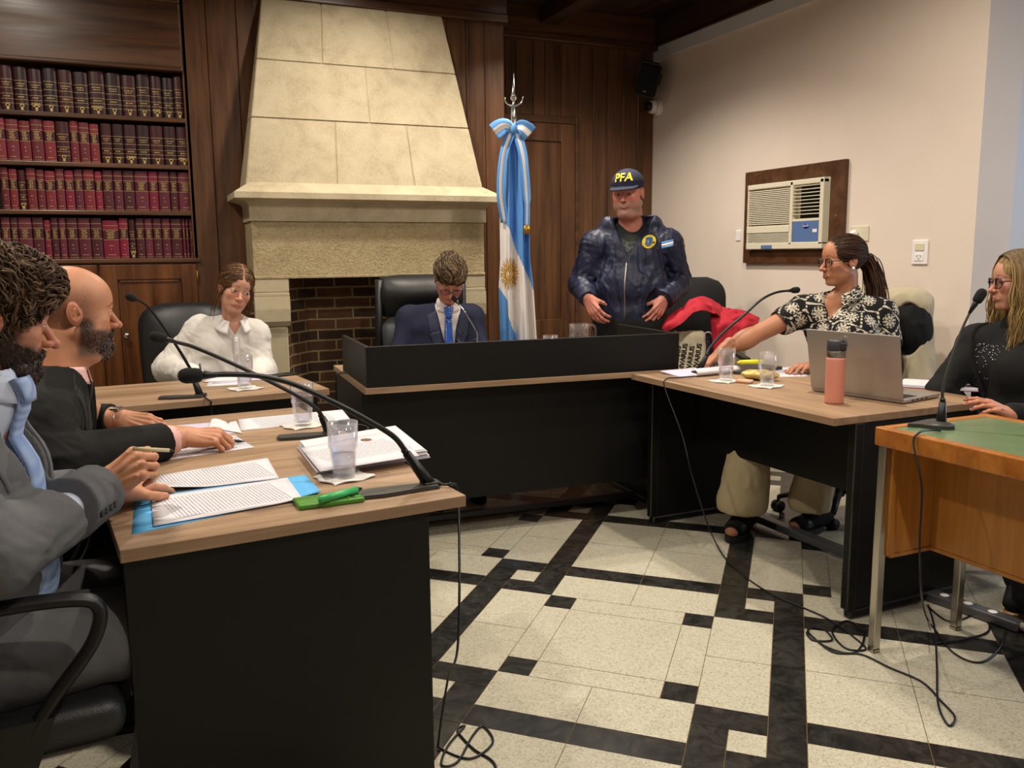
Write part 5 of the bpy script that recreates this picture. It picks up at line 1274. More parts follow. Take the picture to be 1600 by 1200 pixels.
def wrinkle(F_,amp=.004,sc=14,seed=1,stretch=None,joints=(),jr=.12,extra=.006):
    st=np.array(stretch if stretch is not None else (1,1,.6))
    def fn(P):
        n=fbm(P*st,sc,seed,3); r=1-np.abs(fbm(P*st,sc*1.3,seed+7,2))*2.2; d=amp*(n*.8+np.clip(r,-1,1)*.7)
        for k,j in enumerate(joints):
            w=np.exp(-(np.linalg.norm(P-np.array(j),axis=1)/jr)**2); a=np.array([(1,.5,1.6),(-.6,1,1.5),(.9,-.8,1.3)][k%3]); a=a/np.linalg.norm(a)
            q=P+a*((P@a)[:,None])*2.2+.02*fbm(P,14,seed+k,2)[:,None]; d=d+extra*w*(1-2.4*np.abs(fbm(q,11,seed+11+k,2)))*.8
        return d
    F_.displace(fn,.035)
def V3(*a): return np.array(a,float)
def upv(J): u=np.cross(J['f'],J['s']); return u/np.linalg.norm(u)
def carve_v(F_,top,J,depth,half,front_only=True,bias=0,flip=0):
    """open the front of a garment in a V running down from the neck"""
    f=np.array(J['f']);s=np.array(J['s']);c=np.array(top); u=upv(J)
    def fn(D,X,Y,Z):
        x,y,z=X-c[0],Y-c[1],Z-c[2]; S_=x*s[0]+y*s[1]+z*s[2]-bias; U=x*u[0]+y*u[1]+z*u[2]; Fd=x*f[0]+y*f[1]+z*f[2]
        w=half*np.clip((U+depth)/depth,0,3); d=np.maximum(np.abs(S_)-w,-(U+depth)); d=np.maximum(d,-(Fd+.02)); return np.maximum(D,-d)
    F_.full(fn)
def cut_plane(F_,p,n):
    """remove everything on the +n side of a plane"""
    n=np.array(n,float);n/=np.linalg.norm(n);p=np.array(p)
    F_.full(lambda D,X,Y,Z: np.maximum(D,(X-p[0])*n[0]+(Y-p[1])*n[1]+(Z-p[2])*n[2]))
def cut_sphere(F_,c,r,k=.01): F_.ell(c,r,k,'s')
def cut_cyl(F_,a,b,r,k=.006): F_.cone(a,b,r,r,k,'s')
def cut_end(F_,c,d,r=.10,L=.3):
    """square-cut a sleeve at point c, removing what lies beyond along d"""
    c=np.array(c,float);d=np.array(d,float);d/=np.linalg.norm(d)
    def fn(X,Y,Z):
        x,y,z=X-c[0],Y-c[1],Z-c[2]; t=x*d[0]+y*d[1]+z*d[2]; rad=np.sqrt(np.maximum((x*x+y*y+z*z)-t*t,0))
        return np.maximum(np.maximum(-t,t-L),rad-r)
    F_.op(c-L-r,c+L+r,fn,.002,'s')
def person(label,loc): return thing('person',label,'person',tuple(loc))
def gcol(V,col,var=.06,sc=20,seed=0): return np.tile(lin(col),(len(V),1))*(1+var*fbm(V,sc,seed))[:,None]
def cloth(name,F_,col,parent,origin,mat='cloth_pigment',colfn=None,**k):
    V,Q=F_.mesh(); c=colfn(V) if colfn else gcol(V,col,**k); return build_mesh(name,[(V,Q,c)],mat,parent,origin)
def glasses(Mh,parent,origin,col='glasses_dark',w=.030,hh=.019,down=0,r=.0016,top_only=False,sep=.033):
    mb=MB(); 
    T=lambda q: xf(np.array([q],float),Mh)[0]-np.array(origin)
    for s in (-1,1):
        n=20; pts=[]
        for i in range(n+1):
            a=2*PI*i/n; cx=math.copysign(abs(math.cos(a))**.7,math.cos(a)); sz=math.copysign(abs(math.sin(a))**.7,math.sin(a))
            if top_only and sz<-.2: pass
            pts.append(T((.102-down*.0-.010*abs(cx*.5*s+.0+.5*s*cx) - .004*(abs(s*sep+cx*w*.8)/.06)**2,s*sep+cx*w*.8,-.004-down+sz*hh)))
        mb.tube([Vector(p) for p in pts],[r*(1.5 if math.sin(2*PI*i/n)>-.2 else (.9 if not top_only else .5)) for i in range(n+1)],6,cap=False)
        mb.tube([Vector(T(q)) for q in ((.094,s*(sep+w*.8),.002-down),(.086,s*.069,.004-down),(.03,s*.080,.004-down*.5),(-.012,s*.081,.006),(-.03,s*.079,-.012))],r*1.1,6)
    mb.tube([Vector(T(q)) for q in ((.1025,-(sep-w*.8),.0-down),(.105,0,.004-down),(.1025,(sep-w*.8),.0-down))],r*1.2,6)
    return mb.build('glasses',col,parent)
plain('glasses_dark','2a1418',.3); plain('glasses_red','45222a',.3); plain('glasses_blue','2c3468',.3)
# ================================================================ THE PEOPLE
Zv=V3(0,0,1)
def npx(*a): return np.array(atD(*a))
def frame(px):
    r=ray(px,420); fh=np.array((r[0],r[1],0.)); fh/=np.linalg.norm(fh); rh=np.array((fh[1],-fh[0],0.)); return fh,rh
def dirv(px,yaw,pitch=0):
    fh,rh=frame(px); y,p=math.radians(yaw),math.radians(pitch); return math.cos(p)*(-fh*math.cos(y)+rh*math.sin(y))+Zv*math.sin(p)
def headM(px,py,t,yaw,pitch,roll=0,s=1.0):
    d=dirv(px,yaw,pitch); Mx=look(d,(0,0,1),atD(px,py,t)); return Mx@Matrix.Rotation(math.radians(roll),4,'X')@Matrix.Scale(s,4)
def neck_local(Mh,p): return tuple(xf(np.array([p],float),Mh.inverted())[0])
def patch(F_,J,o,quad,nu,nv,name,mat,parent,origin,off=.002,thick=.003,bump=None):
    """lay a cloth piece on a garment: quad = four (side,up) corners seen from the front, measured from o"""
    o=np.array(o);s=np.array(J['s']);f=np.array(J['f']);u=upv(J); mb=MB(); q=[np.array(k,float) for k in quad]
    def fn(a,b):
        p=q[0]*(1-a)*(1-b)+q[1]*a*(1-b)+q[2]*a*b+q[3]*(1-a)*b
        w=F_.hit(o+s*p[0]+u*p[1]+f*.35,-f,.7); return tuple(np.array(w)+f*(off+(bump(a,b) if bump else 0))-np.array(origin))
    mb.grid(fn,nu,nv,thick=-thick if False else thick)
    return mb.build(name,mat,parent)
def projtext(s_,size,F_,o,sd,up,fw,mat,name,parent,origin,off=.001,ext=.0008,M_=None,bold=.0):
    cu=bpy.data.curves.new('t','FONT'); cu.body=s_; cu.size=size; cu.extrude=ext; cu.align_x='CENTER'; cu.align_y='CENTER'; cu.resolution_u=4; cu.offset=bold
    to=bpy.data.objects.new('t',cu); COL.objects.link(to); dg=bpy.context.evaluated_depsgraph_get(); me=bpy.data.meshes.new_from_object(to.evaluated_get(dg)); bpy.data.objects.remove(to)
    for v in me.vertices:
        w=np.array(F_.hit(o+sd*v.co.x+up*v.co.y+fw*.2,-fw,.5))+fw*(off+v.co.z)
        if M_ is not None: w=xf(np.array([w]),M_)[0]
        v.co=Vector(w-np.array(origin))
    me.materials.clear(); me.materials.append(MATS[mat]); ob=bpy.data.objects.new(name,me); COL.objects.link(ob); ob.parent=parent; return ob
def shoe(name,heel,toe,parent,origin,col='141210',h=.075,sole=None,w=.045,st=.02):
    a=np.array(heel,float);b=np.array(toe,float); F_=Field(np.minimum(a,b)-.09,np.maximum(a,b)+.13,.005)
    d=(b-a)/np.linalg.norm(b-a)
    F_.cone(a+Zv*(.035+st),b-d*.03+Zv*(.024+st),w*.85,w*.62,0,n=np.cross(d,Zv),f=.72); F_.cone(a+Zv*.05,a+d*.03+Zv*(h+.02),.036,.036,.03)
    F_.full(lambda D,X,Y,Z: np.maximum(D,(a[2]+st*.5)-Z+0*X))
    V,Q=F_.mesh(); parts=[(V,Q,gcol(V,col))]
    o=build_mesh(name,parts,'cloth_pigment',parent,origin)
    mb=MB(); 
    s=np.cross(d,Zv); P_=[]
    for k in range(16):
        an=2*PI*k/16; L_=np.linalg.norm(b-a)/2+.012; c=(a+b)/2; q=c+d*math.cos(an)*L_+s*math.sin(an)*(w*1.02); P_.append(tuple((q-np.array(origin))[:2]))
    mb.prism(P_,a[2]+.001-origin[2],a[2]+st-origin[2]); mb.build('sole',sole or 'black_rubber',o)
    return o
def limbs(name,pairs,h,col,parent,origin,k=.03,colfn=None,amp=.003,sc=16,mat='cloth_pigment',cuts=(),flat=None,var=.06,floor=None):
    pts=np.array([q for p in pairs for q in (p[0],p[1])]); R=max(max(p[2],p[3]) for p in pairs); F_=Field(pts.min(0)-R-.03,pts.max(0)+R+.03,h)
    for p in pairs: F_.cone(p[0],p[1],p[2],p[3],p[4] if len(p)>4 else k)
    wrinkle(F_,amp,sc,3)
    for p,n in cuts: cut_plane(F_,p,n)
    return cloth(name,F_,col,parent,origin,mat=mat,colfn=colfn,var=var),F_

# ---- hair helpers (head-local)
def hair_volume(ells,cuts,disp,h=.0025,planes=(),lo=(-.19,-.14,-.16),hi=(.13,.14,.19),band=.03):
    F_=Field(lo,hi,h)
    for c,r,k in ells: F_.ell(c,r,k)
    F_.displace(disp,band)
    for c,r in cuts: F_.ell(c,r,.008,'s')
    for p,n in planes: cut_plane(F_,p,n)
    return F_
def hair_col(base,hi,lo_=None,sc=(60,160,160),seed=0,amt=.8):
    b,h_=lin(base),lin(hi)
    def f(V): t=.5+.5*fbm(V*np.array(sc),1,seed,3); return mixc(np.tile(b,(len(V),1)),h_,np.clip((t-.35)*2,0,1)*amt)
    return f
def grid_at(F_,P):
    q=(P-F_.lo)/F_.h; n=np.array(F_.D.shape)-2; i=np.clip(np.floor(q).astype(int),0,n); f=np.clip(q-i,0,1); v=0
    for dx in (0,1):
        for dy in (0,1):
            for dz in (0,1): v=v+F_.D[i[:,0]+dx,i[:,1]+dy,i[:,2]+dz]*(f[:,0] if dx else 1-f[:,0])*(f[:,1] if dy else 1-f[:,1])*(f[:,2] if dz else 1-f[:,2])
    return v
def unit(A): return A/(np.linalg.norm(A,axis=-1,keepdims=True)+1e-9)
def grad_at(F_,P,e=.003): return unit(np.stack([grid_at(F_,P+np.eye(3)[a]*e)-grid_at(F_,P-np.eye(3)[a]*e) for a in range(3)],-1))
def hair_strands(F_,n,flow,length,r,seed,cols,curl=0,curlf=3,lift=.002,pick=None,npt=9,jit=.3):
    V,Q=F_.mesh(); rs=np.random.RandomState(seed)
    if pick is not None: V=V[pick(V)]
    q=V[rs.randint(0,len(V),n)].copy(); g_=grad_at(F_,q); L=(length*(.6+.8*rs.rand(n)))[:,None]; ph=rs.rand(n)*6.3; jd=rs.randn(n,3)*jit; q=q+g_*lift*.3; out=[]
    for k in range(npt):
        fl_=flow(q.T); d=np.stack([np.broadcast_to(np.asarray(c,float),(n,)) for c in fl_],-1)+jd; d=unit(d-g_*(d*g_).sum(1,keepdims=True)); s=np.cross(g_,d); t=k/(npt-1)
        out.append(q+(s*np.sin(ph+t*6.28*curlf)[:,None]+g_*np.cos(ph+t*6.28*curlf)[:,None])*curl+g_*(lift*math.sin(PI*min(1,t*1.1))))
        q=q+d*L/npt; g_=grad_at(F_,q); q=q-g_*grid_at(F_,q)[:,None]*.8
    P=np.stack(out,1); rr=r*(.7+.6*rs.rand(n)); cl=np.array([lin(c) for c in cols]); col=cl[rs.randint(0,len(cl),n)]*(.8+.4*rs.rand(n))[:,None]
    return tubes(P,rr,col)
def tubes(P,rr,col,n=5):
    """P strands x points x 3"""
    N,m=P.shape[:2]; T=np.empty_like(P); T[:,1:-1]=P[:,2:]-P[:,:-2]; T[:,0]=P[:,1]-P[:,0]; T[:,-1]=P[:,-1]-P[:,-2]; T=unit(T)
    up=unit(np.cross(T[:,0],(.3,.5,.8))); V=np.empty((N,m,n,3))
    for i in range(m):
        up=unit(up-T[:,i]*(up*T[:,i]).sum(1,keepdims=True)); sd=np.cross(T[:,i],up); q=i/(m-1); w=(rr*(1-.75*q**3)*(.6+.4*min(1,q*6)))[:,None]
        for k in range(n): a=2*PI*k/n; V[:,i,k]=P[:,i]+w*(up*math.cos(a)+sd*math.sin(a))
    b=(np.arange(N)*m*n)[:,None,None]+(np.arange(m-1)*n)[None,:,None]; k=np.arange(n)[None,None,:]; k2=(k+1)%n
    Q=np.stack(np.broadcast_arrays(b+k,b+k2,b+n+k2,b+n+k),-1).reshape(-1,4)
    return V.reshape(-1,3),Q,np.repeat(col,m*n,axis=0)

# ============ the standing guard
def guard():
    px,t=985,5.15; fh,rh=frame(px); f=dirv(px,-10); s=np.cross(Zv,f)   # his left = image right
    Mh=headM(981,303,t-.08,-16,-6,3,1.04)
    nb=npx(987,352,t+.02); base=np.array((nb[0],nb[1],0.))
    T=person('man in navy police jacket and cap standing with hands on hips by the door',base)
    og=base; J=dict(pel=npx(985,500,t),waist=npx(985,450,t),chest=npx(985,396,t+.01),neck=nb,shL=npx(1044,382,t+.02),shR=npx(930,384,t+.02),elL=npx(1062,442,t+.06),elR=npx(909,445,t+.06),wrL=npx(1038,468,t-.12),wrR=npx(918,466,t-.12),f=f,s=s)
    R=dict(pel=.118,waist=.136,chest=.132,sh=.072,flat=.70,belly=(.03,.12),s0=.082,s1=.068,s2=.05,trap=.06)
    # body
    hp,HF=head(dict(fat=.010,w=1.07,skin='b9796a',flush='b25a4a',flushk=.8,beard=dict(col='7d7468',grey='a8a096',gk=.5,k=.55,gap=.2),brow='4a3a30',neck=.066,neck_to=neck_local(Mh,nb-Zv*.06),eye=.0038,lip='94584e',lipk=.5,gaze=(1,.1,-.05)))
    parts=[(xf(V,Mh),Q,c) for V,Q,c in hp]
    B=torso_field(J,dict(pel=.10,waist=.115,chest=.115,sh=.055,flat=.7),.012); sleeves(B,J,dict(s0=.05,s1=.04,s2=.032)); V,Q=B.mesh(); parts.append((V,Q,gcol(V,'b9796a')))
    for sd in 'LR':
        wr=J['wr'+sd]; tip=npx(*((1024,492,t-.16) if sd=='L' else (932,491,t-.16))); d=tip-wr; d/=np.linalg.norm(d)
        Mx=hmat(Vector(wr-d*.0),d-Zv*.25*0,(-fh*1.0+rh*(.55 if sd=='L' else -.55)))
        hv=hand_to(dict(skin='b9796a',left=sd=='L',s=1.06,curl=[(30,34,20),(26,32,20),(24,32,20),(22,28,18)],spread=(4,1,-2,-5),thumb=[(.050,.040,-.025),(.064,.046,-.045),(.073,.044,-.062)],fore=.025,rf=.028,h=.0026),Mx)
        parts.append(hv)
    body=build_mesh('body',parts,'skin',T,og)
    # t-shirt
    S=torso_field(J,dict(pel=.108,waist=.125,chest=.122,sh=.058,flat=.70,trap=.06),.006); cut_cyl(S,nb+Zv*.02,nb+f*.03+Zv*.25,.078)
    cloth('t_shirt',S,'15181a',T,og,colfn=lambda V: mixc(gcol(V,'14171a'),lin('5c6460'),(np.exp(-(((V-(J['chest']+f*.12+Zv*.055))@s)/.055)**2-(((V-(J['chest']+f*.12+Zv*.035))@Zv)/.05)**2))*(.35+.65*(fbm(V,70,4)>0))))
    # jacket
    K=torso_field(J,R,.0055); sleeves(K,J,R); 
    K.cone(npx(952,352,t),npx(1020,350,t),.052,.052,.04)
    K.cone(J['pel']+Zv*.015,J['pel']+Zv*.05,.128,.132,.02,n=s,f=.74)
    wrinkle(K,.0090,17,2,stretch=(1,1,.4),joints=[J['elL'],J['elR'],J['shL']-Zv*.05,J['shR']-Zv*.05,J['waist']+s*.12,J['waist']-s*.12],jr=.13,extra=.011)
    cut_plane(K,J['pel']-Zv*.012,(0,0,-1)) if False else None
    K.op(K.lo,K.lo+np.array(K.D.shape)*K.h,lambda X,Y,Z: np.maximum(np.abs((X-J['pel'][0])*s[0]+(Y-J['pel'][1])*s[1])-.20,Z-(J['pel'][2]-.005))+0*X,0,'s')
    carve_v(K,nb+f*.02+Zv*.05,J,.24,.125,bias=.012)
    cut_cyl(K,nb-Zv*.02,nb+Zv*.3,.072)
    for sd in 'LR':
        w=J['wr'+sd];e=J['el'+sd]; d=(w-e)/np.linalg.norm(w-e); K.ell(w-d*.018,.047,.012); cut_end(K,w+d*.012,d,.085,.12)
    jk=cloth('jacket',K,'1c2140',T,og,mat='nylon_pigment',colfn=lambda V: mixc(gcol(V,'1a1e36',.12,14),lin('2c3454'),.5*np.clip(fbm(V*np.array([1,1,.4]),30,6),0,1)))
    # raised collar
    mb=MB()
    def col(a,b,sg):
        an=R_(-32+ -150*a) if False else 0
    for sg in (-1,1):
        P_=[]
        def fn(a,b,sg=sg):
            th=R_(22+135*a)*sg; rr=.088+.018*b; p=nb+f*math.cos(th)*rr*.85+s*math.sin(th)*rr+Zv*(.0+.062*b*(1-.2*a))-f*.02; 
            if b>.75: p=p+(f*math.cos(th)+s*math.sin(th))*.014*(b-.75)*4-Zv*.012*(b-.75)*4
            return tuple(p-og)
        mb.grid(fn,16,8,thick=.006)
    mb.build('collar','navy_nylon',jk)
    # pale lining turned out on the open side, zip, badge, arm flag
    patch(K,J,nb,[(.052,.0),(.095,-.01),(.022,-.155),(.010,-.16)],4,12,'lining','lining',jk,og,.003)
    mb=MB(); pz=[np.array(K.hit(nb+s*.006-Zv*q+f*.4,-f,.8))+f*.003-og for q in np.linspace(.205,.545,14)]; mb.tube([Vector(p) for p in pz],.0038,6); mb.build('zip','steel',jk)
    c0=npx(1010,377,t-.2); mbp=[(math.cos(2*PI*k/24)*.036,math.sin(2*PI*k/24)*.040) for k in range(24)]
    def disc(name,mat,rx,ry,off,par,shape=None,o=c0,ff=f,ss=s):
        mb=MB(); u=np.cross(ff,ss); n=24
        cen=np.array(K.hit(o+ff*.25,-ff,.8))+ff*off
        vs=[mb.bm.verts.new(Vector(cen-og))]; pts=shape or [(math.cos(2*PI*k/n)*rx,math.sin(2*PI*k/n)*ry) for k in range(n)]
        for a,b in pts: vs.append(mb.bm.verts.new(Vector(np.array(K.hit(o+ff*.25+ss*a+u*b,-ff,.8))+ff*off-og)))
        m_=len(pts); fs=[mb.bm.faces.new((vs[0],vs[1+k],vs[1+(k+1)%m_])) for k in range(m_)]
        solid(mb.bm,fs,.002); return mb.build(name,mat,par)
    bd=disc('chest_badge','badge_yellow',.036,.040,.005,jk)
    disc('badge_shield','badge_blue',0,0,.010,bd,[(-.018,.022),(.0,.026),(.018,.022),(.018,-.012),(.010,-.022),(0,-.026),(-.010,-.022),(-.018,-.012)])
    disc('badge_star','badge_yellow',0,0,.0125,bd,[(math.cos(2*PI*k/10)*(.007 if k%2 else .003),math.sin(2*PI*k/10)*(.010 if k%2 else .004)) for k in range(10)])
    fo=npx(1050,381,t-.2); u=Zv*.97+s*-.12; ff=(f+s*.35); ff/=np.linalg.norm(ff); ss=np.cross(Zv,ff)
    for nm,a0,a1,mt in (('flag_patch_band',-.020,-.008,'flag_blue'),('flag_patch_band',-.008,.008,'flag_white'),('flag_patch_band',.008,.020,'flag_blue')):
        mb=MB(); mb.grid(lambda a,b: tuple(np.array(K.hit(fo+ff*.2+ss*((a-.5)*.072)+Zv*(a0+(a1-a0)*b+(a-.5)*.016),-ff,.6))+ff*.0035-og),6,2,thick=.002); mb.build(nm,mt,jk)
    # trousers
    hipL,hipR=J['pel']+s*.10-Zv*.03,J['pel']-s*.10-Zv*.03; knL,knR=hipL+s*.03-Zv*.42+f*.02,hipR-s*.03-Zv*.42+f*.02; anL=V3(knL[0]+s[0]*.03,knL[1]+s[1]*.03,.09);anR=V3(knR[0]-s[0]*.03,knR[1]-s[1]*.03,.09)
    limbs('trousers',[(hipL,hipR,.125,.125,0),(J['pel']+Zv*.03,J['pel'],.115,.12,.05),(hipL,knL,.11,.075),(knL,anL,.075,.06),(hipR,knR,.11,.075),(knR,anR,.075,.06)],.008,'131316',T,og)
    for a in (anL,anR): shoe('shoe',V3(a[0],a[1],0)-f*.06,V3(a[0],a[1],0)+f*.20,T,og)
    # watch on his left wrist
    w=J['wrL'];d=(w-J['elL']);d/=np.linalg.norm(d); mb=MB(); Mx=look(d,-fh,Vector(w+d*.006-og)); mb.lathe([(.034,-.011),(.037,-.01),(.037,.01),(.034,.011)],24,Mx@Matrix.Rotation(PI/2,4,'Y')@Matrix.Diagonal((.8,1,1,1)),cap=False); mb.box((-.018,-.018,.030),(.018,.018,.042),.004,Mx); mb.build('watch','black_plastic',T)
    # cap
    C_=Field((-.14,-.12,-.02),(.20,.12,.17),.0028); C_.ell((-.010,0,.052),(.108,.093,.088)); cut_plane(C_,(0,0,.030),(-.10,0,-1)); C_.cone((.072,-.036,.042),(.072,.036,.042),.012,.012,.01); 
    C_.op((.03,-.1,.0),(.2,.1,.08),lambda X,Y,Z: np.maximum(np.sqrt(((X-.065)/1.0)**2+(Y*1.02)**2)-.082,np.abs(Z-(.050-.30*(X-.07)-2.2*Y**2))-.0032),.006)
    C_.full(lambda D,X,Y,Z: np.where(X<-.5,D,D))
    VC,QC=C_.mesh(); seam=np.exp(-(VC[:,1]/.002)**2)*.4+np.exp(-((np.abs(VC[:,1])-.045)/.002)**2)*.3
    cc=gcol(VC,'23263c')*(1-.35*seam*(VC[:,2]>.05))[:,None]
    cap=build_mesh('cap',[(xf(VC,Mh),QC,cc)],'cloth_pigment',T,og)
    projtext('PFA',.062,C_,V3(0,.004,.092),V3(0,1,0)*1.0,V3(0,0,1),V3(1,0,0),'badge_yellow','lettering',cap,og,.0035,.003,Mh,bold=.0012)
    return T
plain('navy_nylon','1c2038',.45,bump=.4,bscale=60); plain('lining','c8c0bc',.8); plain('badge_yellow','e0c52c',.6); plain('badge_blue','2f5c9a',.6)

# ============ seated man in the navy suit
def judge():
    px,t=700,4.88; f=dirv(px,4); s=np.cross(Zv,f); 
    Mh=headM(703,436,t-.16,6,-42,-3,1.0)
    nb=npx(699,486,t-.02); base=V3(nb[0]-f[0]*.12,nb[1]-f[1]*.12,0); og=base
    T=person('man in navy suit and blue tie reading with bowed head at the bench',base)
    tb=t+.06
    J=dict(pel=V3(base[0],base[1],.53),waist=npx(690,552,tb),chest=npx(690,516,tb-.02),neck=nb,shL=npx(736,496,tb),shR=npx(640,498,tb),elL=npx(752,560,tb-.10),elR=npx(622,562,tb-.08),wrL=npx(716,556,tb-.42),wrR=npx(668,557,tb-.42),f=f,s=s)
    hp,_=head(dict(skin='c08a74',brow='4a3c30',neck=.049,neck_to=neck_local(Mh,nb-Zv*.05+f*-.0),eye=.0022,nose=1.05,lip='a05a50',flushk=1.1))
    parts=[(xf(V,Mh),Q,c) for V,Q,c in hp]
    B=torso_field(J,dict(pel=.10,waist=.095,chest=.10,sh=.05,flat=.66),.012); sleeves(B,J,dict(s0=.045,s1=.036,s2=.03)); V,Q=B.mesh(); parts.append((V,Q,gcol(V,'c08a74')))
    for sd in 'LR':
        wr=J['wr'+sd]; d=f*.5+(-s if sd=='L' else s)*.8+Zv*.1; parts.append(hand_to(dict(skin='c08a74',left=sd=='L',curl=[(50,50,30)]*4,thumb=[(.055,.045,-.02),(.085,.045,-.03),(.105,.03,-.035)],fore=.06,h=.003),hmat(Vector(wr),d,Zv+f*.3)))
    build_mesh('body',parts,'skin',T,og)
    S=torso_field(J,dict(pel=.115,waist=.108,chest=.112,sh=.056,flat=.66,trap=.052),.006); sleeves(S,J,dict(s0=.05,s1=.042,s2=.035),end=1.03); 
    S.cone(nb-Zv*.03+f*.004,nb+Zv*.04+f*.012,.066,.064,.015); cut_cyl(S,nb+Zv*.04,nb+Zv*.3,.052); cut_plane(S,nb+Zv*.035,(0,0,1)) if False else None
    sh_=cloth('shirt',S,'e4dede',T,og)
    # collar wings
    mb=MB()
    for sg in (-1,1):
        mb.grid(lambda a,b,sg=sg: tuple(nb+f*(.060*math.cos(R_(15+150*a))+.010*b)+s*sg*(.060*math.sin(R_(15+150*a))+.004*b)+Zv*(.045-.05*b*(1-.55*a))-og+f*.01),12,3,thick=.002)
    mb.build('collar','shirt_white',sh_)
    K=torso_field(J,dict(pel=.130,waist=.126,chest=.128,sh=.066,flat=.66,trap=.052),.0055); sleeves(K,J,dict(s0=.068,s1=.056,s2=.045),end=.97)
    wrinkle(K,.0028,14,5,joints=[J['elL'],J['elR'],J['shR']-Zv*.07,J['shL']-Zv*.07],jr=.09,extra=.005)
    carve_v(K,nb+f*.03+Zv*.03,J,.34,.072,bias=.004); cut_cyl(K,nb-Zv*.02,nb+Zv*.3,.068)
    jk=cloth('jacket',K,'22243a',T,og,colfn=lambda V: gcol(V,'20243a',.08,160))
    for sg in (-1,1):
        patch(K,J,nb,[(sg*.060,.012),(sg*.118,-.020),(sg*.105,-.125),(sg*.036,-.115)],6,8,'lapel','navy_cloth',jk,og,.004,.004)
        patch(K,J,nb,[(sg*.048,-.105),(sg*.112,-.118),(sg*.055,-.25),(sg*.022,-.27)],6,10,'lapel','navy_cloth',jk,og,.004,.004)
    patch(K,J,nb,[(.10,-.165),(.155,-.150),(.154,-.162),(.099,-.177)],5,2,'breast_pocket','navy_cloth',jk,og,.003,.003)
    patch(S,J,nb,[(-.024,.030),(.026,.030),(.015,-.035),(-.013,-.035)],4,5,'tie_knot','tie_blue',sh_,og,.010,.012).name='tie_knot'
    patch(S,J,nb,[(-.014,-.032),(.014,-.032),(.030,-.33),(-.032,-.33)],6,14,'tie','tie_blue',T,og,.007,.006,bump=lambda a,b:.006*math.sin(PI*a))
    kn=[J['pel']+f*.42-s*.12-Zv*.01,J['pel']+f*.42+s*.12-Zv*.01]
    limbs('trousers',[(J['pel']-s*.09,kn[0],.10,.075),(J['pel']+s*.09,kn[1],.10,.075),(kn[0],V3(kn[0][0],kn[0][1],.1),.07,.055),(kn[1],V3(kn[1][0],kn[1][1],.1),.07,.055),(J['pel'],J['pel']+Zv*.06,.12,.11)],.01,'1b1d2e',T,og)
    for k in kn: shoe('shoe',V3(k[0],k[1],0)-f*.06,V3(k[0],k[1],0)+f*.2,T,og)
    # hair: wavy, greying at the sides
    H=hair_volume([((-.018,0,.046),(.107,.083,.090),0),((.035,.005,.098),(.062,.056,.036),.03),((.078,.01,.075),(.024,.045,.026),.02)],[((.104,0,-.035),(.058,.080,.088)),((.02,.085,-.06),(.06,.036,.055)),((.02,-.085,-.06),(.06,.036,.055)),((-.01,-.088,-.005),(.03,.020,.034)),((-.01,.088,-.005),(.03,.020,.034))],
        lambda P:.0045*fbm(P*np.array([.5,1.2,1]),70,3)+.004*(1-2*np.abs(fbm(P*np.array([.5,1,1]),45,8))),.0024,planes=[((0,0,-.055),(.35,0,-1))])
    V,Q=H.mesh(); cf=hair_col('33271b','6e5a3e',seed=2,sc=(50,120,120)); c=cf(V); c=mixc(c,lin('8a8682'),(sm(np.abs(V[:,1]),.058,.078)*(1-sm(V[:,2],.03,.07)))*.8)
    gs=hair_strands(H,650,lambda q:(1.0,.55*np.sin(q[0]*38+q[1]*22)+.25,-.15),.080,.0019,4,['3a2c1f','54412d','6e593d','30251b','80694c'],curl=.0022,curlf=1.0,lift=.0065,jit=.16,pick=lambda V:V[:,2]>.045,npt=11)
    build_mesh('hair',[(xf(V,Mh),Q,c),(xf(gs[0],Mh),gs[1],gs[2])],'hair_pigment',T,og)
    glasses(Mh,T,og,'glasses_blue',w=.030,hh=.017,down=.006)
plain('shirt_white','e6e1e0',.8); plain('navy_cloth','272b44',.8)
m,nt=newmat('tie_blue','3b63b4',.6); c=nt.coord('Object'); v=nt.add('ShaderNodeTexVoronoi'); v.inputs['Scale'].default_value=75; v.inputs['Randomness'].default_value=.15; nt.link(c,v.inputs['Vector'])
nt.link(nt.mix(nt.math('LESS_THAN',v.outputs['Distance'],.30),srgb('2f5cb8'),srgb('a8bedc')),nt.bs.inputs['Base Color'])

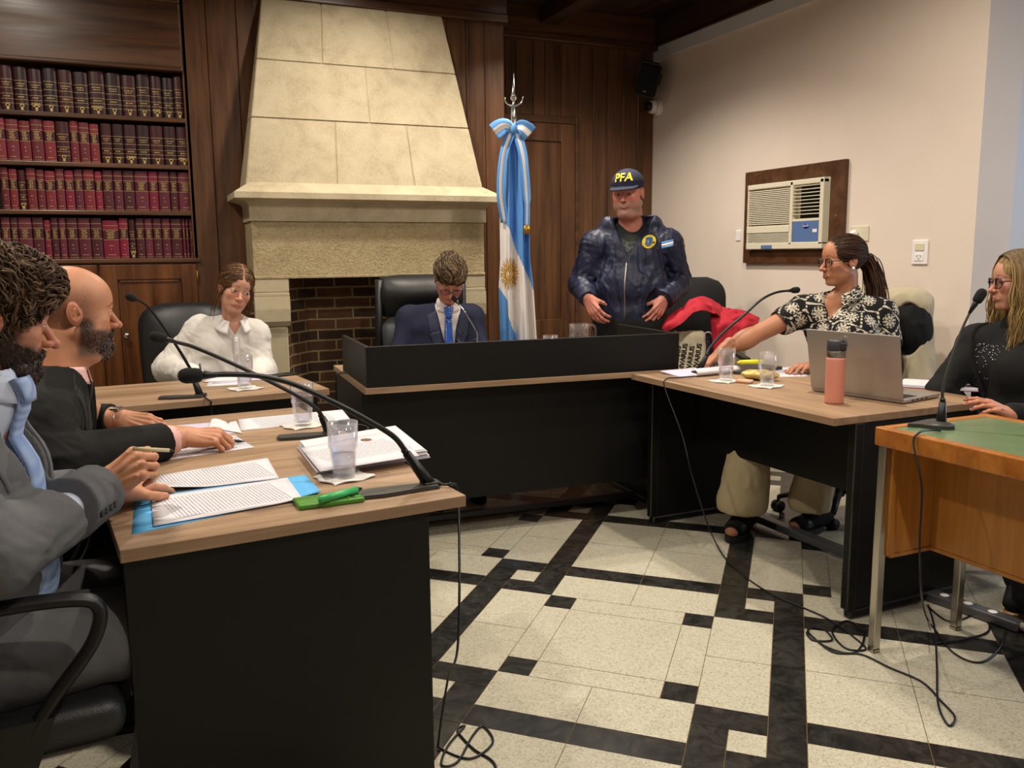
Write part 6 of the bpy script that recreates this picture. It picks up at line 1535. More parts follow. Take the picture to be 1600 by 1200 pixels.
# ============ woman in the white shirt
def clerk():
    px,t=372,4.35; f=dirv(px,8); s=np.cross(Zv,f)
    Mh=headM(368,452,t-.02,16,-10,-15,.98)
    nb=npx(364,506,t+.05); base=V3(nb[0]-f[0]*.10,nb[1]-f[1]*.10,0); og=base
    T=person('woman in white shirt with tied-back hair writing at the back left desk',base); tb=t+.10
    J=dict(pel=V3(base[0],base[1],.52),waist=npx(352,580,tb),chest=npx(357,536,tb),neck=nb,shL=npx(396,522,tb),shR=npx(314,516,tb),elL=npx(410,580,tb-.02),elR=npx(262,576,tb-.05),wrL=npx(404,590,tb-.27),wrR=npx(304,589,tb-.32),f=f,s=s)
    hp,_=head(dict(fem=True,w=.95,skin='c8957c',brow='4a3022',neck=.046,neck_to=neck_local(Mh,nb-Zv*.06),eye=.0052,lip='a8564e',flush='c4705c',gaze=(1,.28,.10),nose=.85,ear=.85,browk=.7))
    parts=[(xf(V,Mh),Q,c) for V,Q,c in hp]
    B=torso_field(J,dict(pel=.095,waist=.08,chest=.085,sh=.042,flat=.68),.012); sleeves(B,J,dict(s0=.036,s1=.03,s2=.024)); V,Q=B.mesh(); parts.append((V,Q,gcol(V,'c8957c')))
    wr=J['wrR']; parts.append(hand_to(dict(skin='c8957c',s=.86,curl=[(45,50,25),(55,55,30),(60,60,30),(60,60,30)],thumb=[(.055,.045,-.025),(.085,.040,-.038),(.105,.024,-.045)],fore=.05,rf=.03,h=.0028),hmat(Vector(wr),f*.8+s*.35-Zv*.15,Zv*.8-s*.5)))
    wr=J['wrL']; parts.append(hand_to(dict(skin='c8957c',left=1,s=.86,curl=[(15,20,10)]*4,fore=.05,rf=.03,h=.0028),hmat(Vector(wr),f*.7-s*.6-Zv*.05,Zv)))
    build_mesh('body',parts,'skin',T,og)
    K=torso_field(J,dict(pel=.115,waist=.105,chest=.108,sh=.062,flat=.66,trap=.045,bust=(.055,.06,.02)),.005)
    for q in 'LR': K.ell(J['sh'+q]-Zv*.01,.066,.04)
    sleeves(K,J,dict(s0=.064,s1=.068,s2=.050),end=.95)
    wrinkle(K,.006,15,4,stretch=(1,1,.7),joints=[J['elL'],J['elR'],J['shL']-Zv*.05,J['shR']-Zv*.05,J['wrR'],(J['elR']+J['shR'])/2],jr=.10,extra=.009)
    K.cone(nb-Zv*.025,nb+Zv*.02,.058,.054,.02); cut_cyl(K,nb+Zv*.0,nb+Zv*.3,.050)
    carve_v(K,nb+f*.03+Zv*.02,J,.075,.040)
    sh_=cloth('shirt',K,'d9d4ce',T,og,var=.02)
    mb=MB()
    for sg in (-1,1):
        mb.grid(lambda a,b,sg=sg: tuple(nb+f*((.060+.030*b)*math.cos(R_(24+146*a))+.014)+s*sg*((.060+.030*b)*math.sin(R_(24+146*a))+.006*b)+Zv*(.048-.030*(1-a)**1.5-.062*b*(1-.45*a))-og),14,5,thick=.003)
    mb.build('collar','shirt_white',sh_)
    pl=patch(K,J,nb,[(-.013,-.06),(.013,-.06),(.016,-.40),(-.010,-.40)],3,16,'placket','shirt_white',sh_,og,.002,.003)
    for q in (.085,.145,.205,.265): mb=MB(); mb.sphere(Vector(np.array(K.hit(nb-Zv*q+f*.4,-f,.8))+f*.006-og),(.0055,.0055,.0055),n=10); mb.build('button','switch_white',pl)
    patch(torso_field(J,dict(pel=.115,waist=.105,chest=.108,sh=.062,flat=.66,trap=.045,bust=(.055,.06,.02)),.008),J,nb,[(.045,-.120),(.105,-.115),(.103,-.185),(.048,-.190)],4,5,'pocket','shirt_white',sh_,og,.001,.003)
    kn=[J['pel']+f*.40+s*q*.10 for q in (-1,1)]
    limbs('trousers',[(J['pel']-s*.08,kn[0],.09,.065),(J['pel']+s*.08,kn[1],.09,.065),(kn[0],V3(kn[0][0],kn[0][1],.1),.06,.05),(kn[1],V3(kn[1][0],kn[1][1],.1),.06,.05),(J['pel'],J['pel']+Zv*.06,.11,.10)],.01,'20242e',T,og)
    for k in kn: shoe('shoe',V3(k[0],k[1],0)-f*.06,V3(k[0],k[1],0)+f*.17,T,og)
    H=hair_volume([((-.016,0,.040),(.106,.086,.092),0),((-.11,0,-.015),(.035,.04,.042),.02)],[((.100,0,-.045),(.056,.066,.108)),((.02,.085,-.045),(.05,.03,.06)),((.02,-.085,-.045),(.05,.03,.06))],
        lambda P:.0022*fbm(P*np.array([.35,1.4,1]),130,3)-.004*np.exp(-(P[:,1]/.003)**2)*(P[:,0]>-.04)*(P[:,2]>.05),.0022,planes=[((0,0,-.075),(0,0,-1))])
    V,Q=H.mesh(); c=hair_col('4a3322','8a6844',seed=5,sc=(25,170,120))(V)
    c=mixc(c,lin('b88c70'),np.exp(-(V[:,1]/.0022)**2)*(V[:,0]>-.02)*(V[:,2]>.06)*.9)
    gs=hair_strands(H,500,lambda q:(-.55,1.0*np.sign(q[1])*(abs(q[1])<.06),-.55),.10,.0012,6,['4a3020','6b4a30','8a6240','3a2618'],lift=.002,jit=.08,npt=8)
    rs=np.random.RandomState(3); loose=[]
    for k in range(46):
        sg=1 if k%2 else -1; y0=sg*(.062+.02*rs.rand()); z0=.04-.08*rs.rand(); x0=.045-.06*rs.rand(); L_=.09+.09*rs.rand(); ph=rs.rand()*6
        loose.append((np.array([(x0-.01*q+.004*math.sin(ph+q*7),y0+sg*.014*math.sin(q*2.6)+.003*math.sin(q*9+ph),z0-L_*q) for q in np.linspace(0,1,10)]),.0011))
    lo_=strands('',loose,.001,lambda i: lin(['5a3e28','7a5638','4a3020'][i%3]),None,None)
    build_mesh('hair',[(xf(V,Mh),Q,c),(xf(gs[0],Mh),gs[1],gs[2]),(xf(lo_[0],Mh),lo_[1],lo_[2])],'hair_pigment',T,og)
    for sg in (1,-1):
        mb=MB(); e=xf(np.array([(-.006,sg*.079,-.045)]),Mh)[0]-og; mb.tube([Vector(e),Vector(e)-Vector((0,0,.018))],.003,8); mb.sphere(Vector(e)-Vector((0,0,.02)),.005,n=10); mb.build('earring','gold',T)
    a=J['wrR']+f*.05+s*.03+Zv*.0; pen('black pen held upright by the woman in the white shirt',a+f*.02+Zv*.07-s*.01,a+f*.04-Zv*.04,.0045,'black_plastic','chrome')

# ============ woman in the patterned blouse
def flower(V,Q,sp=.072):
    """embroidered rosettes joined by beaded vines, laid out over the surface itself"""
    rs=np.random.RandomState(4); cs=[]; N=np.zeros_like(V); a=V[Q[:,0]];b=V[Q[:,1]];c=V[Q[:,2]]; fn=np.cross(b-a,c-a)
    for k in range(4): np.add.at(N,Q[:,k],fn)
    N/=np.linalg.norm(N,axis=1)[:,None]+1e-12
    for i in rs.permutation(len(V))[:4000]:
        if all(np.sum((V[i]-V[c_])**2)>sp*sp for c_ in cs): cs.append(i)
    P=V[cs]; NP=N[cs]; m=np.zeros(len(V),bool)
    D2=np.stack([np.linalg.norm(V-p,axis=1) for p in P],1); o=np.sort(D2,1); n1=D2.argmin(1); gap=o[:,1]-o[:,0]
    for i in range(len(P)):
        sel=n1==i; d=V[sel]-P[i]; t1=np.cross(NP[i],(0,0,1.)); t1/=np.linalg.norm(t1)+1e-9; t2=np.cross(t1,NP[i]); x=d@t1;y=d@t2; r=np.hypot(x,y); th=np.arctan2(y,x)+i
        pet=.028*(.50+.50*np.abs(np.cos(4*th))); q=((r<pet)&(r>.010)&(np.abs(np.sin(4*th+np.pi/2+0))>.35))|((r<.0055))|((r>.0085)&(r<.0115))|((np.abs(r-.031)<.0022)&(np.cos(12*th)>-.2))
        m[sel]|=q
    m|=(gap<.0075)&(np.sin(V@np.array((190.,150,240)))>-.5)
    return m
def blouse_woman():
    px,t=1310,4.08; f=dirv(px,-42); s=np.cross(Zv,f)
    Mh=headM(1316,408,t,-58,-3,2,1.0)
    nb=npx(1322,462,t+.03); base=V3(nb[0]-f[0]*.06,nb[1]-f[1]*.06,0); og=base
    T=person('woman in black and cream embroidered blouse with ponytail, arm stretched across the desk',base); tb=t+.03
    J=dict(pel=V3(base[0]+.02,base[1],.54),waist=npx(1322,580,tb+.02),chest=npx(1318,515,tb+.02),neck=nb,shL=npx(1375,492,tb-.02),shR=npx(1255,486,tb+.08),elL=npx(1392,568,tb-.05),elR=npx(1172,527,tb+.02),wrL=npx(1270,572,tb-.08),wrR=npx(1127,549,tb-.0),f=f,s=s)
    hp,HF=head(dict(fem=True,w=.98,skin='b27a5c',brow='3a281c',neck=.048,neck_to=neck_local(Mh,nb-Zv*.06),eye=.0048,lip='8f4c42',gaze=(1,.0,.0),nose=1.05,flush='a85c48'))
    parts=[(xf(V,Mh),Q,c) for V,Q,c in hp]
    B=torso_field(J,dict(pel=.10,waist=.095,chest=.098,sh=.046,flat=.68,trap=.045),.008); V,Q=B.mesh(); parts.append((V,Q,gcol(V,'b27a5c')))
    A=Field(np.min([J[k] for k in ('shR','elR','wrR')],0)-.09,np.max([J[k] for k in ('shR','elR','wrR')],0)+.09,.0045); A.cone(J['shR'],J['elR'],.052,.042); A.cone(J['elR'],J['wrR'],.043,.0255,.02); A.ell(J['elR']*.75+J['wrR']*.25,(.043,.043,.043),.03); V,Q=A.mesh(); parts.append((V,Q,gcol(V,'b27a5c')))
    A=Field(np.min([J[k] for k in ('shL','elL','wrL')],0)-.09,np.max([J[k] for k in ('shL','elL','wrL')],0)+.09,.006); A.cone(J['shL'],J['elL'],.05,.04); A.cone(J['elL'],J['wrL'],.041,.025,.02); V,Q=A.mesh(); parts.append((V,Q,gcol(V,'b27a5c')))
    d=J['wrR']-J['elR']; d/=np.linalg.norm(d)
    parts.append(hand_to(dict(skin='b27a5c',s=.95,nail='2a1216',curl=[(38,42,20),(48,44,22),(40,40,20),(30,35,20)],spread=(10,2,-6,-14),thumb=[(.052,.046,-.03),(.070,.052,-.055),(.078,.046,-.078)],fore=.06,rf=.031,h=.0025),hmat(Vector(J['wrR']),d*.9-Zv*.35,Zv*.9+d*.2)))
    tip=npx(1236,574,tb-.16); d=tip-J['wrL']; d/=np.linalg.norm(d)
    parts.append(hand_to(dict(skin='b27a5c',left=1,s=.92,nail='5a2426',curl=[(20,25,12)]*4,fore=.05,rf=.03,h=.0028),hmat(Vector(J['wrL']),d,Zv)))
    build_mesh('body',parts,'skin',T,og)
    K=torso_field(J,dict(pel=.115,waist=.118,chest=.118,sh=.066,flat=.68,trap=.046,bust=(.06,.07,.02)),.0035)
    K.cone(J['shR'],J['shR']*.62+J['elR']*.38,.070,.066,.03); K.cone(J['shL'],J['shL']*.45+J['elL']*.55,.072,.070,.03)
    wrinkle(K,.0035,15,6,joints=[J['shL']-Zv*.06,J['shR']-Zv*.06],jr=.08,extra=.005)
    cut_cyl(K,J['shR']*.55+J['elR']*.45,J['elR'],.058,.003); cut_cyl(K,J['shL']*.35+J['elL']*.65,J['elL'],.058,.003)
    carve_v(K,nb+f*.03+Zv*.03,J,.17,.062); cut_cyl(K,nb-Zv*.01,nb+Zv*.3,.060)
    V,Q=K.mesh(); bl=build_mesh('blouse',[(V,Q,mixc(gcol(V,'121214'),lin('c8bfae'),flower(V,Q).astype(float)))],'cloth_pigment',T,og)
    mb=MB()
    for sg in (-1,1):
        mb.grid(lambda a,b,sg=sg: tuple(nb+f*(.060*math.cos(R_(30+140*a))+.020*b*math.cos(R_(30+140*a))+.014)+s*sg*(.062*math.sin(R_(30+140*a))+.022*b)+Zv*(.050-.045*(1-a)*(1-a)-.058*b*(1-.35*a))-og),14,6,thick=.003)
    mb.build('collar','embroidered',bl)
    # wide cream trousers
    hipL,hipR=J['pel']+s*.09,J['pel']-s*.09; k1=np.array(atZ(1190,640,.52)); k1=V3(2.60,3.16,.50); a1=V3(2.52,3.13,.16); k2=V3(2.86,2.98,.50); a2=V3(2.82,3.02,.14)
    limbs('trousers',[(hipR,hipL,.12,.12,0),(hipR,k1,.105,.085),(hipL,k2,.105,.085),(k1,a1,.085,.115,.05),(k2,a2,.085,.095,.05)],.007,'c9b894',T,og,amp=.007,sc=13,cuts=[((2.5,3.1,.115),(0,0,-1))],var=.05)
    for (a,dx,nm) in ((V3(2.50,3.12,0),V3(-.80,-.55,0),0),(V3(2.83,3.02,0),V3(-.9,-.2,0),1)):
        dx=dx/np.linalg.norm(dx); Fs=Field(a-(.22,.22,0),a+(.22,.22,.22),.004); Fs.cone(a+Zv*.065-dx*.05,a+Zv*.05+dx*.11,.034,.026,0,n=np.cross(dx,Zv),f=.8); Fs.cone(a+Zv*.07-dx*.03,a+Zv*.18,.034,.036,.02)
        V,Q=Fs.mesh(); ft=build_mesh('foot',[(V,Q,gcol(V,'b27a5c'))],'skin',T,og)
        shn=shoe('sandal',a-dx*.08,a+dx*.13,T,og,col='121212',st=.03,h=.03,w=.048)
        mb=MB(); Mx=look(dx,(0,0,1),Vector(a+dx*.065-og)); mb.lathe([(.036,-.035),(.046,-.032),(.048,.0),(.044,.032),(.036,.035)],20,Mx@Matrix.Translation((0,0,.055))@Matrix.Rotation(PI/2,4,'Y')@Matrix.Diagonal((.72,1,1,1)),cap=False); mb.build('strap','leather_black',shn)
    # hair pulled back into a ponytail
    H=hair_volume([((-.018,0,.037),(.104,.086,.090),0),((-.115,0,.0),(.03,.032,.032),.02)],[((.098,0,-.035),(.056,.070,.095)),((.02,.085,-.045),(.05,.028,.055)),((.02,-.085,-.045),(.05,.028,.055))],
        lambda P:.002*fbm(P*np.array([.35,1.4,1]),130,3),.0022,planes=[((0,0,-.075),(0,0,-1))])
    V,Q=H.mesh(); c=hair_col('21140e','4e3322',seed=7,sc=(25,170,120))(V)
    gs=hair_strands(H,600,lambda q:(-1,.0,-.25),.11,.0011,8,['2c1a12','4a3020','3a2618','5c402c'],lift=.0015,jit=.06,npt=8)
    rs=np.random.RandomState(9); pt=[]
    for k in range(420):
        o_=rs.randn(3)*.014; L_=.24+.06*rs.rand(); ph=rs.rand()*6; fan=rs.randn(2)
        pt.append((np.array([(-.118-.055*math.sin(q*2.0)*1.0+o_[0]+.012*fan[0]*q, o_[1]*1.2+.016*fan[1]*q+.004*math.sin(q*6+ph), -.002+o_[2]+.018*math.sin(q*3.1)-L_*q**1.3) for q in np.linspace(0,1,12)]),.0026))
    po=strands('',pt,.002,lambda i: lin(['2a1a12','4a3122','3a261a','5a3e2a'][i%4]),None,None)
    build_mesh('hair',[(xf(V,Mh),Q,c),(xf(gs[0],Mh),gs[1],gs[2]),(xf(po[0],Mh),po[1],po[2])],'hair_pigment',T,og)
    glasses(Mh,T,og,'glasses_dark',w=.031,hh=.018,r=.0020)
    for sg in (1,-1): mb=MB(); e=xf(np.array([(-.006,sg*.082,-.036)]),Mh)[0]-og; mb.sphere(Vector(e),.0075,n=14); mb.build('pearl_earring','switch_white',T)
    d=J['wrR']-J['elR']; d/=np.linalg.norm(d); mb=MB(); mb.lathe([(.030,-.002),(.0315,0),(.030,.002)],24,look(d,(0,0,1),Vector(J['wrR']-d*.012-og))@Matrix.Rotation(PI/2,4,'Y'),cap=False); mb.build('bracelet','gold',T)
m,nt=newmat('embroidered','141414',.85); c=nt.coord(); v=nt.add('ShaderNodeTexVoronoi',feature='DISTANCE_TO_EDGE'); v.inputs['Scale'].default_value=55; nt.link(c,v.inputs['Vector'])
w_=nt.add('ShaderNodeTexWave',wave_type='RINGS'); w_.inputs['Scale'].default_value=22; w_.inputs['Distortion'].default_value=9; w_.inputs['Detail Scale'].default_value=3; nt.link(c,w_.inputs['Vector'])
nt.link(nt.mix(nt.math('GREATER_THAN',w_.outputs['Fac'],.62),srgb('141416'),srgb('cdc3ae')),nt.bs.inputs['Base Color'])

# ============ blonde woman at the right edge
def blonde():
    px,t=1585,3.38; f=dirv(px,-48); s=np.cross(Zv,f)
    Mh=headM(1592,440,t,-66,-2,2,.97)
    nb=npx(1600,506,t+.03); base=V3(nb[0]-f[0]*.05,nb[1]-f[1]*.05,0); og=base
    T=person('woman with long blonde hair and glasses in black jacket at the right edge',base); tb=t+.03
    J=dict(pel=V3(base[0],base[1],.53),waist=npx(1590,650,tb+.02),chest=npx(1585,570,tb),neck=nb,shL=npx(1652,545,tb-.10),shR=npx(1528,535,tb+.10),elL=npx(1655,665,tb-.26),elR=npx(1462,592,tb+.06),wrL=npx(1580,648,tb-.40),wrR=npx(1420,606,tb-.06),f=f,s=s)
    J['elR']=npx(1470,612,tb+.10); J['wrR']=npx(1565,700,tb+.05)
    hp,_=head(dict(fem=True,w=.97,skin='bf8a72',brow='5a4030',neck=.048,neck_to=neck_local(Mh,nb-Zv*.06),eye=.0045,lip='9c5a52',nose=.95,flush='b8604c'))
    parts=[(xf(V,Mh),Q,c) for V,Q,c in hp]
    B=torso_field(J,dict(pel=.10,waist=.095,chest=.098,sh=.046,flat=.68,trap=.045),.010); sleeves(B,J,dict(s0=.042,s1=.034,s2=.027)); V,Q=B.mesh(); parts.append((V,Q,gcol(V,'bf8a72')))
    tip=npx(1505,613,tb-.44); d=tip-J['wrL']; d/=np.linalg.norm(d)
    parts.append(hand_to(dict(skin='c08468',left=1,s=.95,nail='6a1a26',curl=[(12,16,8),(16,20,10),(18,22,10),(20,22,12)],spread=(6,1,-4,-9),thumb=[(.055,.045,-.02),(.085,.055,-.022),(.110,.060,-.024)],fore=.07,rf=.032,h=.0023),hmat(Vector(J['wrL']),d,Zv*.9-V3(*d)*.0+dirv(px,0)*.35)))
    tip=npx(1600,720,tb-.02); d=tip-J['wrR']; d/=np.linalg.norm(d); parts.append(hand_to(dict(skin='c08468',s=.92,fore=.05,rf=.03,h=.003),hmat(Vector(J['wrR']),d,Zv)))
    build_mesh('body',parts,'skin',T,og)
    S=torso_field(J,dict(pel=.118,waist=.108,chest=.112,sh=.055,flat=.68,trap=.05,bust=(.055,.065,.02)),.0055); S.cone(nb-Zv*.03,nb+Zv*.01,.06,.055,.02); cut_cyl(S,nb+Zv*.005,nb+Zv*.3,.052)
    tp=cloth('top',S,'101012',T,og)
    rs=np.random.RandomState(2)
    for grp in range(1):
        mb=MB()
        for k in range(95):
            a=rs.uniform(-.10,.08); b=-.08-abs(rs.randn())*.045-.15*abs(a)*0; 
            if b<-.24: continue
            p=np.array(S.hit(nb+s*a+Zv*b+f*.4,-f,.8))+f*.001-og; mb.sphere(Vector(p),(.0026,.0026,.0026),n=6)
        q=mb.build('sequins','sequin',tp); q['kind']='stuff'
    K=torso_field(J,dict(pel=.128,waist=.124,chest=.126,sh=.064,flat=.68,trap=.05,bust=(.05,.07,.02)),.0055); sleeves(K,J,dict(s0=.062,s1=.056,s2=.046),end=.93)
    wrinkle(K,.0035,14,8,joints=[J['elR'],J['elL'],J['shR']-Zv*.06],jr=.09,extra=.006)
    carve_v(K,nb+f*.02+Zv*.04,J,.36,.105); cut_cyl(K,nb-Zv*.01,nb+Zv*.3,.070)
    jk=cloth('jacket',K,'131314',T,og)
    kn=[J['pel']+f*.30+s*q*.10-Zv*.02 for q in (-1,1)]; an=[np.array(atZ(1612,975,0))+Zv*.1,np.array(atZ(1640,1120,0))+Zv*.1]
    an=[V3(2.93,2.05,.1),V3(2.78,1.90,.1)]
    kn=[V3(2.98,2.22,.50),V3(2.88,2.02,.50)]
    limbs('trousers',[(J['pel']-s*.08,kn[0],.095,.07),(J['pel']+s*.08,kn[1],.095,.07),(kn[0],an[0],.068,.052),(kn[1],an[1],.068,.052),(J['pel'],J['pel']+Zv*.06,.12,.11)],.009,'141416',T,og)
    shoe('shoe',V3(an[0][0]+.06,an[0][1]+.02,0),V3(an[0][0]-.16,an[0][1]-.10,0),T,og,sole='shoe_sole',st=.028)
    shoe('shoe',V3(an[1][0]+.06,an[1][1]+.02,0),V3(an[1][0]-.06,an[1][1]-.22,0),T,og,sole='shoe_sole',st=.028)
    # long hair
    H=hair_volume([((-.020,0,.040),(.108,.090,.092),0),((-.06,0,-.08),(.075,.085,.13),.03),((-.012,.088,-.085),(.058,.024,.13),.03),((-.012,-.088,-.085),(.058,.024,.13),.03)],[((.100,0,-.045),(.060,.066,.110))],lambda P:.003*fbm(P*np.array([1,1,.35]),90,3),.003,lo=(-.19,-.14,-.26),planes=[((0,0,-.21),(0,0,-1))])
    V,Q=H.mesh(); c=hair_col('6a5334','b0935e',seed=4,sc=(120,120,20))(V); c=mixc(c,lin('4a3a2a'),.7*sm(V[:,2],.07,.12))
    pt=[]
    for k in range(1000):
        sg=-1 if k%2 else 1; a0=rs.uniform(-.4,2.7); th=a0
        x0=-.01+.085*math.cos(th)*.9; y0=sg*.05; 
        # root along the parting, flows outward then down
        xr=rs.uniform(-.10,.065); yr=sg*rs.uniform(.002,.02); zr=.128-(abs(xr+.01)/.11)**2*.05
        side=sg*rs.uniform(.080,.100); xs=xr*.75-.012+rs.uniform(-.01,.03); L_=rs.uniform(.22,.36); ph=rs.rand()*6.3; am=rs.uniform(.006,.016); out=rs.uniform(-.01,.035)
        P=[(xr,yr,zr+.004),(xr*.95,sg*.045,zr-.008),(xs,side*.92,.055),(xs,side,0.0)]
        for q in np.linspace(.15,1,9): P.append((xs+am*math.sin(ph+q*7)+.02*q,side+sg*(.004+out*q*.6)+am*.8*math.cos(ph*.7+q*7)*q,-L_*q*.85-.01))
        pt.append((np.array(curve_pts(P,2)),.0021))
    for k in range(160):
        xr=-.10; y=rs.uniform(-.08,.08); L_=rs.uniform(.2,.33); ph=rs.rand()*6; P=[(-.06,y*.5,.118),(-.115,y*.9,.06),(-.128+abs(y)*.2,y,-.02)]+[(-.125+abs(y)*.2+.008*math.sin(ph+q*7),y+.006*math.sin(q*6+ph),-.03-L_*q) for q in np.linspace(.1,1,7)]
        pt.append((np.array(curve_pts(P,2)),.0032))
    cl=[lin(x) for x in ('a88c5c','967a4e','86693f','b89c6a','7a6242','9c8258')]
    po=strands('',pt,.003,lambda i: cl[(i*7)%6],None,None); Z_=po[0][:,2]; po=(po[0],po[1],mixc(po[2],lin('55483a'),.65*sm(Z_,.03,.11)))
    build_mesh('hair',[(xf(V,Mh),Q,c),(xf(po[0],Mh),po[1],po[2])],'hair_pigment',T,og)
    glasses(Mh,T,og,'glasses_red',w=.031,hh=.020,r=.0026)
    e=J['wrL']; 
plain('sequin','d8d8e0',.15,metal=.8)

# ============ bald bearded man
def bald_man():
    px,t=120,2.36; f=dirv(px,84); s=np.cross(Zv,f)
    Mh=headM(117,486,t,97,-6,0,1.0)
    nb=npx(92,590,t-.02); base=V3(nb[0]-.30,nb[1],0); og=base
    T=person('bald bearded man in black suit and pink shirt leaning on the left desk',base)
    J=dict(pel=V3(nb[0]-.20,nb[1]+.02,.54),waist=V3(nb[0]-.14,nb[1]+.01,.70),chest=V3(nb[0]-.06,nb[1],.86),neck=nb,shL=nb+V3(-.02,.20,-.07),shR=nb+V3(-.05,-.19,-.09),f=f,s=s)
    J['elR']=V3(-.22,2.36,.80); J['wrR']=np.array(atZ(288,684,.790)); J['elL']=V3(-.30,2.98,.80); J['wrL']=np.array(atZ(186,655,.815))
    hp,HF=head(dict(skin='c08768',fat=.004,w=1.02,beard=dict(col='2c221c',grey='8a7a70',gk=.5,len=.007,k=.92,side=.62,n=1700),buzz='3a3230',brow='3a2a20',neck=.056,neck_to=neck_local(Mh,nb-Zv*.05),eye=.0042,nose=1.1,h=.0019,lip='a0604e',flush='b8634c'))
    parts=[(xf(V,Mh),Q,c) for V,Q,c in hp]
    B=torso_field(J,dict(pel=.11,waist=.11,chest=.11,sh=.055,flat=.66),.012); sleeves(B,J,dict(s0=.048,s1=.04,s2=.031)); V,Q=B.mesh(); parts.append((V,Q,gcol(V,'c08768')))
    # right hand holding a pen on the page
    tip=np.array(atZ(352,692,.765)); d=tip-J['wrR']; d/=np.linalg.norm(d)
    parts.append(hand_to(dict(skin='c08768',s=1.0,curl=[(38,52,30),(42,50,30),(46,52,32),(50,52,34)],spread=(5,1,-3,-6),thumb=[(.052,.044,-.026),(.078,.040,-.042),(.098,.026,-.050)],fore=.07,rf=.036,h=.0018),hmat(Vector(J['wrR']+Zv*.004),d+Zv*.14,Zv*.9+V3(.12,-.35,0))))
    tip=np.array(atZ(252,668,.785)); d=tip-J['wrL']; d/=np.linalg.norm(d)
    parts.append(hand_to(dict(skin='c08768',left=1,s=1.0,curl=[(10,30,18),(16,34,20),(22,36,22),(26,36,22)],spread=(10,3,-4,-12),thumb=[(.045,.052,-.020),(.068,.074,-.030),(.088,.088,-.038)],fore=.07,rf=.036,h=.0021),hmat(Vector(J['wrL']),d+Zv*.05,Zv*.7+V3(.1,.5,0)*0+V3(0,-.5,0))))
    body=build_mesh('body',parts,'skin',T,og)
    S=torso_field(J,dict(pel=.12,waist=.118,chest=.116,sh=.056,flat=.66,trap=.044),.006); sleeves(S,J,dict(s0=.05,s1=.045,s2=.036),end=.9)
    for q in 'R':
        w=J['wr'+q];e=J['el'+q]; d=(w-e)/np.linalg.norm(w-e); S.cone(w-d*.10,w-d*.012,.041,.042,.01); cut_cyl(S,w-d*.012+d*.02,w+d*.2,.060,.002); cut_cyl(S,w-d*.035,w+d*.05,.034,.002)
    w=J['wrL'];e=J['elL']; dl=(w-e)/np.linalg.norm(w-e); S.cone(w-dl*.1,w-dl*.02,.036,.035,.01); cut_cyl(S,w-dl*.0,w+dl*.2,.05,.002)
    S.cone(nb-Zv*.03,nb+Zv*.015,.068,.064,.02); cut_cyl(S,nb+Zv*.0,nb+Zv*.3,.080)
    sh_=cloth('shirt',S,'dca8a4',T,og,colfn=lambda V: gcol(V,'e0b0a8',.03))
    mb=MB()
    for sg in (-1,1):
        mb.grid(lambda a,b,sg=sg: tuple(nb+f*(.064*math.cos(R_(14+160*a))+.010*b+.006)+s*sg*(.064*math.sin(R_(14+160*a))+.004*b)+Zv*(.046-.018*(1-a)-.048*b*(1-.4*a))-og),14,4,thick=.003)
    mb.build('collar','shirt_pink',sh_)
    ST=torso_field(J,dict(pel=.12,waist=.118,chest=.116,sh=.060,flat=.66,trap=.055),.007); KT=torso_field(J,dict(pel=.138,waist=.136,chest=.136,sh=.078,flat=.66,trap=.066),.007)
    K=torso_field(J,dict(pel=.138,waist=.136,chest=.136,sh=.078,flat=.66,trap=.066),.005); sleeves(K,J,dict(s0=.080,s1=.066,s2=.052),end=.60 if 0 else .66)
    d=J['wrR']-J['elR']; d/=np.linalg.norm(d)
    wrinkle(K,.004,11,9,joints=[J['elR'],J['shR']-Zv*.1,(J['elR']+J['shR'])/2],jr=.13,extra=.007)
    cR=J['elR']+(J['wrR']-J['elR'])*.80; K.cone(J['elR'],cR+d*.02,.066,.053,.01); cut_end(K,cR+d*.01,d); cut_cyl(K,cR-d*.02,cR+d*.1,.044,.002)
    cL=J['elL']+(J['wrL']-J['elL'])*.88; K.cone(J['elL'],cL+dl*.02,.060,.048,.01); cut_end(K,cL+dl*.01,dl)
    carve_v(K,nb+f*.02+Zv*.05,J,.40,.062); cut_cyl(K,nb+Zv*.02,nb+Zv*.3,.070)
    jk=cloth('jacket',K,'131312',T,og,colfn=lambda V: gcol(V,'121211',.1,200))
    for sg in (-1,1): patch(KT,J,nb,[(sg*.075,.02),(sg*.130,-.03),(sg*.085,-.20),(sg*.040,-.20)],6,10,'lapel','black_cloth',jk,og,.004,.005)
    patch(ST,J,nb,[(-.014,-.02),(.014,-.02),(.028,-.36),(-.028,-.36)],5,14,'tie','tie_dark',T,og,.008,.006)
    mb=MB(); Mx=look(dl,(0,0,1),Vector(J['wrL']-dl*.008-og)); mb.lathe([(.031,-.011),(.034,-.010),(.034,.010),(.031,.011)],24,Mx@Matrix.Rotation(PI/2,4,'Y')@Matrix.Diagonal((.82,1,1,1)),cap=False); mb.box((-.019,-.019,.027),(.019,.019,.037),.004,Mx); mb.build('watch','steel',T)
    kn=[V3(nb[0]+.14,nb[1]-.12,.50),V3(nb[0]+.14,nb[1]+.14,.50)]
    limbs('trousers',[(J['pel']-s*.09,kn[0],.11,.08),(J['pel']+s*.09,kn[1],.11,.08),(kn[0],V3(kn[0][0]-.08,kn[0][1],.1),.075,.058),(kn[1],V3(kn[1][0]-.08,kn[1][1],.1),.075,.058),(J['pel'],J['pel']+Zv*.06,.13,.13)],.009,'121212',T,og)
    for k in kn: shoe('shoe',V3(k[0]-.14,k[1],0),V3(k[0]+.12,k[1],0),T,og)
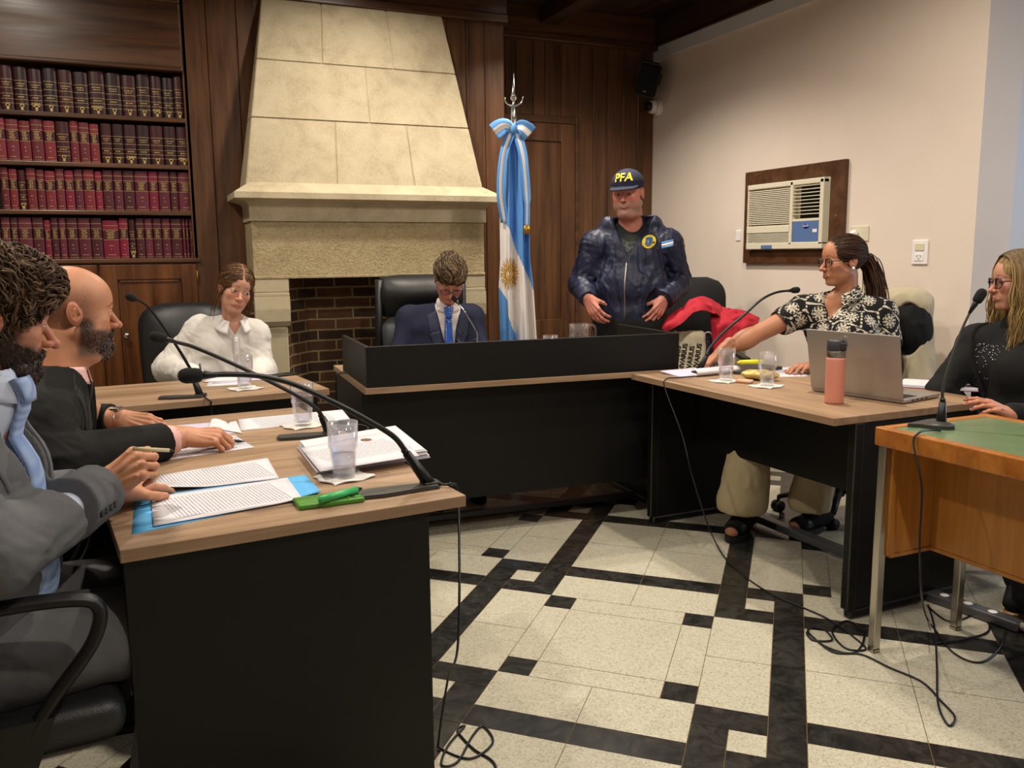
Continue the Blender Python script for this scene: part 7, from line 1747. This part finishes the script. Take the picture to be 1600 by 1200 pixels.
    # little hair tufts stay painted on the skin as stubble; pen
    a=np.array(atZ(318,690,.762)); b=np.array(atZ(383,690,.748)); pen('dark grey pen under the fingers of the bald man',a+Zv*.006,b+Zv*.0,.0050,'mic_grey')
plain('shirt_pink','e0b4ae',.8); plain('black_cloth','171716',.8); plain('tie_dark','1c1a22',.6)

# ============ curly-haired man in grey
def grey_man():
    px,t=5,1.66; f=dirv(px,66); s=np.cross(Zv,f)
    Mh=headM(-10,497,t,96,-14,-3,.98)
    nb=npx(-32,612,t-.03); base=V3(nb[0]-.28,nb[1],0); og=base
    T=person('curly-haired bearded man in grey suit and pale blue tie at the left edge',base)
    J=dict(pel=V3(nb[0]-.07,nb[1]+.03,.54),waist=V3(nb[0]-.04,nb[1]+.02,.70),chest=V3(nb[0]-.04,nb[1],.88),neck=nb,shL=nb+V3(-.05,.165,-.11),shR=nb+V3(-.09,-.17,-.09),f=f,s=s)
    J['elR']=npx(-18,870,1.48); J['wrR']=npx(160,764,1.84); J['elL']=V3(nb[0]-.02,nb[1]+.24,.775); J['wrL']=np.array(atZ(178,766,.790))
    hp,HF=head(dict(skin='b88066',beard=dict(col='2e211a',grey='5a4438',gk=.3,len=.005,k=.95,tash=1.2),brow='2a1c14',neck=.054,neck_to=neck_local(Mh,nb-Zv*.06),eye=.0026,nose=1.25,h=.0019,lip='a8604e',flush='b05e4a'))
    parts=[(xf(V,Mh),Q,c) for V,Q,c in hp]
    B=torso_field(J,dict(pel=.11,waist=.105,chest=.105,sh=.055,flat=.66),.012); sleeves(B,J,dict(s0=.048,s1=.04,s2=.029)); V,Q=B.mesh(); parts.append((V,Q,gcol(V,'b88066')))
    kn_=npx(224,716,1.86); d=kn_-J['wrR']; d/=np.linalg.norm(d); fh,rh=frame(195)
    MR=hmat(Vector(J['wrR']),d,(-fh*.75+Zv*.65-rh*.1)); 
    parts.append(hand_to(dict(skin='bd8564',s=1.0,curl=[(62,62,30),(66,70,40),(68,72,40),(66,70,40)],spread=(4,1,-2,-5),thumb=[(.050,.040,-.030),(.076,.034,-.048),(.100,.020,-.052)],fore=.09,rf=.036,h=.0016),MR))
    tip=np.array(atZ(272,752,.752)); d2=tip-J['wrL']; d2/=np.linalg.norm(d2)
    parts.append(hand_to(dict(skin='bd8564',left=1,s=1.0,curl=[(8,16,10),(10,18,12),(14,20,12),(16,20,12)],spread=(8,1,-4,-10),thumb=[(.048,.048,-.014),(.074,.058,-.018),(.100,.062,-.020)],fore=.08,rf=.036,h=.0017),hmat(Vector(J['wrL']),d2,Zv)))
    build_mesh('body',parts,'skin',T,og)
    S=torso_field(J,dict(pel=.118,waist=.112,chest=.112,sh=.060,flat=.66,trap=.055),.006); sleeves(S,J,dict(s0=.045,s1=.04,s2=.034),end=.95)
    S.cone(nb-Zv*.03,nb+Zv*.02,.068,.064,.02); cut_cyl(S,nb+Zv*.03,nb+Zv*.3,.056)
    sh_=cloth('shirt',S,'b8c4dc',T,og,colfn=lambda V: gcol(V,'c2cbe0',.03))
    mb=MB()
    for sg in (-1,1):
        mb.grid(lambda a,b,sg=sg: tuple(nb+f*(.066*math.cos(R_(14+160*a))+.010*b+.006)+s*sg*(.065*math.sin(R_(14+160*a))+.004*b)+Zv*(.046-.018*(1-a)-.050*b*(1-.4*a))-og),14,4,thick=.003)
    mb.build('collar','shirt_blue',sh_)
    R=dict(pel=.132,waist=.128,chest=.130,sh=.074,flat=.66,trap=.058)
    ST=torso_field(J,dict(pel=.118,waist=.112,chest=.112,sh=.060,flat=.66,trap=.055),.006)
    K=torso_field(J,R,.0048); KT=torso_field(J,R,.006); d=(J['wrR']-J['elR']); d/=np.linalg.norm(d); K.cone(J['shR'],J['elR'],.078,.068,.03); cR=J['elR']+(J['wrR']-J['elR'])*.90; K.cone(J['elR'],cR+d*.02,.068,.058,.02); K.cone(J['shL'],J['elL'],.066,.058,.03); K.cone(J['elL'],J['elL']*.12+J['wrL']*.88,.062,.050,.02)
    wrinkle(K,.004,10,11,joints=[J['elR'],J['shR']-Zv*.1,(J['elR']+cR)/2],jr=.12,extra=.007)
    cut_end(K,cR+d*.02,d); cut_cyl(K,cR-d*.03,cR+d*.2,.047,.002); dL=J['wrL']-J['elL']; dL=dL/np.linalg.norm(dL); cut_end(K,J['wrL']-dL*.008,dL,.08,.1)
    carve_v(K,nb+f*.02+Zv*.05,J,.40,.090); cut_cyl(K,nb+Zv*.02,nb+Zv*.3,.070)
    jk=cloth('jacket',K,'5c5a57',T,og,colfn=lambda V: gcol(V,'5c5c5f',.10,260))
    for sg in (-1,1): patch(KT,J,nb,[(sg*.078,.02),(sg*.135,-.03),(sg*.090,-.23),(sg*.045,-.23)],6,10,'lapel','grey_cloth',jk,og,.004,.005)
    tie_=patch(ST,J,nb,[(-.022,-.01),(.022,-.01),(.046,-.42),(-.046,-.42)],6,16,'tie','tie_pale',T,og,.010,.006,bump=lambda a,b:.008*math.sin(PI*a)+.006*b)
    patch(ST,J,nb,[(-.030,.022),(.030,.022),(.022,-.020),(-.022,-.020)],4,4,'tie_knot','tie_pale',sh_,og,.014,.014)
    # cuff buttons
    fh,rh=frame(150)
    for k in range(4):
        o_=cR-d*(.030+.018*k); dn=(-fh*1.0-Zv*.12); dn-=d*(dn@d); dn/=np.linalg.norm(dn); p=np.array(K.hit(o_+dn*.2,-dn,.4))+dn*.002-og
        mb=MB(); mb.lathe([(.0075,0),(.008,.002),(.0055,.003),(.002,.0022)],16,look(d,dn,Vector(p))); mb.build('cuff_button','black_plastic',jk)
    kn=[V3(nb[0]+.34,nb[1]+.02,.53),V3(nb[0]+.36,nb[1]+.24,.53)]
    limbs('trousers',[(J['pel']-s*.09,kn[0],.115,.085),(J['pel']+s*.09,kn[1],.115,.085),(kn[0],V3(kn[0][0]-.10,kn[0][1],.1),.075,.058),(kn[1],V3(kn[1][0]-.10,kn[1][1],.1),.075,.058),(J['pel'],J['pel']+Zv*.06,.13,.13)],.008,'5c5a57',T,og,colfn=lambda V: gcol(V,'5c5c5f',.1,260))
    for k in kn: shoe('shoe',V3(k[0]-.16,k[1],0),V3(k[0]+.10,k[1],0),T,og)
    # curls
    H=hair_volume([((-.020,0,.046),(.115,.094,.094),0),((.046,0,.088),(.058,.062,.040),.03),((-.09,0,-.01),(.055,.07,.07),.03)],[((.116,0,-.035),(.070,.10,.086)),((.025,.10,-.055),(.060,.045,.062)),((.025,-.10,-.055),(.060,.045,.062)),((-.004,-.10,-.01),(.026,.035,.034)),((-.004,.10,-.01),(.026,.035,.034))],
        lambda P:.009*(1-2.2*np.abs(fbm(P,26,3)))+.004*fbm(P,70,5),.0024,planes=[((0,0,-.085),(0,0,-1))],lo=(-.20,-.15,-.14))
    V,Q=H.mesh(); c=hair_col('3a2a1e','765a40',seed=3,sc=(70,70,70))(V)
    gs=hair_strands(H,1500,lambda q:(.55+.5*np.sin(q[2]*45+q[1]*30),.8*np.sin(q[0]*45+2+q[2]*25),-.3+.6*np.cos(q[1]*40+q[0]*35)),.050,.0021,7,['443224','5a4430','6c5640','3a2a1e','5f4a36'],curl=.0032,curlf=1.0,lift=.007,jit=.22,npt=11)
    build_mesh('hair',[(xf(V,Mh),Q,c),(xf(gs[0],Mh),gs[1],gs[2])],'hair_pigment',T,og)
    a=npx(208,701,1.80); b=npx(273,704,1.86); pen('clear-barrelled pen held by the man in grey',a,b,.0042,'pen_clear','black_plastic')
plain('shirt_blue','c2cbe0',.8); plain('grey_cloth','606063',.85,var=.1,scale=300); plain('pen_clear','d8c8a0',.2)
m,nt=newmat('tie_pale','8fa6cf',.5); c=nt.coord(rot=(.4,.2,.7)); w_=nt.add('ShaderNodeTexWave'); w_.inputs['Scale'].default_value=30; nt.link(c,w_.inputs['Vector']); nt.link(nt.mix(w_.outputs['Fac'],srgb('7f98c8'),srgb('9db2d8')),nt.bs.inputs['Base Color'])

# ============ garments and bags on the corner chair, waistcoat on the wall-side chair
def draped(name,label,cat,rows,mat,thick=.005,amp=.012,seed=0,nu=26,nv=30,group=None):
    """rows: lists of world points; a cloth is laid through them"""
    R0=[curve_pts(r,6) for r in rows]; n=min(len(r) for r in R0); G_=[[R0[i][j] for i in range(len(R0))] for j in range(n)]; G_=[curve_pts(g,5) for g in G_]
    base=min((p for g in G_ for p in g),key=lambda p:p[2]); t=thing(name,label,cat,base); mb=MB(); m=len(G_[0])
    def at_(j,i): return G_[j][i]
    fh,rh=frame(1100); 
    def fn(a,b):
        x=a*(n-1); y=b*(m-1); i0,j0=min(int(x),n-2),min(int(y),m-2); fx,fy=x-i0,y-j0
        p=np.array(G_[i0][j0])*(1-fx)*(1-fy)+np.array(G_[i0+1][j0])*fx*(1-fy)+np.array(G_[i0][j0+1])*(1-fx)*fy+np.array(G_[i0+1][j0+1])*fx*fy
        P=p[None]; w=amp*(1-2*abs(float(fbm(P*np.array([1,1,.45]),13,seed,2)[0]))); return tuple(p-fh*w*1.0+Zv*w*.5-np.array(base))
    mb.grid(fn,nu,nv,thick=thick); mb.build('cloth',mat,t); return t
draped('red_garment','crumpled red garment heaped over the bags on the corner chair','clothing',[[atD(1030,503,5.15),atD(1058,487,5.1),atD(1088,466,5.12),atD(1112,470,5.15),atD(1130,484,5.2)],[atD(1032,512,5.05),atD(1060,500,4.98),atD(1088,478,5.0),atD(1110,482,5.02),atD(1130,494,5.1)],[atD(1040,520,5.02),atD(1062,510,4.95),atD(1086,490,4.96),atD(1108,488,4.98),atD(1130,500,5.05)]],'red_cloth',seed=3,amp=.022,nu=44,nv=30)
draped('red_scarf','red cloth tail hanging over the armrest of the corner chair','clothing',[[atD(1110,478,5.2),atD(1135,484,5.2),atD(1152,486,5.15),atD(1170,492,5.15),atD(1186,500,5.15)],[atD(1111,505,5.05),atD(1133,506,5.0),atD(1150,506,5.0),atD(1168,508,5.02),atD(1184,506,5.08)],[atD(1115,562,5.02),atD(1128,557,5.0),atD(1144,544,4.98),atD(1158,526,5.0),atD(1174,514,5.06)]],'red_cloth',seed=9,amp=.024,nu=34,nv=40)
fhb,rhb=frame(1080); rzb=math.atan2(rhb[1],rhb[0])
def bag(name,label,px,py,t_,w,h,d,mat,z0=.461):
    p=atD(px,py,t_); T=thing(name,label,'bag',(p[0],p[1],z0),rzb); F_=Field((-w/2-.04,-d/2-.04,-.02),(w/2+.04,d/2+.04,h+.04),.005)
    F_.op((-w/2,-d/2,0),(w/2,d/2,h),lambda X,Y,Z: np.sqrt(np.maximum(np.abs(X)-w/2+.03,0)**2+np.maximum(np.abs(Y)-d/2*(1-.45*Z/h)+.02,0)**2+np.maximum(np.abs(Z-h/2)-h/2+.03,0)**2)-.03,0)
    F_.displace(lambda P:.007*(1-2*np.abs(fbm(P*np.array([1,1,.5]),15,5)))); F_.full(lambda D,X,Y,Z: np.maximum(D,.001-Z+0*X))
    V,Q=F_.mesh(); me=bpy.data.meshes.new('body'); me.from_pydata(V.tolist(),[],Q.tolist()); me.polygons.foreach_set('use_smooth',np.ones(len(me.polygons),bool)); me.materials.append(MATS[mat]); o=bpy.data.objects.new('body',me); COL.objects.link(o); o.parent=T
    return T,F_,o
T,F_,o=bag('tote_bag','white tote bag covered in black lettering beside the bench end',1074,560,5.12,.20,.38,.13,'cream_canvas')
def bagtext(s_,size,F_,par,x,z,rot,mat='black_plastic'):
    a=math.radians(rot); projtext(s_,size,F_,V3(x,0,z),V3(math.cos(a),0,math.sin(a)),V3(-math.sin(a),0,math.cos(a)),V3(0,-1,0),mat,'lettering',par,V3(0,0,0),.002,.0015,bold=.0008)
for k,(s_,x) in enumerate((('STRADIVARIUS',-.068),('STRADIVARIUS',-.030),('STRADIVARIUS',.010),('STRADIVARIUS',.052))): bagtext(s_,.040,F_,o,x,.17+.014*(k%2),82)
T,F_,o=bag('handbag','dark purple handbag with white handle edge between the tote and the beige bag',1105,560,5.14,.13,.34,.14,'purple_cloth')
mb=MB(); mb.tube(curve_pts([(-.03,-.05,.30),(-.02,-.07,.37),(.02,-.075,.37),(.045,-.07,.27),(.05,-.07,.18)],6),.0045,8); mb.build('handle','cable_grey',T)
plain('paper_bag','b7a68c',.8,var=.1,scale=10)
T,F_,o=bag('shopping_bag','slim beige lettered bag standing by the purple handbag',1126,560,5.10,.085,.46,.10,'paper_bag'); T.rotation_euler=(0,R_(8),rzb)
bagtext('IN YOUR',.030,F_,o,.0,.30,78); bagtext('IN YOUR',.030,F_,o,.0,.13,78)
# waistcoat over the chair back (chair by the white wall)
Tw=thing('waistcoat','cream canvas waistcoat over a dark coat on the chair back by the wall','clothing',(3.17,3.20,0),R_(-84))
F_=Field((-.34,.10,.48),(.34,.46,1.22),.006)
F_.cone((-.17,.27,1.04),(.17,.27,1.04),.075,.075); F_.cone((-.20,.27,.62),(.20,.27,.62),.085,.085,.03,n=(0,0,1),f=.8)
for sx in (-1,1): F_.cone((sx*.17,.27,1.03),(sx*.235,.26,.60),.078,.075,.04)
F_.cone((0,.27,1.0),(0,.27,.6),.09,.09,.03)
wrinkle(F_,.013,12,21,stretch=(1,1,.4)); F_.ell((.20,.17,.93),(.075,.10,.13),.01,'s'); F_.ell((-.20,.17,.93),(.075,.10,.13),.01,'s')
V,Q=F_.mesh(); cream=build_mesh('canvas',[(V,Q,gcol(V,'b9ad93',.08,25))],'cloth_pigment',Tw,(0,0,0))
F_=Field((-.32,.08,.60),(.32,.42,1.14),.006); 
for sx in (-1,1): F_.ell((sx*.19,.245,.93),(.085,.085,.145))
F_.cone((-.12,.23,1.0),(.12,.23,1.0),.06,.06,.03); wrinkle(F_,.009,13,22); V,Q=F_.mesh(); build_mesh('dark_coat',[(V,Q,gcol(V,'131314'))],'cloth_pigment',Tw,(0,0,0))
guard(); judge(); clerk(); blouse_woman(); blonde(); bald_man(); grey_man()
